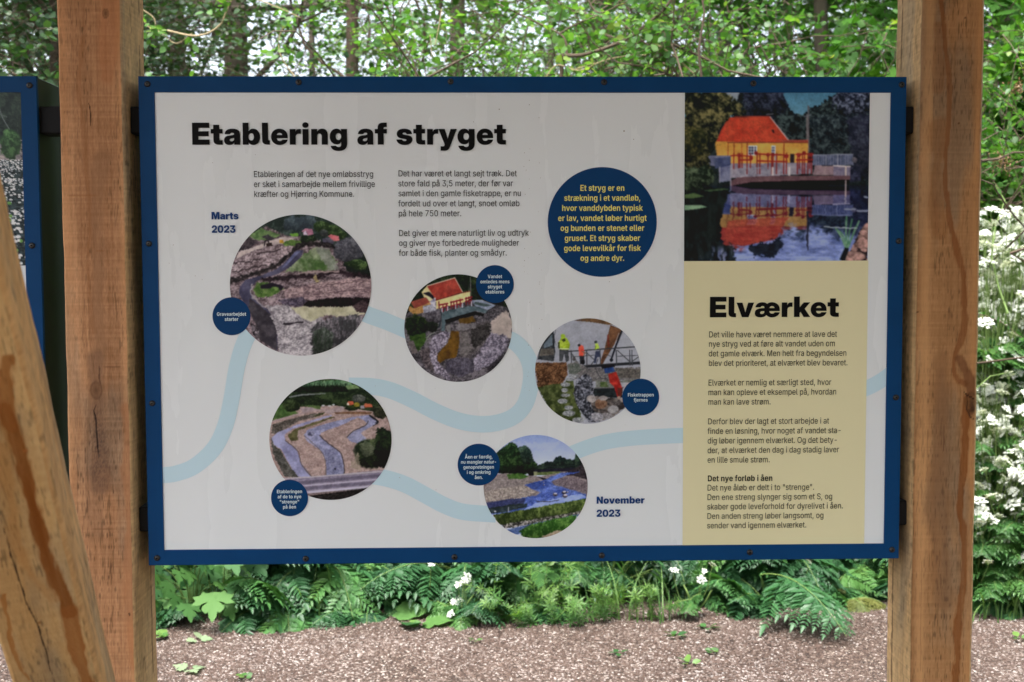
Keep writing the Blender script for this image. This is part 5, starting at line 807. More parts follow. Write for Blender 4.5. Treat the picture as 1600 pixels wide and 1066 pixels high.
p.poly([(560, 620), (620, 600), (660, 760), (600, 830), (545, 800)], (80, 76, 76), (112, 106, 106), 'soil', 30, edge=14); p.poly([(660, 580), (820, 520), (820, 620), (700, 760), (650, 720)], (34, 32, 32), (74, 70, 70), 'soil', 24, edge=18)
p.poly([(830, 520), (960, 420), (1020, 520), (1010, 680), (830, 620)], (140, 128, 122), (160, 148, 142), 'n', 60, edge=14)
p.poly([(740, 760), (830, 620), (960, 640), (980, 720), (860, 880), (700, 960), (660, 870)], (70, 66, 78), (158, 150, 164), 'soil', 26, edge=16); p.poly([(820, 900), (900, 850), (940, 820), (860, 960), (800, 950)], (26, 24, 28), (70, 66, 72), 'soil', 20, edge=10)
p.poly([(430, 870), (540, 830), (680, 850), (680, 960), (560, 1010), (430, 960)], (54, 50, 60), (92, 88, 100), 'soil', 40, edge=12)
p.poly([(540, 500), (680, 470), (690, 520), (560, 560)], (82, 62, 26), (104, 80, 40), 'n', 30, edge=8); p.poly([(520, 545), (700, 530), (690, 580), (540, 600)], (88, 84, 88), (116, 112, 114), 'soil', 30, edge=8)
p.poly([(480, 600), (548, 610), (552, 700), (530, 800), (520, 835), (430, 850), (380, 885), (355, 850), (360, 800), (440, 720), (470, 650)], (76, 54, 16), (104, 76, 30), 'n', 50, edge=5)
p.poly([(330, 640), (420, 600), (470, 625), (430, 720), (360, 790), (350, 850), (400, 910), (470, 1000), (470, 1040), (330, 960), (290, 850), (280, 740)], (70, 64, 76), (172, 164, 178), 'stone', 15, edge=9)
p.poly([(200, 780), (290, 740), (300, 860), (340, 960), (250, 920)], (52, 46, 50), (108, 98, 100), 'soil', 16, edge=10); p.poly([(430, 560), (475, 540), (475, 620), (450, 610)], (110, 108, 108)); p.line([(250, 700), (290, 640), (330, 615)], 8, (116, 120, 110), edge=5)
disc_photo(p, 542, 578, 470, 716, 513, 83.7, N=190)

# -- two new branches of the stream
p = Pic(1092, 1066, 300, 300, 3)
p.put(np.ones_like(p.X), (124, 104, 100), (156, 136, 130), 'soil', 50, 0.7)
p.poly([(0, 0), (1092, 0), (1092, 380), (900, 300), (600, 250), (300, 260), (0, 420)], (26, 36, 26), (58, 72, 46), 'leaf', 17)
p.poly([(300, 60), (700, 40), (760, 100), (560, 85), (340, 95)], (62, 92, 66), (104, 132, 100), 'n', 30, edge=8)
for k in range(34): x = 265+k*13; p.poly([(x-12, 140), (x, 66+9*math.sin(k*2.3)), (x+12, 140)], (14, 24, 20), (30, 44, 32), 'n', 9)
p.poly([(680, 90), (760, 80), (800, 110), (700, 120)], (92, 116, 76), (110, 130, 92)); p.poly([(220, 175), (330, 155), (520, 148), (520, 154), (330, 168), (230, 184)], (108, 112, 112))
p.poly([(90, 370), (130, 260), (180, 225), (300, 310), (180, 350)], (52, 74, 40), (82, 106, 60), 'n', 40, edge=6); p.blob(250, 250, 75, 50, (28, 38, 24), (60, 72, 46), sc=12)
p.poly([(350, 245), (480, 250), (480, 280), (400, 270)], (58, 80, 44), (88, 106, 64), 'n', 20, edge=5)
for x, y in [(500, 250), (550, 252), (582, 244), (650, 264)]: p.blob(x, y, 14, 6, (150, 156, 160), (190, 192, 194), sc=6)
p.blob(790, 195, 60, 36, (56, 60, 56), (92, 94, 88), sc=9)
p.poly([(315, 270), (400, 262), (470, 285), (380, 305), (330, 305)], (126, 112, 118), (146, 132, 134), 'n', 20); p.poly([(500, 300), (620, 262), (680, 265), (640, 300), (540, 318)], (130, 114, 116), (150, 134, 134), 'n', 20)
p.poly([(690, 235), (706, 215), (742, 217), (752, 240), (720, 250)], (160, 74, 54), (176, 92, 66)); p.poly([(690, 236), (702, 224), (712, 246), (696, 248)], (196, 186, 170)); p.poly([(828, 248), (840, 234), (892, 240), (900, 264), (840, 268)], (156, 76, 54), (172, 96, 70)); p.poly([(800, 250), (830, 250), (835, 275), (800, 275)], (130, 124, 132))
p.blob(730, 272, 60, 26, (24, 36, 16), (56, 68, 34), sc=10); p.blob(770, 245, 24, 20, (106, 96, 32), (130, 120, 50), sc=9); p.blob(960, 300, 60, 60, (30, 34, 26), (66, 66, 50), sc=11)
p.line([(85, 378), (240, 335), (380, 300), (500, 285), (540, 280)], 14, (142, 124, 124)); p.poly([(80, 470), (90, 400), (240, 355), (420, 315), (500, 305), (500, 325), (300, 380), (110, 480)], (62, 58, 54), (112, 104, 98), 'soil', 22, edge=5)
p.poly([(420, 335), (520, 300), (500, 320), (440, 340)], (58, 62, 34)); p.poly([(590, 305), (760, 300), (900, 305), (880, 322), (600, 320)], (96, 68, 52), (120, 92, 72), 'n', 20)
p.poly([(80, 510), (130, 465), (300, 400), (560, 325), (575, 335), (430, 380), (250, 440), (185, 480), (190, 530), (280, 600), (320, 720), (400, 830), (280, 830), (200, 690), (160, 610), (100, 565)], (106, 106, 136), (138, 138, 168), 'n', 120, edge=4)
p.poly([(210, 490), (270, 440), (420, 390), (570, 340), (600, 345), (440, 400), (300, 450), (285, 500), (300, 530), (240, 540)], (68, 66, 40), (96, 92, 64), 'n', 26, edge=6)
p.poly([(70, 490), (90, 560), (160, 620), (220, 740), (290, 830), (180, 830), (90, 640)], (56, 56, 52), (96, 94, 90), 'soil', 30, edge=7)
p.poly([(345, 480), (380, 440), (560, 380), (760, 335), (860, 325), (940, 370), (930, 400), (860, 420), (800, 450), (760, 470), (700, 510), (720, 545), (790, 570), (860, 520), (800, 470), (830, 440), (940, 385)], (112, 114, 144), (136, 138, 164), 'n', 60, edge=4, al=0.0)
p.poly([(340, 490), (375, 445), (560, 385), (740, 345), (870, 328), (945, 385), (900, 410), (850, 418), (845, 382), (780, 350), (620, 420), (480, 470), (470, 500), (560, 570), (630, 630), (660, 720), (665, 815), (520, 820), (515, 700), (480, 620), (370, 540)], (104, 106, 134), (138, 138, 164), 'soil', 50, 0.8, edge=4)
p.poly([(500, 600), (600, 610), (650, 720), (655, 810), (525, 815), (520, 700)], (84, 86, 112), (124, 124, 148), 'soil', 22, edge=4, al=0.8)
p.line([(470, 495), (560, 575), (635, 635), (660, 720), (665, 812)], 9, (66, 58, 62), edge=3); p.line([(345, 495), (420, 560), (485, 630), (512, 700), (518, 818)], 6, (92, 82, 82), edge=3); p.line([(880, 335), (940, 385), (905, 408)], 16, (34, 34, 38), edge=4)
p.poly([(690, 510), (740, 465), (840, 415), (860, 385), (930, 400), (820, 460), (800, 480), (850, 520), (800, 570), (720, 545)], (112, 114, 142), (138, 138, 162), 'soil', 30, edge=4); p.line([(690, 508), (740, 462), (840, 412), (862, 380)], 7, (74, 66, 68), edge=3)
p.blob(398, 482, 28, 18, (60, 60, 80), (130, 130, 150), sc=7); p.blob(590, 768, 9, 6, (24, 24, 32)); p.line([(190, 530), (290, 620), (320, 730), (400, 830)], 7, (84, 72, 70), edge=3)
p.blob(910, 640, 165, 140, (26, 36, 24), (70, 78, 54), sc=15, edge=0.25); p.poly([(930, 440), (970, 430), (1060, 480), (1060, 760), (900, 760)], (18, 28, 20), (44, 56, 36), 'leaf', 14, edge=20); p.blob(850, 610, 60, 70, (70, 76, 62), (112, 114, 96), sc=9, al=0.7)
p.poly([(700, 760), (780, 620), (800, 780)], (116, 106, 92), (140, 128, 114), 'soil', 18, edge=12, al=0.7)
p.poly([(190, 850), (400, 830), (980, 780), (960, 900), (360, 960), (250, 940)], (112, 104, 120), (128, 120, 136), 'n', 40); p.line([(180, 845), (400, 832), (990, 790)], 10, (152, 146, 152), sm=False); p.line([(300, 880), (960, 826)], 26, (92, 86, 102), sm=False); p.line([(320, 905), (940, 856)], 8, (160, 154, 168), sm=False); p.line([(360, 925), (900, 884)], 24, (96, 90, 106), sm=False); p.line([(360, 958), (880, 915)], 20, (158, 152, 166), sm=False)
p.poly([(380, 985), (880, 925), (860, 1040), (380, 1040)], (18, 18, 18), (52, 48, 48), 'soil', 16); p.line([(370, 975), (900, 922)], 4, (60, 56, 62), sm=False)
disc_photo(p, 556, 528, 494, 516.5, 687, 95, N=200)

# -- workers and the digger arm
p = Pic(1214, 1066, 300, 265, 4)
p.put(np.ones_like(p.X), (134, 136, 146), (146, 148, 156), 'n', 300)
p.poly([(90, 270), (200, 150), (225, 350), (210, 440), (60, 420)], (40, 44, 50), (70, 72, 74), 'n', 30); p.poly([(120, 280), (195, 190), (200, 290), (120, 318)], (92, 104, 114)); p.line([(200, 150), (214, 230), (212, 330)], 9, (22, 26, 32)); p.poly([(90, 320), (212, 320), (212, 380), (76, 390)], (72, 68, 64), (98, 94, 88), 'n', 20)
p.line([(228, 150), (216, 220), (232, 290)], 3, (50, 52, 56))
p.poly([(395, 62), (520, 38), (640, 45), (760, 96), (720, 104), (560, 78)], (78, 58, 42), (110, 84, 58), 'n', 30)
p.poly([(735, 105), (845, 150), (800, 240), (690, 420), (660, 475), (635, 470), (680, 330)], (76, 52, 38), (116, 82, 58), 'n', 34); p.line([(712, 200), (720, 300)], 14, (124, 40, 34), al=0.6); p.line([(842, 160), (790, 290), (745, 420)], 17, (34, 36, 46), sm=False); p.line([(815, 180), (770, 300)], 5, (150, 150, 156), sm=False)
for a in [[(350, 348), (970, 308)], [(480, 492), (1014, 462)], [(370, 400), (640, 380)], [(800, 395), (1000, 388)]]: p.line(a, 11 if a[0][0] != 370 and a[0][0] != 800 else 5, (58, 60, 64), sm=False)
p.line([(480, 490), (1014, 458)], 26, (40, 42, 46), sm=False)
for x in (372, 515, 640, 790, 915, 935): p.line([(x, 340), (x+4, 480)], 9, (62, 64, 68), sm=False)
for a in [[(372, 360), (440, 470)], [(515, 360), (600, 440)], [(800, 340), (920, 450)], [(1000, 400), (930, 450)], [(640, 360), (560, 470)]]: p.line(a, 9, (70, 72, 76), sm=False)
# figures seen from behind in work wear
p.poly([(262, 330), (345, 330), (352, 430), (325, 450), (308, 370), (290, 440), (262, 440)], (54, 56, 60), (74, 76, 80), 'n', 20)
p.poly([(255, 260), (280, 222), (330, 222), (362, 280), (350, 335), (262, 330), (250, 290)], (128, 150, 34), (158, 176, 62), 'n', 26); p.poly([(282, 240), (310, 225), (325, 250), (300, 262)], (60, 66, 40)); p.line([(268, 322), (348, 326)], 8, (176, 180, 170), sm=False); p.blob(297, 208, 24, 25, (140, 166, 44), (150, 174, 60)); p.poly([(250, 262), (268, 262), (266, 320), (252, 320)], (64, 70, 30))
p.poly([(448, 385), (490, 385), (500, 460), (455, 468)], (46, 46, 52)); p.poly([(440, 310), (462, 288), (486, 300), (494, 350), (480, 392), (446, 388)], (186, 58, 46), (206, 82, 64), 'n', 20); p.blob(446, 291, 15, 14, (44, 38, 42)); p.line([(478, 350), (500, 362), (490, 385)], 11, (130, 96, 80), sm=False); p.blob(480, 450, 20, 22, (24, 24, 30)); p.blob(400, 420, 18, 20, (56, 54, 56), (90, 88, 88))
p.poly([(598, 345), (640, 345), (638, 400), (612, 400), (600, 460), (582, 460)], (44, 50, 72), (60, 66, 88), 'n', 16); p.poly([(592, 280), (618, 272), (636, 320), (600, 330)], (150, 178, 50), (170, 194, 80)); p.blob(600, 262, 16, 14, (60, 66, 66)); p.line([(600, 300), (594, 330)], 10, (120, 146, 40), sm=False)
p.poly([(330, 470), (420, 440), (520, 500), (1020, 500), (1014, 610), (640, 640), (400, 600)], (78, 76, 78), (122, 118, 116), 'soil', 40, edge=10); p.poly([(600, 620), (800, 625), (1010, 600), (900, 690), (600, 690)], (84, 88, 84), (116, 118, 110), 'soil', 26, edge=8); p.poly([(790, 500), (1020, 520), (1014, 600), (800, 590)], (64, 62, 60), (104, 98, 92), 'soil', 50, edge=6); p.poly([(800, 640), (920, 640), (880, 690), (800, 690)], (142, 140, 146))
p.poly([(640, 640), (700, 630), (720, 680), (640, 680)], (62, 80, 44), (88, 102, 66), 'n', 16, edge=6)
p.poly([(30, 450), (330, 450), (340, 560), (280, 660), (60, 690)], (58, 38, 26), (128, 94, 66), 'soil', 40, edge=10)
p.poly([(60, 680), (280, 640), (380, 600), (420, 760), (470, 980), (330, 1010), (180, 900)], (44, 54, 28), (92, 100, 60), 'n', 34, edge=10)
for x, y, rx, ry in [(400, 575, 50, 16), (360, 610, 42, 16), (320, 655, 46, 22), (310, 708, 34, 22), (318, 755, 42, 18), (295, 810, 50, 26), (350, 872, 46, 22), (350, 925, 66, 30), (440, 985, 60, 26)]: p.blob(x, y, rx, ry, (88, 90, 94), (156, 158, 160), 'soil', 16, edge=0.2)
p.poly([(340, 470), (440, 460), (470, 520), (420, 560), (350, 560)], (66, 72, 68), (104, 108, 102), 'soil', 18, edge=8)
p.poly([(430, 600), (500, 555), (560, 590), (580, 700), (560, 780), (600, 860), (660, 920), (640, 1000), (540, 1010), (440, 880), (390, 740)], (28, 30, 36), (146, 148, 160), 'stone', 21, edge=9)
p.poly([(585, 690), (850, 690), (850, 780), (600, 780), (575, 740)], (24, 30, 34), (44, 50, 52), 'n', 30, edge=4); p.line([(590, 690), (860, 684)], 10, (96, 96, 98), sm=False)
p.poly([(540, 760), (860, 790), (880, 860), (760, 960), (640, 1000), (560, 860)], (46, 42, 42), (138, 128, 122), 'stone', 60, edge=10)
for x, y, rx, ry, a, b in [(650, 840, 62, 50, (92, 66, 50), (132, 104, 86)), (760, 890, 54, 42, (118, 116, 118), (150, 146, 146)), (668, 785, 46, 24, (112, 106, 104), (140, 134, 132)), (700, 950, 56, 32, (90, 86, 88), (150, 146, 148)), (790, 830, 50, 26, (52, 48, 48), (110, 104, 102)), (560, 790, 46, 36, (126, 118, 116), (158, 152, 150)), (610, 960, 60, 44, (100, 98, 104), (160, 158, 164))]: p.blob(x, y, rx, ry, a, b, 'soil', 26, edge=0.18)
p.poly([(672, 505), (760, 490), (778, 535), (690, 555)], (34, 58, 106), (48, 76, 128), 'n', 20); p.poly([(640, 480), (770, 470), (780, 492), (660, 510)], (26, 28, 34)); p.poly([(715, 560), (790, 540), (850, 700), (830, 780), (800, 770), (770, 680), (730, 640)], (126, 30, 28), (164, 54, 44), 'n', 24); p.poly([(800, 690), (850, 690), (838, 770), (806, 765)], (92, 42, 36)); p.blob(815, 780, 18, 14, (140, 120, 108))
p.line([(620, 420), (600, 500), (640, 590), (700, 605)], 5, (44, 46, 52)); p.line([(660, 400), (690, 380), (740, 395)], 4, (30, 30, 34)); p.blob(745, 430, 18, 16, (30, 32, 38))
disc_photo(p, 527, 532, 490, 918.5, 580, 82.7, N=190)

# -- the finished stream
p = Pic(1273, 1066, 310, 260, 5)
t = np.clip(p.Y/360, 0, 1)[..., None]; p.c = np.array([112, 130, 178])*(1-t)+np.array([166, 172, 196])*t+8*(fbm(p.X/160, p.Y/60, 4, 4)-0.5)[..., None]
p.poly([(500, 100), (760, 130), (1000, 110), (900, 200), (640, 170)], (152, 160, 190), al=0.5, edge=30, es=90)
p.poly([(720, 350), (800, 320), (860, 300), (920, 300), (930, 268), (980, 250), (1040, 275), (1110, 285), (1130, 220), (1260, 350), (1260, 420), (720, 420)], (22, 34, 34), (58, 76, 58), 'leaf', 15, edge=8)
p.poly([(380, 220), (450, 160), (530, 110), (580, 140), (600, 200), (660, 140), (700, 190), (720, 280), (770, 320), (760, 390), (640, 420), (400, 410)], (18, 34, 24), (62, 88, 50), 'leaf', 18, edge=10); p.poly([(590, 160), (660, 140), (710, 200), (740, 300), (640, 330)], (26, 40, 40), (66, 84, 66), 'leaf', 11, edge=10, al=0.9)
p.poly([(390, 330), (680, 330), (700, 400), (560, 412), (400, 405)], (12, 24, 18), (34, 52, 32), 'leaf', 14, al=0.7)
p.poly([(250, 430), (480, 405), (800, 440), (1000, 390), (1260, 400), (1260, 640), (250, 700)], (98, 88, 90), (142, 130, 128), 'soil', 26, 0.6)
p.poly([(480, 415), (620, 408), (690, 440), (620, 462), (500, 460)], (52, 82, 36), (78, 108, 54), 'n', 20, edge=4); p.poly([(700, 405), (960, 390), (1000, 402), (860, 425), (760, 428)], (76, 92, 48), (104, 112, 76), 'n', 20)
p.poly([(690, 372), (1240, 350), (1245, 388), (720, 398)], (24, 24, 34), (40, 38, 50), 'n', 30); p.poly([(655, 375), (735, 378), (738, 432), (690, 428)], (16, 18, 24)); p.poly([(732, 395), (770, 392), (762, 432), (738, 432)], (122, 124, 92)); p.line([(700, 352), (1200, 336)], 5, (44, 52, 52), sm=False)
p.poly([(1190, 330), (1260, 400), (1260, 480), (1120, 440), (1000, 420)], (34, 30, 34), (70, 62, 66), 'soil', 20, edge=6)
p.poly([(640, 520), (760, 488), (840, 470), (900, 440), (1000, 405), (1190, 395), (1040, 430), (960, 460), (900, 490), (930, 520), (1020, 545), (1140, 580), (1225, 610), (1235, 690), (900, 740), (600, 770), (290, 800), (280, 690), (500, 650), (760, 620), (800, 590), (700, 550)], (52, 70, 136), (96, 116, 176), 'soil', 90, 0.35, edge=5)
p.poly([(760, 690), (1180, 600), (1230, 640), (900, 720), (620, 760)], (122, 140, 196), (146, 160, 206), 'n', 50, 0.4, edge=9, al=0.8); p.poly([(640, 520), (760, 488), (860, 480), (900, 500), (820, 560), (720, 560)], (34, 52, 112), (60, 80, 142), 'soil', 30, 0.4, al=0.7)
p.poly([(270, 560), (420, 520), (640, 510), (780, 600), (640, 640), (280, 680)], (106, 96, 94), (172, 162, 150), 'stone', 15, 0.7, edge=8); p.poly([(270, 500), (400, 430), (480, 470), (820, 460), (640, 520), (280, 570)], (100, 92, 92), (148, 138, 134), 'stone', 11, 0.6, edge=6); p.poly([(900, 490), (980, 450), (1100, 450), (1240, 490), (1235, 600), (1060, 560)], (84, 74, 80), (132, 120, 122), 'stone', 10, 0.7, edge=6)
p.poly([(770, 440), (860, 462), (820, 470)], (18, 16, 20)); p.poly([(290, 680), (500, 650), (660, 640), (640, 700), (420, 740), (300, 750)], (36, 40, 66), (66, 66, 96), 'soil', 40, 0.3, edge=6, al=0.8); p.poly([(300, 740), (520, 700), (680, 690), (660, 730), (420, 780), (330, 780)], (30, 40, 34), (56, 66, 60), 'n', 40, 0.3, edge=9, al=0.85)
for x, y, r in [(935, 610, 24), (1020, 592, 24), (1028, 625, 26), (830, 520, 9), (828, 495, 8), (1052, 590, 10)]: p.blob(x, y, r, r*.75, (42, 38, 50), (92, 86, 92), 'n', 14, edge=0.12); p.blob(x+3, y-r*.35, r*.7, r*.35, (176, 172, 178), edge=0.1)
p.line([(760, 672), (880, 676), (970, 664)], 7, (60, 62, 74), edge=4)
p.poly([(350, 800), (520, 770), (760, 730), (960, 695), (1240, 650), (1240, 760), (900, 850), (480, 910), (400, 880)], (44, 58, 28), (98, 112, 62), 'leaf', 12, 1.4, edge=8)
p.poly([(430, 890), (700, 850), (1000, 800), (1190, 765), (1160, 815), (900, 850), (560, 920), (460, 930)], (34, 34, 34), (172, 166, 160), 'stone', 17, 0.8, edge=8); p.poly([(480, 940), (700, 890), (1000, 830), (1170, 795), (1100, 850), (800, 930), (560, 990)], (56, 74, 118), (92, 110, 150), 'soil', 40, 0.4, edge=6)
p.poly([(600, 960), (680, 900), (900, 850), (1150, 800), (1100, 900), (900, 1030), (640, 1040)], (40, 74, 30), (90, 124, 60), 'leaf', 12, 1.8, edge=14); p.poly([(800, 1010), (960, 950), (1000, 960), (860, 1030)], (132, 116, 100), (150, 136, 116), 'n', 20, edge=8)
p.line([(497, 770), (498, 728)], 8, (140, 140, 150), sm=False); p.blob(372, 766, 12, 6, (180, 180, 190), edge=0.1)
disc_photo(p, 753, 535, 488, 837, 760.5, 81.8, N=190)

# -- mill pond with the yellow power house and its mirror image
p = Pic(1140, 1066, 380, 355, 6)
def half(p):
    t = np.clip((p.Y-40)/160, 0, 1)[..., None]; p.put(np.ones_like(p.X), (20, 28, 32), (44, 54, 54), 'leaf', 14); sk = p.Y[..., None] < 215; p.c = np.where(sk, np.array([66, 112, 140])*(1-t)+np.array([92, 138, 160])*t, p.c)
    p.poly([(250, 40), (360, 40), (340, 140), (290, 120)], (118, 132, 148), (132, 144, 156), 'n', 60)
    p.poly([(350, 40), (590, 40), (640, 160), (700, 180), (770, 140), (830, 110), (880, 60), (930, 40), (1140, 40), (1140, 560), (300, 560), (300, 200)], (10, 14, 20), (66, 80, 80), 'leaf', 13, edge=16, es=40)
    p.poly([(360, 40), (590, 40), (630, 150), (540, 200), (380, 180)], (14, 16, 30), (62, 68, 88), 'leaf', 11, edge=18); p.poly([(880, 80), (930, 40), (1100, 40), (1100, 180), (900, 190)], (16, 20, 34), (118, 126, 150), 'leaf', 8, edge=22)
    p.poly([(760, 190), (1100, 170), (1100, 520), (760, 420)], (18, 24, 32), (70, 82, 84), 'leaf', 13, edge=18); p.poly([(960, 200), (1100, 160), (1100, 560), (1000, 520)], (30, 30, 50), (72, 72, 94), 'leaf', 14, edge=18, al=0.7)
    p.line([(740, 130), (745, 420)], 9, (96, 92, 96), sm=False); p.line([(733, 180), (735, 330)], 8, (110, 104, 104), sm=False); p.line([(715, 190), (755, 180)], 5, (110, 110, 120), sm=False)
    p.poly([(205, 330), (615, 335), (742, 330), (742, 470), (230, 480)], (186, 136, 60), (204, 154, 74), 'n', 60)
    p.poly([(215, 334), (245, 262), (285, 195), (520, 190), (634, 335)], (166, 54, 38), (188, 74, 50), 'n', 70); p.line([(520, 188), (636, 334)], 7, (172, 160, 160), sm=False); p.line([(320, 190), (520, 188)], 6, (140, 60, 50), sm=False); p.line([(500, 178), (540, 174)], 6, (110, 108, 110), sm=False); p.poly([(532, 268), (542, 262), (548, 284), (540, 286)], (40, 24, 28))
    p.poly([(560, 322), (742, 324), (742, 338), (612, 340)], (152, 70, 58)); p.line([(280, 338), (740, 340)], 6, (120, 50, 40), sm=False)
    for x, w in [(425, 52), (543, 26)]:
        p.poly([(x-w/2, 358), (x+w/2, 358), (x+w/2, 414), (x-w/2, 414)], (186, 190, 200)); n = 3 if w > 40 else 2
        for i in range(n):
            for j in range(3): a = x-w/2+3+i*(w-4)/n; p.poly([(a, 362+j*17), (a+(w-4)/n-5, 362+j*17), (a+(w-4)/n-5, 375+j*17), (a, 375+j*17)], (66, 72, 92))
    p.poly([(638, 405), (664, 405), (664, 470), (638, 470)], (44, 34, 42)); p.poly([(548, 410), (562, 410), (562, 470), (548, 470)], (150, 146, 152))
    for x in (318, 361, 392, 603, 283): p.line([(x, 345), (x, 420)], 5, (140, 56, 36), sm=False)
    p.poly([(170, 415), (300, 415), (300, 560), (235, 570), (230, 480), (170, 470)], (86, 90, 120), (112, 116, 140), 'n', 40); p.poly([(205, 430), (300, 420), (300, 470), (210, 490)], (58, 66, 100), (80, 88, 118), 'n', 30)
    p.poly([(300, 460), (770, 455), (770, 520), (300, 545)], (110, 104, 122), (150, 144, 154), 'n', 30)
    p.poly([(770, 412), (1000, 405), (1005, 470), (770, 472)], (66, 74, 100), (92, 98, 122), 'n', 20); p.poly([(780, 472), (890, 474), (890, 530), (770, 528)], (124, 104, 112), (146, 126, 130), 'n', 30); p.poly([(890, 475), (985, 478), (985, 535), (890, 530)], (100, 94, 116), (122, 114, 132), 'n', 20)
    for k in range(17): p.line([(775+k*14, 410), (775+k*14, 470)], 2.5, (120, 124, 144), sm=False)
    p.line([(770, 411), (1000, 407)], 5, (140, 144, 160), sm=False); p.line([(890, 474), (985, 478)], 7, (196, 186, 184), sm=False); p.line([(960, 478), (960, 560)], 8, (186, 172, 160), sm=False); p.line([(845, 412), (845, 470)], 4, (150, 152, 164), sm=False); p.line([(912, 412), (912, 470)], 4, (150, 152, 164), sm=False)
    for x in (316, 344, 352, 364, 393, 412, 450, 466, 512, 534, 541, 562, 603, 618, 682, 692, 710, 722, 742, 752, 762): p.line([(x, 402), (x, 520 if x % 4 else 490)], 6, (128, 34, 34), sm=False)
    for a in [[(300, 415), (330, 413)], [(338, 415), (420, 418)], [(444, 405), (628, 412)], [(672, 408), (770, 404)], [(345, 440), (415, 440)], [(455, 445), (620, 450)], [(676, 440), (768, 438)]]: p.line(a, 8, (142, 40, 38), sm=False)
    for x, y in [(345, 412), (416, 430), (444, 400), (512, 410), (618, 420), (540, 410), (690, 412), (718, 400), (758, 410)]: p.blob(x, y, 12, 12, (118, 28, 34), (146, 44, 42), edge=0.1)
    for k in range(16): p.line([(340+k*12, 490), (340+k*12, 530)], 2.5, (120, 126, 144), sm=False)
    p.line([(340, 490), (520, 484)], 4, (130, 136, 150), sm=False)
    for x in (540, 635): p.line([(x, 485), (x, 535)], 11, (186, 178, 178), sm=False)
    p.poly([(300, 560), (340, 540), (600, 530), (985, 530), (985, 555), (600, 565), (300, 590)], (92, 66, 74), (112, 84, 88), 'n', 40); p.poly([(300, 590), (420, 568), (700, 560), (980, 556), (980, 580), (300, 604)], (14, 12, 18))
    p.line([(237, 480), (237, 570)], 6, (140, 140, 156), sm=False); p.line([(300, 470), (300, 590)], 7, (140, 138, 152), sm=False)
    p.poly([(985, 480), (1040, 478), (1050, 560), (985, 570)], (26, 28, 44), (60, 62, 84), 'n', 14); p.blob(1008, 440, 16, 18, (70, 66, 76), (110, 104, 112))
half(p)
top = p.c.copy(); wy = 588.0
wob = 3*np.sin(p.Y/4.5+6*vn(p.X/60, p.Y/14, 8))*np.clip((p.Y-wy)/200, 0, 1)+10*(vn(p.X/50, p.Y/7, 9)-0.5)*np.clip((p.Y-wy)/260, 0, 1)
rev = Pic(1140, 1066, 380, 355, 6); rev.c = top
m = (p.Y > wy)[..., None]; ry = np.clip(wy-(p.Y-wy)*1.04, 42, 1066)+wob
p.c = np.where(m, rev.sample(np.clip(p.X+wob*1.2, 0, 1140), np.clip(ry, 42, 1060))*np.array([0.72, 0.74, 0.84])+np.array([2, 4, 12]), p.c)
skyp = np.clip((0.55*fbm(p.X/70, p.Y/60, 77, 4)+0.45*fbm(p.X/16+wob/6, p.Y/90, 79, 4)-0.5+0.22*np.exp(-((p.X-760)/260)**2)+0.9*np.clip((p.Y-800)/260, 0, 1)-0.30-0.6*np.clip((300-p.X)/120, 0, 1))*5, 0, 1)*(p.Y > 760)
rf = inside(p.X+wob, p.Y, [(205, 760), (640, 760), (560, 900), (380, 940), (230, 920)]); p.put(skyp*(1-rf), (86, 100, 152), (132, 146, 194), 'n', 60, 0.25)
p.poly([(290, 790), (635, 770), (560, 890), (470, 920), (330, 930), (260, 900)], (136, 50, 44), (166, 74, 60), 'n', 50, 0.25, edge=5, al=0.75)
p.poly([(400, 930), (540, 920), (600, 880), (600, 960), (540, 1000), (440, 1000)], (18, 22, 34), (40, 46, 60), 'n', 30, 0.4, edge=22)
p.poly([(35, 600), (300, 600), (240, 780), (250, 900), (140, 1000), (35, 1066)], (10, 16, 20), (34, 42, 40), 'n', 26, 2.0, edge=14)
p.poly([(35, 900), (200, 890), (330, 950), (320, 1066), (35, 1066)], (10, 15, 20), (38, 46, 46), 'n', 26, 2.0, edge=24, al=0.92)
_m = np.clip((fbm(p.X/22, p.Y/60, 88, 4)-0.52)*8, 0, 1)*np.clip((p.Y-930)/40, 0, 1)*np.clip((330-p.X)/60, 0, 1)*np.clip((p.X-120)/40, 0, 1); p.put(_m, (92, 100, 140), (140, 146, 176), 'n', 16, al=0.85)
p.line([(742, 740), (746, 960)], 10, (36, 36, 52), edge=6); p.line([(960, 560), (960, 650)], 7, (176, 160, 158), sm=False)
p.poly([(35, 640), (90, 630), (150, 650), (90, 660), (35, 662)], (78, 100, 62)); p.poly([(35, 700), (130, 700), (170, 712), (80, 728), (35, 730)], (104, 136, 108), (124, 152, 122)); p.poly([(140, 615), (260, 604), (300, 610), (180, 622)], (66, 88, 58))
for a in [[(1030, 735), (1092, 735)], [(960, 725), (1015, 727)], [(1070, 655), (1092, 658)]]: p.line(a, 11, (120, 126, 146), edge=3)
p.poly([(30, 50), (290, 50), (320, 100), (390, 150), (300, 185), (235, 240), (225, 310), (190, 380), (170, 440), (200, 540), (140, 600), (35, 620)], (14, 20, 16), (112, 106, 68), 'leaf', 12, edge=24, es=40); p.poly([(35, 260), (150, 250), (180, 340), (120, 420), (35, 420)], (24, 32, 18), (124, 112, 58), 'leaf', 11, edge=30, al=0.75); p.poly([(35, 480), (180, 470), (220, 560), (130, 610), (35, 622)], (22, 32, 24), (86, 100, 76), 'leaf', 10, edge=20)
p.poly([(1000, 960), (1040, 860), (1092, 800), (1092, 1040), (940, 1040)], (40, 30, 34), (70, 54, 54), 'soil', 20, edge=6)
_g = np.random.default_rng(4)
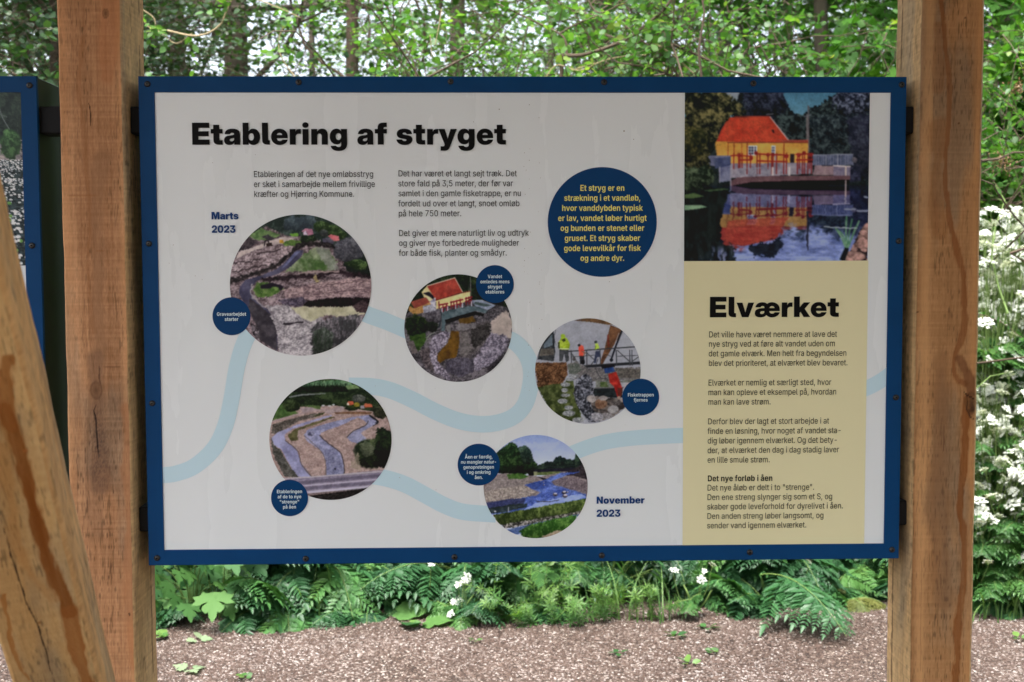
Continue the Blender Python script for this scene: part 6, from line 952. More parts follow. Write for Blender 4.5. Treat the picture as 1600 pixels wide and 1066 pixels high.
for _ in range(70):
    v_ = _g.random(); y_ = 815+220*v_**0.8; x_ = 1100-(_g.random()**1.1)*(20+130*v_); k_ = 0.8+0.5*_g.random(); r_ = 10+8*_g.random(); p.blob(x_, y_, r_*1.3, r_, np.array((112, 84, 80))*k_, np.array((142, 112, 104))*k_, 'n', 14, edge=0.12); p.blob(x_, y_-r_*.35, r_*.8, r_*.4, np.array((140, 112, 106))*k_, edge=0.15, al=0.7)
for a in [[(965, 950), (950, 880), (905, 838)], [(970, 950), (966, 850), (968, 770)], [(975, 950), (985, 860), (1000, 785)], [(980, 945), (1005, 880), (1040, 795)], [(975, 950), (1000, 890), (1020, 830)], [(962, 945), (940, 890), (915, 850)]]: p.line(a, 10, (66, 110, 86), (110, 144, 116), 'n', 20)
p.line([(840, 828), (930, 834), (1030, 836)], 6, (156, 164, 170), edge=3); p.poly([(930, 1020), (960, 950), (985, 955), (960, 1030)], (20, 28, 34))
p.soften(1); p.grain(0.16, 7); p.soften(1)
zt = BZ1-0.034; xa, xb = W(1069.3, 280)[0], W(1357, 280)[0]
rect_photo('pond_photo', p, xa, xb, z_(409), zt, MAIN, crop=(35, 1092, 52, 1026), nx=300, nz=275)

# -- the other board: water crowfoot in flower
p = Pic(1260, 1066, 420, 320, 7)
p.put(np.ones_like(p.X), (14, 22, 22), (40, 52, 44), 'leaf', 30)
p.line([(1140, 90), (1160, 160), (1200, 240)], 5, (92, 100, 100)); p.line([(1130, 130), (1180, 150)], 4, (90, 100, 96))
p.poly([(0, 330), (1260, 290), (1260, 440), (0, 470)], (96, 92, 96), (158, 148, 146), 'soil', 60, edge=22)
for x, y in [(1200, 320), (900, 330), (560, 340), (200, 330)]: p.blob(x, y, 60, 100, (28, 50, 30), (70, 104, 62), sc=15)
p.poly([(0, 420), (1260, 415), (1260, 1066), (0, 1066)], (12, 20, 22), (52, 66, 70), 'soil', 40, 0.3, edge=6)
fl = np.zeros(p.X.shape)
for sc, y0, y1, th in [(14, 410, 560, 0.42), (24, 520, 780, 0.36), (38, 700, 1066, 0.38)]:
    d1, d2, h = cells(p.X/sc, p.Y/sc/0.7, int(sc)); den = fbm(p.X/120, p.Y/50, int(sc)+1, 3)
    fl = np.maximum(fl, ((d1 < th*(0.6+0.5*h)) & (den+0.25*h > 0.52) & (p.Y > y0) & (p.Y < y1)).astype(float))
p.put(fl, (176, 180, 186), (220, 222, 224), 'n', 12); d1, d2, h = cells(p.X/30, p.Y/30, 99); p.put(((d1 < 0.35) & (h > 0.8) & (p.Y > 600)).astype(float), (74, 118, 54), (110, 150, 80), 'n', 14)
rect_photo('flower_photo', p, L1-0.034-0.5, L1-0.034, W(50, 415)[2], zt, LEFT, nx=260, nz=200)
# ================================================================== PLANTS
BARK = plain('bark', (0.085, 0.07, 0.052), 0.9, 0.2, var=0.35, scale=14, bump=0.8)
BARK2 = plain('grey_bark', (0.16, 0.15, 0.13), 0.85, 0.2, var=0.3, scale=18, bump=0.6)
TWIG = plain('twig_bark', (0.085, 0.062, 0.042), 0.8, 0.25, var=0.3, scale=40)
STEM = plain('green_stem', (0.12, 0.19, 0.05), 0.6, 0.3, var=0.25, scale=30)
DRYSTEM = plain('dry_stem', (0.30, 0.24, 0.14), 0.8, 0.2, var=0.25, scale=30)
L_TREE = leafy('tree_leaves', [(0, (0.03, 0.085, 0.016)), (0.5, (0.06, 0.15, 0.026)), (0.85, (0.105, 0.215, 0.04)), (1, (0.19, 0.24, 0.05))], trans=0.45)
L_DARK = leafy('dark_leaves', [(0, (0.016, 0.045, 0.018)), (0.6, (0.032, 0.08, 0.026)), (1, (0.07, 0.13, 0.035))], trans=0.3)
L_SHRUB = leafy('shrub_leaves', [(0, (0.03, 0.09, 0.022)), (0.45, (0.058, 0.155, 0.034)), (0.8, (0.105, 0.22, 0.045)), (0.95, (0.18, 0.265, 0.05)), (1, (0.26, 0.22, 0.06))], trans=0.45)
L_MAPLE = leafy('maple_leaves', [(0, (0.035, 0.11, 0.016)), (0.5, (0.065, 0.19, 0.025)), (0.9, (0.115, 0.26, 0.04)), (1, (0.19, 0.27, 0.05))], trans=0.42)
L_FERN = leafy('lacy_leaves', [(0, (0.018, 0.062, 0.025)), (0.5, (0.034, 0.112, 0.037)), (0.9, (0.068, 0.18, 0.048)), (1, (0.10, 0.21, 0.05))], trans=0.22, rough=0.45)
L_HERB = leafy('herb_leaves', [(0, (0.022, 0.075, 0.024)), (0.5, (0.042, 0.12, 0.034)), (1, (0.08, 0.18, 0.045))], trans=0.3, rough=0.6, spec=0.2)
L_CLEAV = leafy('cleavers_leaves', [(0, (0.035, 0.10, 0.025)), (0.6, (0.065, 0.165, 0.04)), (1, (0.13, 0.24, 0.055))], trans=0.35)
L_YELL = leafy('yellowing_leaves', [(0, (0.07, 0.11, 0.03)), (1, (0.18, 0.18, 0.05))], trans=0.3)
L_GRASS = leafy('grass_blades', [(0, (0.05, 0.12, 0.03)), (1, (0.14, 0.24, 0.07))], trans=0.3)
PETAL = leafy('white_petals', [(0, (0.62, 0.66, 0.60)), (1, (0.80, 0.82, 0.80))], trans=0.25, tcol=0.9, rough=0.7, spec=0.2)
DEADFL = leafy('withered_flowers', [(0, (0.22, 0.12, 0.06)), (1, (0.38, 0.25, 0.14))], trans=0.2, tcol=0.8)

def tmpl(outline, fold=0.18):
    """leaf blade from half outline [(x,y)..] base->tip, folded on its midrib"""
    h = np.array(outline, float); n = len(h)
    mid = np.stack([np.zeros(n), h[:, 1], -0.10*h[:, 1]**2], 1)
    R_ = np.stack([h[:, 0], h[:, 1], fold*h[:, 0]-0.10*h[:, 1]**2], 1); L_ = R_*np.array([-1, 1, 1])
    V = np.concatenate([mid, R_, L_]); F = []
    for i in range(n-1): F += [[i, n+i, n+i+1, i+1], [i, i+1, 2*n+i+1, 2*n+i]]
    return V, np.array(F)
OVAL = tmpl([(0.02, 0), (0.30, 0.3), (0.27, 0.65), (0.0, 1.0)])
ROUND = tmpl([(0.02, 0), (0.40, 0.22), (0.42, 0.6), (0.0, 1.0)])
LANCE = tmpl([(0.02, 0), (0.17, 0.28), (0.13, 0.6), (0.0, 1.0)], 0.25)
NARROW = tmpl([(0.02, 0), (0.075, 0.4), (0.06, 0.75), (0.0, 1.0)], 0.3)
def lobed(pts):
    V = [(0, 0.28, 0)]+[(x, y, 0.10*abs(x)-0.12*y*y-0.1*x*x) for x, y in pts]+[(-x, y, 0.10*abs(x)-0.12*y*y-0.1*x*x) for x, y in pts[::-1][1:]]
    n = len(V)-1; return np.array(V), np.array([[0, i, i+1] for i in range(1, n)]+[[0, n, 1]])
MAPLE = lobed([(0.03, 0.0), (0.20, 0.04), (0.30, -0.02), (0.36, 0.12), (0.56, 0.16), (0.47, 0.30), (0.58, 0.44), (0.36, 0.46), (0.28, 0.40), (0.30, 0.60), (0.20, 0.72), (0.12, 0.68), (0.10, 0.84), (0.0, 1.0)])
CURRANT = lobed([(0.02, 0.06), (0.16, 0.0), (0.30, 0.04), (0.46, 0.10), (0.50, 0.26), (0.58, 0.36), (0.46, 0.46), (0.34, 0.48), (0.36, 0.64), (0.24, 0.78), (0.12, 0.84), (0.0, 1.0)])
def unit(a): return a/(np.linalg.norm(a, axis=-1, keepdims=True)+1e-9)
class Leaves:
    def __init__(s): s.V = []; s.F = {}; s.n = 0; s.t = []
    def add(s, T, pos, tip, nor, size, tint):
        V, F = T; pos = np.asarray(pos, float); m = len(pos)
        if not m: return
        tip = unit(np.asarray(tip, float)); nor = np.asarray(nor, float); nor = unit(nor-tip*(nor*tip).sum(-1, keepdims=True)); sd_ = np.cross(tip, nor)
        size = np.broadcast_to(size, (m,))[:, None, None]
        P = pos[:, None]+size*(V[None, :, 0:1]*sd_[:, None]+V[None, :, 1:2]*tip[:, None]+V[None, :, 2:3]*nor[:, None])
        k = F.shape[1]; s.F.setdefault(k, []).append((np.arange(m)[:, None, None]*len(V)+F[None]).reshape(-1, k)+s.n)
        s.V.append(P.reshape(-1, 3)); s.t.append(np.repeat(np.broadcast_to(tint, (m,)), len(V))); s.n += m*len(V)
    def mesh(s, name, m): return mesh_data(name, np.concatenate(s.V), [np.concatenate(v) for v in s.F.values()], m, attrs={'tint': np.concatenate(s.t)}, smooth=True)

def sprays(L, rg, cen, out, T, size, nl, ln, tint=(0.0, 1.0), tw=None, droop=0.25, flat=0.6):
    """leafy twigs: nl leaves along each twig of length ln starting at cen and pointing out"""
    m = len(cen); out = unit(out); t = np.tile((np.arange(nl)+0.6)/nl, (m, 1)); l = ln*(0.7+0.6*rg.random((m, 1)))
    pos = cen[:, None]+out[:, None]*(t*l)[..., None]; pos[..., 2] -= droop*(t*l)**2/ln
    lat = unit(np.cross(out, np.array([0, 0, 1.0]))+1e-3); sgn = np.where(np.arange(nl) % 2, 1, -1)[None, :, None]
    tip = out[:, None]*0.55+lat[:, None]*sgn*0.8+rg.normal(0, 0.35, (m, nl, 3)); tip[..., 2] -= 0.2
    nor = np.array([0, 0, flat])+rg.normal(0, 0.45, (m, nl, 3))+0.25*np.array([0, -0.6, 0.2])
    base = rg.random((m, 1))*0.6+0.4*rg.random((m, nl)); ti = tint[0]+(tint[1]-tint[0])*base
    L.add(T, pos.reshape(-1, 3), tip.reshape(-1, 3), nor.reshape(-1, 3), (size*(0.65+0.6*rg.random((m, nl)))).ravel(), ti.ravel())
    if tw is not None:
        for c, o, ll in zip(cen, out, l[:, 0]):
            tt = np.linspace(-0.25, 1, 4); P = c+o*(tt*ll)[:, None]; P[:, 2] -= droop*np.sign(tt)*(tt*ll)**2/ln
            tw.tube(P, np.linspace(0.0035, 0.0012, 4), 3)
def limb(rg, a, d, length, n=7, wander=0.18, up=0.1):
    P = [np.array(a, float)]; d = unit(np.array(d, float))
    for k in range(n-1): d = unit(d+rg.normal(0, wander, 3)+np.array([0, 0, up])); P.append(P[-1]+d*length/(n-1))
    return np.array(P)

def tree(name, label, x, y, h, r, seed, T=OVAL, leaf=0.052, nspray=975, crown=(1.6, 6.5, 1.9), lm=None, bark=None, lean=(0, 0), group=None, nl=9, ln=0.45, extra=(), clear=None, tint=(0, 1)):
    rg = np.random.default_rng(seed); root = tag(empty(name, (x, y, -0.02)), label, 'tree', group)
    m = MB(); n = 12; zz = np.linspace(0, h, n); wob = np.cumsum(rg.normal(0, 0.03*h/8, (n, 2)), 0); wob -= wob[0]
    P = np.stack([wob[:, 0]+lean[0]*zz, wob[:, 1]+lean[1]*zz, zz], 1); rr = r*(1-0.75*zz/h); rr[0] *= 1.35
    m.tube(P, rr, 10)
    part('trunk', m.mesh('trunk', bark or BARK, True), root).location = (0, 0, 0)
    tw = MB(); L = Leaves(); z0, z1, R_ = crown
    for k in range(int(10+h)):
        zb = rg.uniform(max(0.2*h, z0*0.7), 0.95*h); j = min(int(zb/h*(n-1)), n-2); a = P[j]+(P[j+1]-P[j])*(zb/h*(n-1)-j)
        an = rg.uniform(0, 2*math.pi); ll = R_*(1.05-0.5*zb/h)*rg.uniform(0.6, 1.1)
        q = limb(rg, a, (math.cos(an), math.sin(an), 0.5), ll, 7); tw.tube(q, np.linspace(r*0.28*(1-zb/h*.6), 0.006, 7), 5)
        for _ in range(3):
            i = rg.integers(2, 6); q2 = limb(rg, q[i], unit(q[i]-q[i-1])+rg.normal(0, 0.6, 3), ll*0.5, 5); tw.tube(q2, np.linspace(0.012, 0.004, 5), 4)
    for q, rad in extra: tw.tube(np.asarray(q)-np.array([x, y, -0.02]), rad, 7)
    # leafy sprays gathered in clumps through the crown volume
    nc = max(8, nspray//14); u = rg.normal(0, 1, (nc, 3)); u = unit(u)*(rg.random((nc, 1))**0.45)
    cc = np.stack([u[:, 0]*R_, u[:, 1]*R_, (z0+z1)/2+u[:, 2]*(z1-z0)/2], 1); cc[:, :2] += np.array(lean)*cc[:, 2:3]
    ci = rg.integers(0, nc, nspray); cen = cc[ci]+rg.normal(0, 0.30*R_/1.8, (nspray, 3))
    out = unit(cen-np.array([0, 0, (z0+z1)/2-0.5]))+rg.normal(0, 0.5, (nspray, 3)); out[:, 2] *= 0.5
    if clear is not None:
        k = ~clear(cen+np.array([x, y, 0])); cen, out = cen[k], out[k]
    sprays(L, rg, cen, out, T, leaf, nl, ln, tint, tw)
    o = part('branches', tw.mesh('branches', bark or BARK, True), root); o.location = (0, 0, 0)
    part('crown', L.mesh('crown', lm or L_TREE), root).location = (0, 0, 0)
    return root
def copy_tree(o, parent=None):
    c = o.copy(); COL.objects.link(c)
    if parent is not None: c.parent = parent
    for ch in [q for q in list(bpy.data.objects) if q.parent is o]: copy_tree(ch, c)
    return c

def X_(px, Y): return float(W(px, 60, Y)[0])
def gap(c):                                  # the open piece of sky over the left half of the board is open in the crowns too
    an = (c[:, 0]+0.09)/(c[:, 1]+2.5)
    return (c[:, 2] > 2.6) & (((an > -0.262) & (an < -0.130) & (fbm(an*30, c[:, 2]*2.2, 4, 3) < 0.66)) | ((an > -0.13) & (an < 0.33) & (fbm(an*42, c[:, 2]*3.2, 6, 3) < 0.43)))
def limbpx(pts, Y, r0, r1):
    q = smooth_line([W(a, b, Y) for a, b in pts], 6); return q, np.linspace(r0, r1, len(q))
tree('woodland_tree', 'dark trunked tree beside the open sky, with a long level branch', X_(362, 8), 8, 9, 0.15, 1, leaf=0.047, nspray=1162, crown=(3.2, 7, 2.4), clear=gap,
     extra=[limbpx([(362, 14), (440, 12), (520, 8), (600, 14)], 7.6, 0.03, 0.02), limbpx([(360, 8), (300, 6), (250, 3), (200, 0)], 7.7, 0.04, 0.02), limbpx([(378, 58), (410, 42), (450, 25), (480, 16)], 7.8, 0.018, 0.01), limbpx([(440, 44), (480, 30), (520, 10)], 7.0, 0.014, 0.008)], lm=L_TREE)
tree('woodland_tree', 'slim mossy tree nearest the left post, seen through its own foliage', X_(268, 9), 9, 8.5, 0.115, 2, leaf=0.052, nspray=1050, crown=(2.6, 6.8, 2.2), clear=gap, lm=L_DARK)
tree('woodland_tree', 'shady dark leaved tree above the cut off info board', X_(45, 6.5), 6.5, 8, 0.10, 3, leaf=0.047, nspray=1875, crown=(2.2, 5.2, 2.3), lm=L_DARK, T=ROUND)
tree('woodland_tree', 'brown trunked tree wrapped in climbing leaves above the board heading', X_(562, 6.2), 6.2, 8, 0.07, 4, leaf=0.052, nspray=1125, crown=(2.4, 6, 1.7), bark=TWIG, T=ROUND, clear=gap)
tree('woodland_tree', 'pale grey trunked tree above the right third of the board', X_(1126, 7.6), 7.6, 9, 0.085, 5, leaf=0.052, nspray=1312, crown=(2.8, 7, 2.2), bark=BARK2, clear=gap)
tree('woodland_tree', 'thin leaning grey tree left of the bright maple', X_(1152, 8.4), 8.4, 8, 0.06, 6, leaf=0.052, nspray=1050, crown=(2.8, 6.8, 2.0), bark=BARK2, lean=(0.03, 0), clear=gap)
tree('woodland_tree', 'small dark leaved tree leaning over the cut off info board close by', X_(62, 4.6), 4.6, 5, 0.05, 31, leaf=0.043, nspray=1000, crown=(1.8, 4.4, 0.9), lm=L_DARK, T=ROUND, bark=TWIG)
tree('woodland_tree', 'tall airy tree far behind the middle of the board', X_(720, 11), 11, 11, 0.13, 7, leaf=0.060, nspray=1050, crown=(3, 7.5, 2.6), lm=L_TREE, clear=gap)
tree('woodland_tree', 'dense tree far behind the right half of the board', X_(960, 10), 10, 10, 0.12, 8, leaf=0.060, nspray=1687, crown=(2.6, 7, 2.6), lm=L_TREE, clear=gap)
tree('maple_tree', 'bright green maple with big lobed leaves beside the right post', X_(1300, 5.6), 5.6, 7, 0.075, 9, T=MAPLE, leaf=0.12, nspray=780, crown=(2.2, 7, 1.45), lm=L_MAPLE, nl=7, ln=0.5)
tree('woodland_tree', 'green tree on the far right behind the white flowers', X_(1580, 6.6), 6.6, 8, 0.10, 10, leaf=0.056, nspray=2250, crown=(1.4, 6, 2.1), lm=L_MAPLE)
for k, (px, Y, s_) in enumerate([(-60, 12, 21), (180, 15, 22), (480, 17, 23), (860, 15, 24), (1220, 13, 25), (1480, 14, 26), (1750, 11, 27)]):
    tree('woodland_tree', 'distant woodland tree making the pale green backdrop', X_(px, Y), Y, 11, 0.085, s_, leaf=0.073, nspray=625 if px in (180, 480) else 950, crown=(2.0, 7.5, 3.0), lm=L_TREE, group='distant backdrop trees', clear=gap)

# the wood goes on behind the viewer; it is what the glossy panel mirrors
_src = [o for o in COL.objects if o.name.startswith('woodland_tree')]
for k, (x, y) in enumerate([(-1.2, -9.5), (1.2, -8.6), (3.6, -9.2), (6.2, -8.0), (0.2, -12.5), (4.6, -13), (9, -10)]):
    c = copy_tree(_src[[2, 7, 4, 9, 7, 2, 7][k]]); c.location = (x, y, -0.02); c.rotation_euler = (0, 0, 1.3*k+0.5); c.scale = (1.25, 1.25, 1.0)
    c['label'] = 'tree across the path behind the viewer, facing the printed side of the boards'; c['group'] = 'trees behind the viewer'
# ---- hedge shrubs
def shrub_parts(seed, h, R_, T, leaf, ns, lm, tint=(0, 1)):
    rg = np.random.default_rng(seed); tw = MB(); L = Leaves(); cen = []; out = []
    for k in range(16):
        an = rg.uniform(0, 2*math.pi); q = limb(rg, (rg.normal(0, 0.12), rg.normal(0, 0.12), 0), (0.45*math.cos(an), 0.45*math.sin(an), 1), h*rg.uniform(0.8, 1.1), 9, 0.16, 0.0)
        tw.tube(q, np.linspace(0.011, 0.003, 9), 5)
        for _ in range(5):
            i = rg.integers(2, 9); q2 = limb(rg, q[i], rg.normal(0, 1, 3)*np.array([1, 1, .5])+np.array([0, 0, .3]), h*0.28, 6, 0.25, 0.0); tw.tube(q2, np.linspace(0.006, 0.002, 6), 4)
            for p_ in q2[1:]: cen.append(p_); out.append(unit(p_-q[i]+rg.normal(0, .2, 3)))
    cen = np.array(cen); out = np.array(out); i = rg.integers(0, len(cen), ns); c = cen[i]+rg.normal(0, 0.10, (ns, 3)); c[:, 2] = np.abs(c[:, 2])
    r = np.hypot(c[:, 0], c[:, 1]); sc = np.minimum(1, R_/np.maximum(r, 1e-6)); c[:, :2] *= sc[:, None]
    sprays(L, rg, c, out[i]+rg.normal(0, .5, (ns, 3)), T, leaf, 8, 0.26, tint, tw)
    return tw.mesh('stems', TWIG, True), L.mesh('foliage', lm)
SHK = [shrub_parts(41, 2.6, 0.95, OVAL, 0.037, 1350, L_SHRUB), shrub_parts(42, 2.7, 1.0, ROUND, 0.042, 1200, L_SHRUB), shrub_parts(43, 2.5, 1.0, OVAL, 0.04, 1300, L_SHRUB, (0.0, 0.8))]
def shrub(kind, x, y, rz, sc, label, group=None, name='hedge_shrub'):
    root = tag(empty(name, (x, y, 0.0), rz), label, 'shrub', group); root.scale = (sc[0], sc[0], sc[1])
    obj('stems', SHK[kind][0], root); obj('foliage', SHK[kind][1], root); return root
rg = np.random.default_rng(77)
for k, (px, Y, kd, s0, s1) in enumerate([(-140, 4.4, 0, 1.1, 1.0), (20, 4.0, 2, 1.1, 0.97), (190, 4.3, 1, 1.0, 0.95), (340, 4.4, 0, 1.0, 0.91), (470, 4.6, 2, 1.0, 0.94), (590, 4.2, 1, 1.05, 1.0), (700, 4.5, 0, 1.1, 0.98), (810, 4.1, 1, 1.05, 1.04), (930, 4.6, 2, 1.1, 1.22), (1050, 4.2, 0, 1.05, 1.18), (1170, 4.5, 1, 1.05, 1.16), (1300, 4.2, 2, 1.0, 1.1), (1430, 4.3, 0, 1.1, 1.1), (1560, 4.6, 1, 1.0, 1.15), (1690, 4.2, 2, 1.1, 1.1), (1830, 4.3, 0, 1.15, 1.08), (1980, 4.1, 1, 1.15, 1.1), (2140, 4.3, 2, 1.2, 1.05), (-290, 4.3, 1, 1.15, 1.0), (1545, 4.35, 1, 0.85, 1.02), (1605, 4.3, 0, 0.8, 1.05), (1400, 3.7, 2, 0.85, 1.12)]):
    shrub(kd, X_(px, Y), Y, rg.uniform(0, 6.28), (s0, s1), 'leafy green hedge shrub with thin brown stems behind the info boards', 'hedge shrubs behind the boards')
# long bare arching branches over the board
def bough(label, lines, Y, mtl, cat='branch', leaves=0, seed=0):
    root_p = W(*lines[0][0][0], Y); root = tag(empty('arching_shrub', (float(root_p[0]), Y, 0)), label, 'shrub')
    m = MB(); rg = np.random.default_rng(seed); L = Leaves(); base = np.array([root_p[0], Y, 0])
    first = True
    for pts, r0, r1 in lines:
        q = smooth_line([W(a, b, Y+0.12*math.sin(a*0.01)) for a, b in pts], 6)-base
        if first:
            q = np.concatenate([smooth_line([(0.25, 0.05, 0), (0.1, 0, q[0][2]*0.5), tuple(q[0])], 6)[:-1], q]); first = False
        m.tube(q, np.linspace(r0, r1, len(q)), 6)
        for _ in range(leaves):
            p_ = q[rg.integers(len(q)//3, len(q))]; sprays(L, rg, np.array([p_]), rg.normal(0, 1, (1, 3)), OVAL, 0.045, 6, 0.16, (0.3, 1), None)
    o = part('stems', m.mesh('stems', mtl, True), root); o.location = (0, 0, 0)
    if leaves: part('foliage', L.mesh('foliage', L_SHRUB), root).location = (0, 0, 0)
bough('bare brown branch arching in a wide curve above the board', [([(876, 128), (880, 88), (884, 87), (910, 86), (950, 74), (985, 58), (1010, 38), (1035, 18), (1052, -6)], 0.013, 0.007), ([(886, 86), (884, 66), (874, 53), (840, 36), (815, 24), (775, 5)], 0.007, 0.004), ([(874, 53), (900, 38), (935, 24)], 0.005, 0.003), ([(1018, 30), (1050, 20), (1085, 2)], 0.005, 0.003), ([(920, -4), (924, 10), (940, 20), (980, 2)], 0.006, 0.003)], 3.35, TWIG, leaves=5, seed=3)
bough('dry pale twigs hanging low just above the top of the board', [([(850, 125), (870, 102), (905, 110), (940, 96), (975, 88), (1010, 86)], 0.004, 0.002), ([(900, 108), (930, 98)], 0.003, 0.002), ([(1020, 66), (1050, 85), (1085, 116)], 0.005, 0.004), ([(690, 14), (686, 40), (680, 70)], 0.003, 0.002), ([(672, 55), (675, 90)], 0.003, 0.002)], 3.3, DRYSTEM, leaves=3, seed=5)
bough('wispy twig crossing the open sky left of the board heading', [([(222, 122), (214, 28), (232, 42), (250, 50), (275, 68), (300, 52)], 0.004, 0.002), ([(218, 12), (240, 28), (243, 45)], 0.003, 0.002), ([(262, 48), (300, 56), (325, 52), (345, 38), (352, 22), (364, -4)], 0.006, 0.004), ([(400, -2), (420, 6), (440, 14), (470, 28)], 0.004, 0.002), ([(462, 122), (440, 90), (436, 60), (450, 30)], 0.004, 0.002)], 3.6, DRYSTEM, leaves=4, seed=6)

# ---- lacy leaved plants (cow parsley and fern) along the gravel edge
def frond(L, st, rg, base, dirn, length, arch, npair, tint, rel=0.42, small=7):
    """twice divided leaf: rachis, pinnae, toothed leaflets"""
    d = unit(np.array(dirn, float)); t = np.linspace(0, 1, 14); hor = unit(np.array([d[0], d[1], 0]))
    R_ = base+np.outer(t*length, d); R_[:, 2] -= arch*length*t**2.2; R_ += np.outer(0.15*arch*length*t**2, hor)
    st.tube(R_, np.linspace(0.0032, 0.001, 14), 4)
    for k in range(npair):
        f = 0.30+0.68*(k+0.5)/npair; i = min(int(f*13), 12); P = R_[i]+(R_[i+1]-R_[i])*(f*13-i); tg = unit(R_[i+1]-R_[i]); lat = unit(np.cross(tg, [0, 0, 1.0])); nn = np.cross(lat, tg)
        pl = length*rel*(1-(f-0.30)/0.72)**0.8*(0.78+0.44*rg.random())+0.012
        for s_ in (-1, 1):
            pd = unit(lat*s_*0.9+tg*0.55+nn*rg.normal(0.0, 0.12)-np.array([0, 0, 0.22])); m = max(5, int(1.5*small*pl/(length*rel)+3))
            tt = (np.arange(m)+0.4)/m; c = P+np.outer(tt*pl, pd); c[:, 2] -= 0.35*pl*tt**2
            pt = unit(pd-np.array([0, 0, 0.35])); la = unit(np.cross(pt, nn)); sz = pl*0.46*(1-0.80*tt)+0.006
            for q in (-1, 1):
                L.add(LANCE, c, np.tile(la*q*0.85+pt*0.65, (m, 1))+rg.normal(0, 0.10, (m, 3)), np.tile(nn, (m, 1))+rg.normal(0, 0.15, (m, 3)), sz, np.clip(tint+rg.normal(0, .08), 0, 1))
            L.add(LANCE, c[-1:], [pt], [nn], pl*0.25+0.008, tint)
def lacy_parts(seed, nf, length, tint=(0.2, 0.9), lm=None, up=(0.35, 1.1), rel=0.45):
    rg = np.random.default_rng(seed); L = Leaves(); st = MB()
    for k in range(nf):
        an = 2*math.pi*k/nf+rg.normal(0, 0.3); el = rg.uniform(*up)
        frond(L, st, rg, np.array([0.02*math.cos(an), 0.02*math.sin(an), 0]), (math.cos(an)*math.cos(el), math.sin(an)*math.cos(el), math.sin(el)), length*rg.uniform(0.7, 1.15), rg.uniform(0.45, 1.0), 9, rg.uniform(*tint), rel)
    return st.mesh('stalks', STEM, True), L.mesh('leaves', lm or L_FERN)
LACY = [lacy_parts(1, 11, 0.42), lacy_parts(2, 12, 0.5, up=(0.1, 1.2)), lacy_parts(3, 10, 0.36, (0.4, 1.0), rel=0.6), lacy_parts(4, 9, 0.48, (0.0, 0.5), up=(0.2, 0.9)), lacy_parts(5, 8, 0.40, (0.1, 0.8), rel=0.55, up=(0.05, 1.3)), lacy_parts(6, 14, 0.34, (0.0, 1.0), rel=0.38)]
def lacy(kind, x, y, z, rz, sc, label, group=None, name='lacy_plant', cat='plant'):
    r = tag(empty(name, (x, y, z), rz), label, cat, group); r.scale = (sc, sc, sc)
    obj('stalks', LACY[kind][0], r); obj('leaves', LACY[kind][1], r); return r
rg = np.random.default_rng(123)
GL_ = 'lacy leaved green plant growing along the far edge of the gravel'
for k in range(60):
    row = k % 3; x = -2.9+5.9*((k//3)+0.5)/20+rg.normal(0, 0.07)+0.12*row; y = float(edge_y(x))+[0.10, 0.34, 0.62][row]+rg.normal(0, 0.04)
    if row == 0 and (0.0 < x < 0.85 or -1.45 < x < -1.2): continue
    lacy(int(rg.integers(0, 6)), x, y, 0.0+0.13*row*(1 if row else 0), rg.uniform(0, 6.28), rg.uniform(0.75, 1.05)*(1 if row == 0 else 1.15), GL_, 'lacy plants along the gravel edge')
for k in range(20):
    x = -2.9+5.9*(k+0.5)/20+rg.normal(0, 0.08); lacy([1, 3, 4][k % 3], x, float(edge_y(x))+0.85+rg.normal(0, 0.08), 0.12, rg.uniform(0, 6.28), rg.uniform(1.5, 1.9), 'tall lacy green plant standing in the shade at the back of the hedge bottom', 'tall lacy plants at the back')
# the big frond that hangs over the gravel
L = Leaves(); st = MB(); rg = np.random.default_rng(9)
b0 = G(1215, 925, 0.12); e0 = G(1345, 1018, 0.02)
root = tag(empty('lacy_plant', (float(b0[0]), float(b0[1]), 0)), 'lacy plant whose long leaf hangs far out over the gravel near the right post', 'plant')
bb = b0-np.array([b0[0], b0[1], 0])
frond(L, st, rg, bb+np.array([-0.05, 0.12, 0.05]), tuple(e0-b0+np.array([0, 0, 0.30])), 0.62, 0.5, 8, 0.45, 0.36, 9)
for an, el, ln_ in [(2.6, 0.9, 0.4), (1.7, 1.0, 0.42), (3.9, 0.8, 0.36), (0.9, 1.1, 0.36)]: frond(L, st, rg, np.array([0, 0.15, 0]), (math.cos(an)*math.cos(el), math.sin(an)*math.cos(el), math.sin(el)), ln_, 0.45, 8, rg.uniform(0.2, 0.6), 0.42)
st.tube([(0, 0.2, 0), (-0.03, 0.16, 0.1), tuple(bb+np.array([-0.05, 0.12, 0.05]))], 0.004, 5)
obj('stalks', st.mesh('stalks', STEM, True), root); obj('leaves', L.mesh('leaves', L_FERN), root)
# yellowing plant behind it
ym = lacy_parts(15, 4, 0.2, (0, 1), L_YELL, (0.5, 1.2), 0.4); g = G(1318, 945, 0.0)
root = tag(empty('lacy_plant', (float(g[0]), float(g[1]), 0.02)), 'small yellowing plant at the gravel edge left of the right post', 'plant'); obj('stalks', ym[0], root); obj('leaves', ym[1], root)

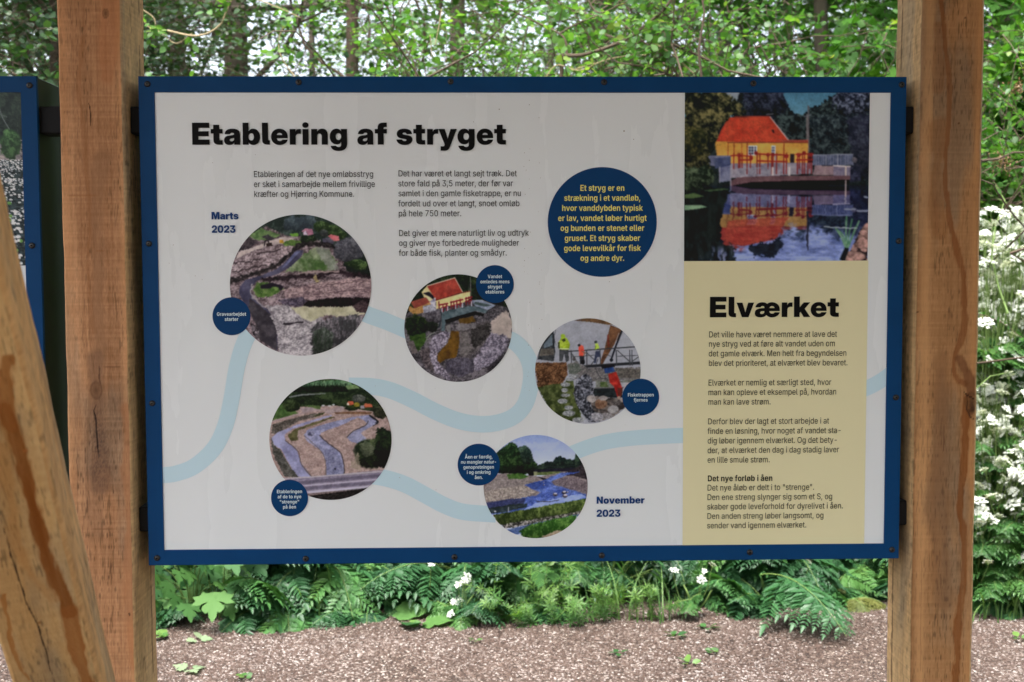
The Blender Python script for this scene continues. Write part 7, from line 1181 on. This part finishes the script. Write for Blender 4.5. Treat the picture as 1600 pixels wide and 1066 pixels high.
# ---- flowers: an umbel is one mesh, shared by its copies
def umbel(seed, R_=0.034, nray=10):
    rg = np.random.default_rng(seed); L = Leaves(); m = MB()
    HEX = (np.array([(0, 0, 0.1)]+[(math.cos(a), math.sin(a), 0) for a in np.arange(6)*math.pi/3]), np.array([[0, i+1, (i+1) % 6+1] for i in range(6)]))
    for k in range(nray):
        an = k*2.39996; rr = R_*math.sqrt((k+0.4)/nray); c = np.array([rr*math.cos(an), rr*math.sin(an), 0.03-0.35*rr+rg.normal(0, 0.003)])
        m.tube([(0, 0, 0), tuple(c*0.5+np.array([0, 0, 0.003])), tuple(c)], 0.0006, 3)
        n = 16; a2 = np.arange(n)*2.39996; r2 = 0.0088*np.sqrt((np.arange(n)+0.3)/n); p_ = c+np.stack([r2*np.cos(a2), r2*np.sin(a2), 0.005-45*r2**2+rg.normal(0, 0.001, n)], 1)
        nz = unit(np.array([0, 0, 1.0])+0.5*unit(p_-c)+rg.normal(0, 0.25, (n, 3))); L.add(HEX, p_, np.cross(nz, rg.normal(0, 1, (n, 3))), nz, 0.0027*(0.6+0.7*rg.random(n)), rg.random(n))
    V = np.concatenate(L.V+[np.concatenate(m.V)]); n0 = L.n; F3 = np.concatenate(L.F[3]); F4 = np.concatenate(m.F[4])+n0
    return mesh_data('flower_head', V, [F3, F4], [PETAL, STEM], [0, 1], attrs={'tint': np.concatenate(L.t+[np.zeros(m.n)])})
UMB = [umbel(s, R_, n_) for s, R_, n_ in ((1, 0.032, 12), (2, 0.026, 9), (3, 0.037, 14), (4, 0.029, 11))]
L_PARS = leafy('parsley_leaves', [(0, (0.035, 0.11, 0.03)), (0.5, (0.06, 0.165, 0.042)), (1, (0.11, 0.24, 0.06))], trans=0.35)
def parsley(x, y, heads, label, seed, group=None, leaves=True, z0=0.0, hs=1.0):
    """heads: list of (dx, dy, z) of the flower heads above the foot"""
    rg = np.random.default_rng(seed); root = tag(empty('flowering_parsley', (x, y, z0)), label, 'plant', group); st = MB(); L = Leaves()
    hz = max(h[2] for h in heads); top = np.array([rg.normal(0, 0.05), rg.normal(0, 0.04), hz*0.62])
    main = smooth_line([(0, 0, 0), tuple(top*0.5+rg.normal(0, 0.015, 3)), tuple(top)], 5); st.tube(main, np.linspace(0.0055, 0.0035, len(main)), 6)
    for h_ in heads:
        h_ = np.array(h_); f = min(0.95, max(0.25, (h_[2]-0.25)/max(top[2], .1)*0.8)); a = main[int(f*(len(main)-1))]
        q = smooth_line([tuple(a), tuple((a+h_)/2+np.array([(h_[0]-a[0])*0.2, 0, -0.03])), tuple(h_)], 5); st.tube(q, np.linspace(0.003, 0.0014, len(q)), 5)
        o = obj('flower_head', UMB[rg.integers(0, 4)], root); o.location = h_; o.rotation_euler = (rg.normal(0.6, 0.3), rg.normal(0, 0.3), rg.uniform(0, 6.28)); s_ = rg.uniform(0.7, 1.15)*hs; o.scale = (s_, s_, s_)
        if rg.random() < 0.7:
            frond(L, st, rg, q[len(q)//3], (rg.normal(0, 1), rg.normal(-0.3, 1), 0.5), 0.16*rg.uniform(0.7, 1.2), 0.4, 5, rg.uniform(0.2, 0.8), 0.45, 5)
    if leaves:
        for k in range(7):
            an = rg.uniform(0, 6.28); f = rg.uniform(0.05, 0.7); a = main[int(f*(len(main)-1))]; frond(L, st, rg, a, (math.cos(an), math.sin(an), 0.6), 0.28*rg.uniform(0.7, 1.2), 0.5, 7, rg.uniform(0.2, 0.8), 0.45, 6)
    obj('stem', st.mesh('stem', STEM, True), root)
    if L.n: obj('leaves', L.mesh('leaves', L_PARS), root)
    return root
rg = np.random.default_rng(31)
GP = 'tall cow parsley with many white flower heads in the thicket right of the right post'
for k in range(44):
    px = [1560, 1590, 1550, 1610, 1575, 1535, 1640, 1585][k % 8]+rg.normal(0, 8); Y = 2.82+0.62*(k/44)+rg.normal(0, 0.05)
    x = float(W(px, 600, Y)[0]); hs = []
    top = rg.uniform(1.5, 1.95) if k > 12 else rg.uniform(0.7, 1.25)
    for j in range(40): hs.append((rg.normal(0, 0.14), rg.normal(-0.08, 0.09), top*(1-0.66*rg.random()**1.25)))
    parsley(x, Y, hs, GP, 200+k, 'cow parsley right of the post', leaves=k % 2 == 0)
def low(px, py, Y, label, seed, n=2, sp=0.03, foot=0.0):
    c = W(px, py, Y); r_ = np.random.default_rng(seed); x = float(c[0])+r_.normal(0, 0.04); y = Y+0.05
    parsley(x, y, [(float(c[0])-x+r_.normal(0, sp), Y-y+r_.normal(0, 0.02), float(c[2])+r_.normal(0, sp)) for _ in range(n)], label, seed, leaves=False, hs=0.62)
low(728, 905, 2.72, 'white flowering cow parsley stalk just under the board, higher bloom of the pair', 301, 3, 0.022)
low(712, 955, 2.70, 'low white flowering cow parsley stalk almost down on the gravel below the board', 302, 3, 0.02)
low(678, 886, 2.78, 'white flower head half hidden by the board edge above the large fern leaves', 303, 1)
low(886, 884, 2.78, 'white flower head peeking out under the board right of the goosegrass', 304, 1)
low(1062, 898, 2.7, 'white flower head with a dry stalk below the cream column, left one', 305, 1)
low(1098, 893, 2.72, 'fuller white flower head below the cream column, right one', 306, 3, 0.018)
low(1256, 878, 2.85, 'white flower head under the lower right corner of the board', 307, 1)

# ---- broad leaved plants
def broad_parts(seed, T, size, n, h, lm, spread=0.22):
    rg = np.random.default_rng(seed); L = Leaves(); st = MB()
    for k in range(n):
        an = rg.uniform(0, 6.28); r_ = spread*math.sqrt(rg.random()); hz = h*(0.15+0.9*rg.random()); e = np.array([r_*math.cos(an), r_*math.sin(an), hz])
        q = smooth_line([(0.02*math.cos(an), 0.02*math.sin(an), 0), tuple(e*np.array([.4, .4, .65])), tuple(e)], 4); st.tube(q, np.linspace(0.003, 0.0016, len(q)), 4)
        L.add(T, [e], [[math.cos(an)*0.7, math.sin(an)*0.5-0.4, -0.55]], [[rg.normal(0, .3), rg.normal(-.8, .25), 0.8]], size*rg.uniform(0.65, 1.15), rg.random())
    return st.mesh('stalks', STEM, True), L.mesh('leaves', lm)
BROAD = [broad_parts(1, MAPLE, 0.135, 30, 0.38, L_HERB), broad_parts(2, ROUND, 0.075, 34, 0.32, L_HERB), broad_parts(3, MAPLE, 0.10, 32, 0.4, L_HERB), broad_parts(4, MAPLE, 0.10, 14, 0.2, L_HERB)]
def broad(kind, px, py, label, sc=1.0, rz=0.0, group=None, dy=0.0):
    g = G(px, py); r = tag(empty('broad_leaved_plant', (float(g[0]), float(g[1])+dy, 0), rz), label, 'plant', group); r.scale = (sc,)*3
    obj('stalks', BROAD[kind][0], r); obj('leaves', BROAD[kind][1], r)
broad(0, 345, 962, 'plant with big three lobed leaves below the left part of the board', 1.15, 0.3)
broad(2, 300, 966, 'lobed leaved plant beside the left post at the gravel edge', 0.95, 1.3)
broad(3, 400, 968, 'short plant with pointed lobed leaves low at the gravel edge', 0.9, 2.0)
broad(1, 960, 960, 'bluish broad leaved plant behind the goosegrass', 1.1, 2.2, dy=0.2)
broad(1, 870, 960, 'broad leaved plant in the shade behind the goosegrass', 1.2, 0.9, dy=0.25)
# goosegrass: whorls of narrow leaves on thin stems
def cleavers(px, py, label, seed, h, n=7, spread=0.12):
    g = G(px, py); rg = np.random.default_rng(seed); root = tag(empty('goosegrass', (float(g[0]), float(g[1])+0.05, 0)), label, 'plant'); st = MB(); L = Leaves()
    for k in range(n):
        q = limb(rg, (rg.normal(0, spread), rg.normal(0, 0.05), 0), (rg.normal(0, .45), rg.normal(-.18, .3), 1), h*rg.uniform(0.4, 1.15), 9, 0.2, 0.02); st.tube(q, 0.0014, 4)
        for j in range(1, 9):
            m = 7; d = unit(q[j]-q[j-1]); a = unit(np.cross(d, [1, 0, 0.2])); b = np.cross(d, a); an = np.arange(m)*2*math.pi/m+j
            tip = np.outer(np.cos(an), a)+np.outer(np.sin(an), b)+0.45*d; L.add(NARROW, np.tile(q[j], (m, 1)), tip, np.tile(d, (m, 1))+rg.normal(0, .1, (m, 3)), (0.046 if j < 8 else 0.028)*rg.uniform(0.6, 1.25), np.clip(0.35+0.08*j+rg.normal(0, .1), 0, 1))
    obj('stems', st.mesh('stems', STEM, True), root); obj('leaves', L.mesh('leaves', L_CLEAV), root)
cleavers(822, 976, 'goosegrass with narrow whorled leaves, tallest clump below the middle of the board', 1, 0.36, 9, 0.09)
cleavers(885, 980, 'goosegrass clump right of the tallest one, spilling onto the gravel', 2, 0.26, 9, 0.10)
cleavers(765, 974, 'low goosegrass clump left of the tallest one', 3, 0.16, 7, 0.07)
cleavers(975, 972, 'thin goosegrass clump with yellowish tips at the gravel edge', 4, 0.2, 8, 0.1)
def grass(px, py, label, seed, n=26, h=0.3, spread=0.12, group=None):
    g = G(px, py); rg = np.random.default_rng(seed); V = []; F = []; t = []
    root = tag(empty('grass_tuft', (float(g[0]), float(g[1])+0.03, 0)), label, 'grass', group)
    for k in range(n):
        an = rg.uniform(0, 6.28); b = np.array([rg.normal(0, spread), rg.normal(0, 0.03), 0]); l = h*rg.uniform(0.5, 1.2); bend = rg.uniform(0.2, 0.9); w = rg.uniform(0.002, 0.004); s = np.linspace(0, 1, 6)
        P = b+np.stack([math.cos(an)*bend*l*s**2, math.sin(an)*bend*l*s**2, l*s*(1-0.45*bend*s)], 1); sd_ = np.array([-math.sin(an), math.cos(an), 0]); ww = (w*(1-s**2)+0.0003)[:, None]
        n0 = len(V)*12; V.append(np.stack([P-sd_*ww, P+sd_*ww], 1).reshape(-1, 3)); F += [[n0+2*i, n0+2*i+1, n0+2*i+3, n0+2*i+2] for i in range(5)]; t += [rg.random()]*12
    obj('blades', mesh_data('blades', np.concatenate(V), [F], L_GRASS, attrs={'tint': np.array(t)}), root)
GG = 'tuft of thin arching grass at the far edge of the gravel'
for k, px in enumerate([262, 372, 500, 735, 945, 1010, 1545, 1585]): grass(px, 966+(k*7 % 9), GG, 400+k, 14+k % 3*5, [0.18, 0.26, 0.32][k % 3], 0.07, 'grass tufts along the gravel edge')

# withered flower heads on the elder right of the post
rgE = np.random.default_rng(8); SHE = shrub_parts(44, 2.5, 0.75, MAPLE, 0.07, 1400, L_MAPLE); SHE[0].materials[0] = STEM
for k, (px, Y, sc_) in enumerate([(1555, 4.3, 1.16), (1625, 4.25, 1.1), (1500, 4.5, 1.18)]):
    q = tag(empty('elder_shrub', (float(W(px, 250, Y)[0]), Y, 0), 1.7*k+0.4), 'bright green elder shrub filling the gap behind the tall white flowers', 'shrub', 'elder shrubs behind the flowers'); q.scale = (1.0, 1.0, sc_)
    obj('stems', SHE[0], q); obj('foliage', SHE[1], q)
eroot = tag(empty('elder_shrub', (float(W(1590, 250, 4.2)[0]), 4.2, 0)), 'elder shrub with brown withered flower heads right of the right post', 'shrub')
obj('stems', SHE[0], eroot); obj('foliage', SHE[1], eroot)
for px, py in [(1588, 138), (1556, 248), (1566, 258), (1600, 330)]:
    c = W(px, py, 3.4); L = Leaves(); n = 90; a = rgE.normal(0, 1, (n, 3))*np.array([0.035, 0.03, 0.018]); HEXD = tmpl([(0.05, 0), (0.35, 0.5), (0, 1.0)])
    L.add(HEXD, a, rgE.normal(0, 1, (n, 3)), rgE.normal(0, 1, (n, 3))+np.array([0, 0, 1]), 0.014, rgE.random(n)); o = obj('withered_flower_head', L.mesh('withered_flower_head', DEADFL), eroot); o.location = Vector(c)-eroot.location

# ---- weeds and dropped leaves on the gravel
def dropped(px, py, T, size, n, lm, label, seed, name='fallen_leaf', cat='leaf', lift=0.012):
    g = G(px, py); rg = np.random.default_rng(seed); L = Leaves()
    an = rg.uniform(0, 6.28)+np.arange(n)*2.4; d = np.stack([np.cos(an), np.sin(an), 0.25+0.1*rg.normal(0, 1, n)], 1); base = np.array([0, 0, lift])+0.25*size*d*np.array([1, 1, 0])
    L.add(T, base, d, np.array([0, 0, 1])+rg.normal(0, .35, (n, 3)), size*rg.uniform(0.7, 1.1, n), rg.random(n))
    o = obj(name, L.mesh(name, lm)); o.location = (float(g[0]), float(g[1]), 0.004); tag(o, label, cat)
dropped(246, 999, ROUND, 0.05, 12, L_CLEAV, 'round tuft of weed on the gravel right beside the left post', 1, 'gravel_weed', 'weed')
L_PALE = leafy('pale_leaf_backs', [(0, (0.15, 0.22, 0.12)), (1, (0.24, 0.31, 0.18))], trans=0.2)
dropped(309, 1004, CURRANT, 0.055, 3, L_PALE, 'pale wilted leaf on the gravel, farther one near the left post', 2)
dropped(296, 1051, MAPLE, 0.06, 3, L_PALE, 'pale curled leaf on the gravel, nearest the bottom edge', 3)
dropped(652, 975, CURRANT, 0.14, 3, L_HERB, 'large limp green leaf lying at the hedge edge below the board', 4)
dropped(642, 981, ROUND, 0.045, 4, L_CLEAV, 'small bright weed in front of the large limp leaf', 5, 'gravel_weed', 'weed')
dropped(383, 1063, ROUND, 0.03, 6, L_CLEAV, 'tiny weed at the bottom picture edge in the left half', 6, 'gravel_weed', 'weed')
dropped(742, 1006, OVAL, 0.03, 4, L_CLEAV, 'tiny flat weed in the middle of the gravel', 7, 'gravel_weed', 'weed')
dropped(968, 1026, OVAL, 0.04, 4, L_HERB, 'thin green leaf scrap on the gravel below the November date', 8)
dropped(1055, 998, OVAL, 0.045, 5, L_HERB, 'small green weed nearest the hedge below the cream column', 9, 'gravel_weed', 'weed')
dropped(1106, 986, OVAL, 0.05, 5, L_HERB, 'small green sprig on the gravel, rightmost of three below the cream column', 10, 'gravel_weed', 'weed')
dropped(1112, 1023, ROUND, 0.03, 7, L_CLEAV, 'pale green weed rosette on the gravel left of the hanging leaf', 11, 'gravel_weed', 'weed')
dropped(1077, 1042, OVAL, 0.05, 4, L_CLEAV, 'bright green leaf pair on the gravel nearest the bottom right', 12)
dropped(1592, 1002, OVAL, 0.045, 4, L_CLEAV, 'green leaf scrap on the gravel at the right picture edge', 13)
